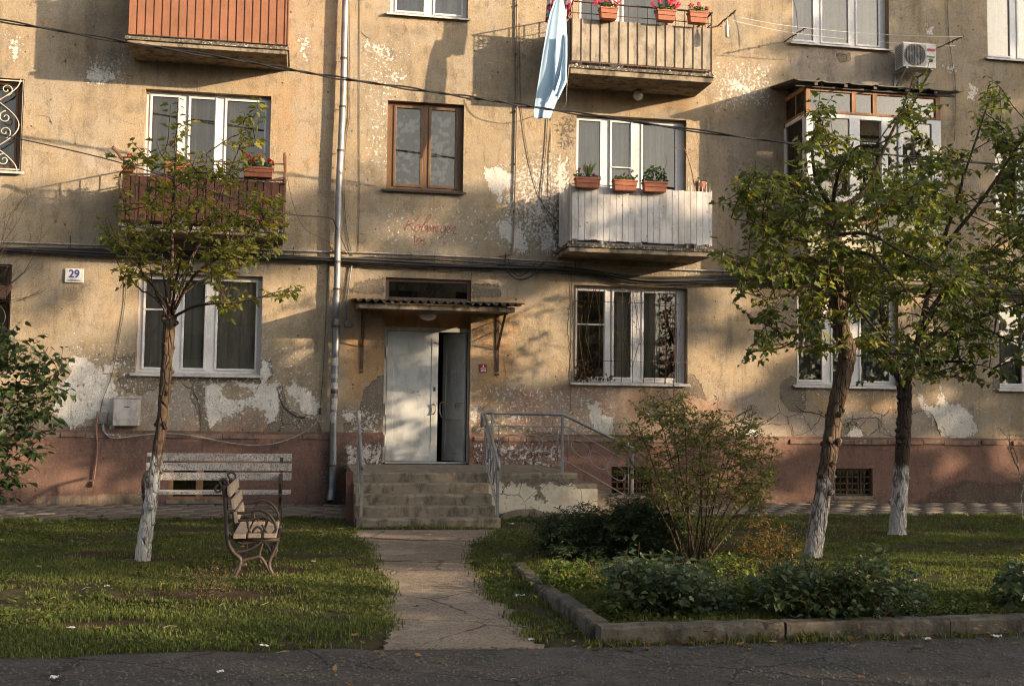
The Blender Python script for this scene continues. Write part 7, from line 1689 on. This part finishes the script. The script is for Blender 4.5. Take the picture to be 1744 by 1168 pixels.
# dead vine caught in the window grille
random.seed(19); x0, x1, z0, z1 = H['B']; dv = thing('dead_vine', 'dry leafless vine tangled in the grille of the centre ground window', 'vine', (x0+.5, -.06, z0))
m = MB()
for i in range(5):
    x = x0+.15+random.choice([0, .12, .3, .8, 1.45, 1.55, 1.7, 1.2]); pts = [Vector((x, -.06, z0-.02))]
    for k in range(9): pts.append(pts[-1]+Vector((random.uniform(-.05, .05), random.uniform(-.012, .012), random.uniform(.1, .19))))
    m.tube([p for p in pts if p.z < z1-.02] or pts[:2], .0038, 5)
a = W(1150, 665, -.1); m.tube([Vector((a.x-.02, -.1, 1.6)), Vector((a.x-.02, -.08, 2.1)), Vector((a.x-.01, -.06, 2.8)), Vector((a.x-.05, -.06, 3.4))], .008, 5)
m.build('stem', M['rust'], dv, smooth=True)
n = 130; leaf_mesh('dry_leaves', np.stack([x0+.02+np.abs(rng.normal(0, .28, n)), rng.uniform(-.1, .06, n), z0+.03+np.abs(rng.normal(0, .10, n))], 1), rdirs(n), rdirs(n), rng.uniform(.03, .07, n), 'lobed', M['dead_leaf'], dv, rng.random(n)*.35)
n = 45; q = rng.random(n); leaf_mesh('dry_leaves', np.stack([x0+.1+1.7*rng.random(n), rng.uniform(-.08, -.04, n), z0+.2+1.3*q], 1), rdirs(n), rdirs(n), rng.uniform(.02, .045, n), 'lobed', M['dead_leaf'], dv, rng.random(n)*.5)

# ================================================================== unseen surroundings: trees shaped to shade the house, block reflected in panes
HS = Vector((SUN.x, SUN.y, 0)).normalized(); PS = Vector((-HS.y, HS.x, 0)); TE = SUN.z/math.hypot(SUN.x, SUN.y)
if PS.x < 0: PS = -PS
U0 = 34.0
def back_to_scene(s, h):
    """where the sun ray through the screen point (s,h) meets the wall, or else the ground"""
    # wall Y=0: X = s/PS.x
    Xw = s/PS.x; Zw = h-TE*(U0-HS.x*Xw)
    if Zw > 0 and Xw < 40: return 'wall', Xw, Zw
    t_ = h/TE; u = U0-t_; p = HS*u+PS*s; return 'ground', p.x, p.y
gapsW = [(-3.3, 3.55, .75, .13), (-3.2, 2.95, .45, .18), (-4.2, 1.9, .6, .35), (-2.9, .25, .9, .22), (-1.3, .8, .8, .16), (0.1, 3.6, .6, .3), (-.1, 2.7, .4, .3), (1.95, 1.75, .5, .10), (1.7, 1.35, .6, .11), (1.8, .95, .6, .12), (2.2, 2.75, .5, .07), (3.1, 2.9, .35, .25), (3.6, 2.3, .45, .13), (.7, 2.6, .25, .12), (.6, 3.9, .35, .3), (1.0, 1.9, .25, .1),
         (6.9, 2.5, .8, .12), (7.5, 2.2, .5, .1), (7.2, 3.4, .45, .13), (3.4, 1.5, .7, .10), (5.2, 1.6, .5, .12), (5.9, 1.35, .4, .08), (8.8, 1.15, .7, .10), (11.9, 1.7, .6, .14), (9.9, 1.75, .5, .1), (11.2, 1.2, .5, .08), (7.6, 1.5, .35, .14), (-2.4, 4.3, .3, .1), (4.3, 4.75, 1.1, .10), (5.6, 4.9, .8, .1), (8.0, 4.8, .12, .7), (7.5, 5.6, .5, .12), (9.6, 5.6, .5, .12), (8.2, 7.2, .5, .3), (12.2, 7.7, .35, .2), (10, 4.0, 1.2, .16), (11, 3.2, .9, .13), (12.8, 4.6, .6, .25), (4.3, 2.9, .3, .3)]
def density(s, h):  # leaf chance, shaping the unseen crowns so sun patches fall where wanted
    kind, a, c = back_to_scene(s, h)
    nz = float(fbm(np.array([s]), np.array([h]), .55, 71)[0])-.5
    if kind == 'wall':
        top = np.interp(a, [-6, -4, .5, 1.5, 3.2, 3.6, 7.0, 7.7, 8.4, 9.2, 14, 20], [4.9, 4.8, 5.25, 5.2, 5.1, 5.0, 5.05, 6.3, 7.6, 10.2, 11.5, 11.5]); top += nz*.9
        if c > top: return 0
        for (gx, gz, rx, rz) in gapsW:
            if ((a-gx)/(rx*1.15+.04))**2+((c-gz)/(rz*1.5+.10))**2 < 1: return 0
        if a > 7.6 and c > 4.3: return 1.0
        n2_ = float(fbm(np.array([a]), np.array([c*2.2]), .9, 13)[0])
        return min(1, max(.3, 1.62-1.6*n2_))
    # ground: a=x, c=y
    band = -8.95+.12*a+.35*math.sin(a*2.1); w_ = 1.15+.25*math.sin(a*3.7+1)
    if a > 2.6: band = -8.6-.10*(a-2.6); w_ = 1.1
    if abs(c-band) < w_*1.25: return 0
    if -2.2 < a < -1.0 and abs(c+6.9) < .6: return .0 if math.sin((a+c)*7) > -.2 else .8
    if .6 < a < 2.3 and -10.2 < c < -4.2: return .0 if math.sin(c*4.6+a*1.3) > -.1 else 1
    if c < -13.2: return .8
    return 1.0 if nz < .2 else .5
LM_o2 = leaf_mat('shade_tree_leaves', [(0, (.03, .06, .015)), (1, (.10, .12, .025))], .15, .55, .2)
groups_ = {}; tr_s = [-15, -11.3, -7.8, -4.4, -1.0, 2.4, 5.8, 9.2]
st_ = .33
for s in np.arange(-17, 11, st_):
    for h in np.arange(2.3, 20, st_):
        for lay in range(1):
            ss, hh = s+rng.uniform(-.2, .2), h+rng.uniform(-.2, .2)
            if h > 13 and s < -6: continue
            if hh > 8.3+.5*math.sin(ss*1.7) and ss < -2.9 and rng.random() < .62: continue
            if -5.2 < ss < -3.2 and 6.9 < hh <= 8.6 and rng.random() < .5: continue
            d = density(ss, hh)
            if rng.random() < d: du = rng.uniform(-1.4, 1.4); groups_.setdefault(min(range(len(tr_s)), key=lambda i: abs(tr_s[i]-ss+.6*math.sin(hh*1.3))), []).append((ss, hh+TE*du, du))
names_ = ['first', 'second', 'third', 'fourth', 'fifth', 'sixth', 'seventh', 'eighth']
for gi, cl in groups_.items():
    s0 = tr_s[gi]; base = HS*(U0)+PS*s0; rt = thing('shade_tree', 'unseen leafy tree, %s in the row, crown shaped to shade the house' % names_[gi], 'tree', tuple(base), 'unseen trees with crowns shaped to shade the house')
    C = np.array(cl); k = 20; Pc = (np.array(HS)[None]*(U0+C[:, 2:3])+np.array(PS)[None]*C[:, 0:1]); Pc[:, 2] = C[:, 1]
    P_ = np.repeat(Pc, k, 0)+rng.normal(0, .12, (len(Pc)*k, 3)); n = len(P_)
    leaf_mesh('crown', P_, rdirs(n), rdirs(n), rng.uniform(.2, .3, n), 'wide', LM_o2, rt)
    m = MB(); topz = float(np.percentile(C[:, 1], 85)); m.tube([base, base+Vector((.1, .1, topz*.4)), base+Vector((-.1, 0, topz*.8)), base+Vector((0, .1, topz))], [.2, .16, .09, .03], 10)
    m.build('trunk', B_r2, rt, smooth=True)
    m = MB()
    for q in Pc[::9]: z_ = max(1.8, q[2]-1.5); m.tube([base+Vector((0, 0, z_*.8)), (base+Vector((0, 0, z_))).lerp(Vector(q), .5), Vector(q)], [.06, .03, .01], 5, False)
    m.build('limbs', B_r2, rt)
# the block across the yard, seen in the window panes
nb = thing('opposite_building', 'pale apartment block across the yard behind the viewer', 'building', (-5, -50, 0))
m = MB(); m.box(-38, 22, -62, -50, 0, 13.5); m.build('wall', weathered('opposite_plaster', (.36, .30, .22), (.3, .25, .19), sc=.5, rough=.9), nb)
m = MB(); m.box(-38.5, 22.5, -62.5, -49.5, 13.5, 14.2); m.build('roof', M['slate'], nb)
for i in range(14):
    for j in range(4): x = -36+i*4.1; z = 1.6+j*3; m = MB(); m.box(x, x+1.7, -50.02, -49.99, z, z+1.5); m.build('window', M['interior'], nb)
random.seed(23)
for i, (x, y) in enumerate(((-9, -34), (3, -37), (13, -33))):
    bt = thing('bare_tree', ['bare tree left of the row behind the viewer', 'bare tree in the middle of the row behind the viewer', 'bare tree right of the row behind the viewer'][i], 'tree', (x, y, 0), 'bare trees behind the viewer')
    m = MB(); m.tube([(x, y, 0), (x+.1, y, 2.5), (x, y, 5)], [.22, .16, .12], 10); m.build('trunk', B_r2, bt, smooth=True); m = MB()
    for k in range(8): a = k*.8; twigs(Vector((x, y, 3+k*.3)), Vector((math.cos(a)*.7, math.sin(a)*.7, .9)).normalized(), 4.2, .07, 3)
    m.build('branches', B_r2, bt)
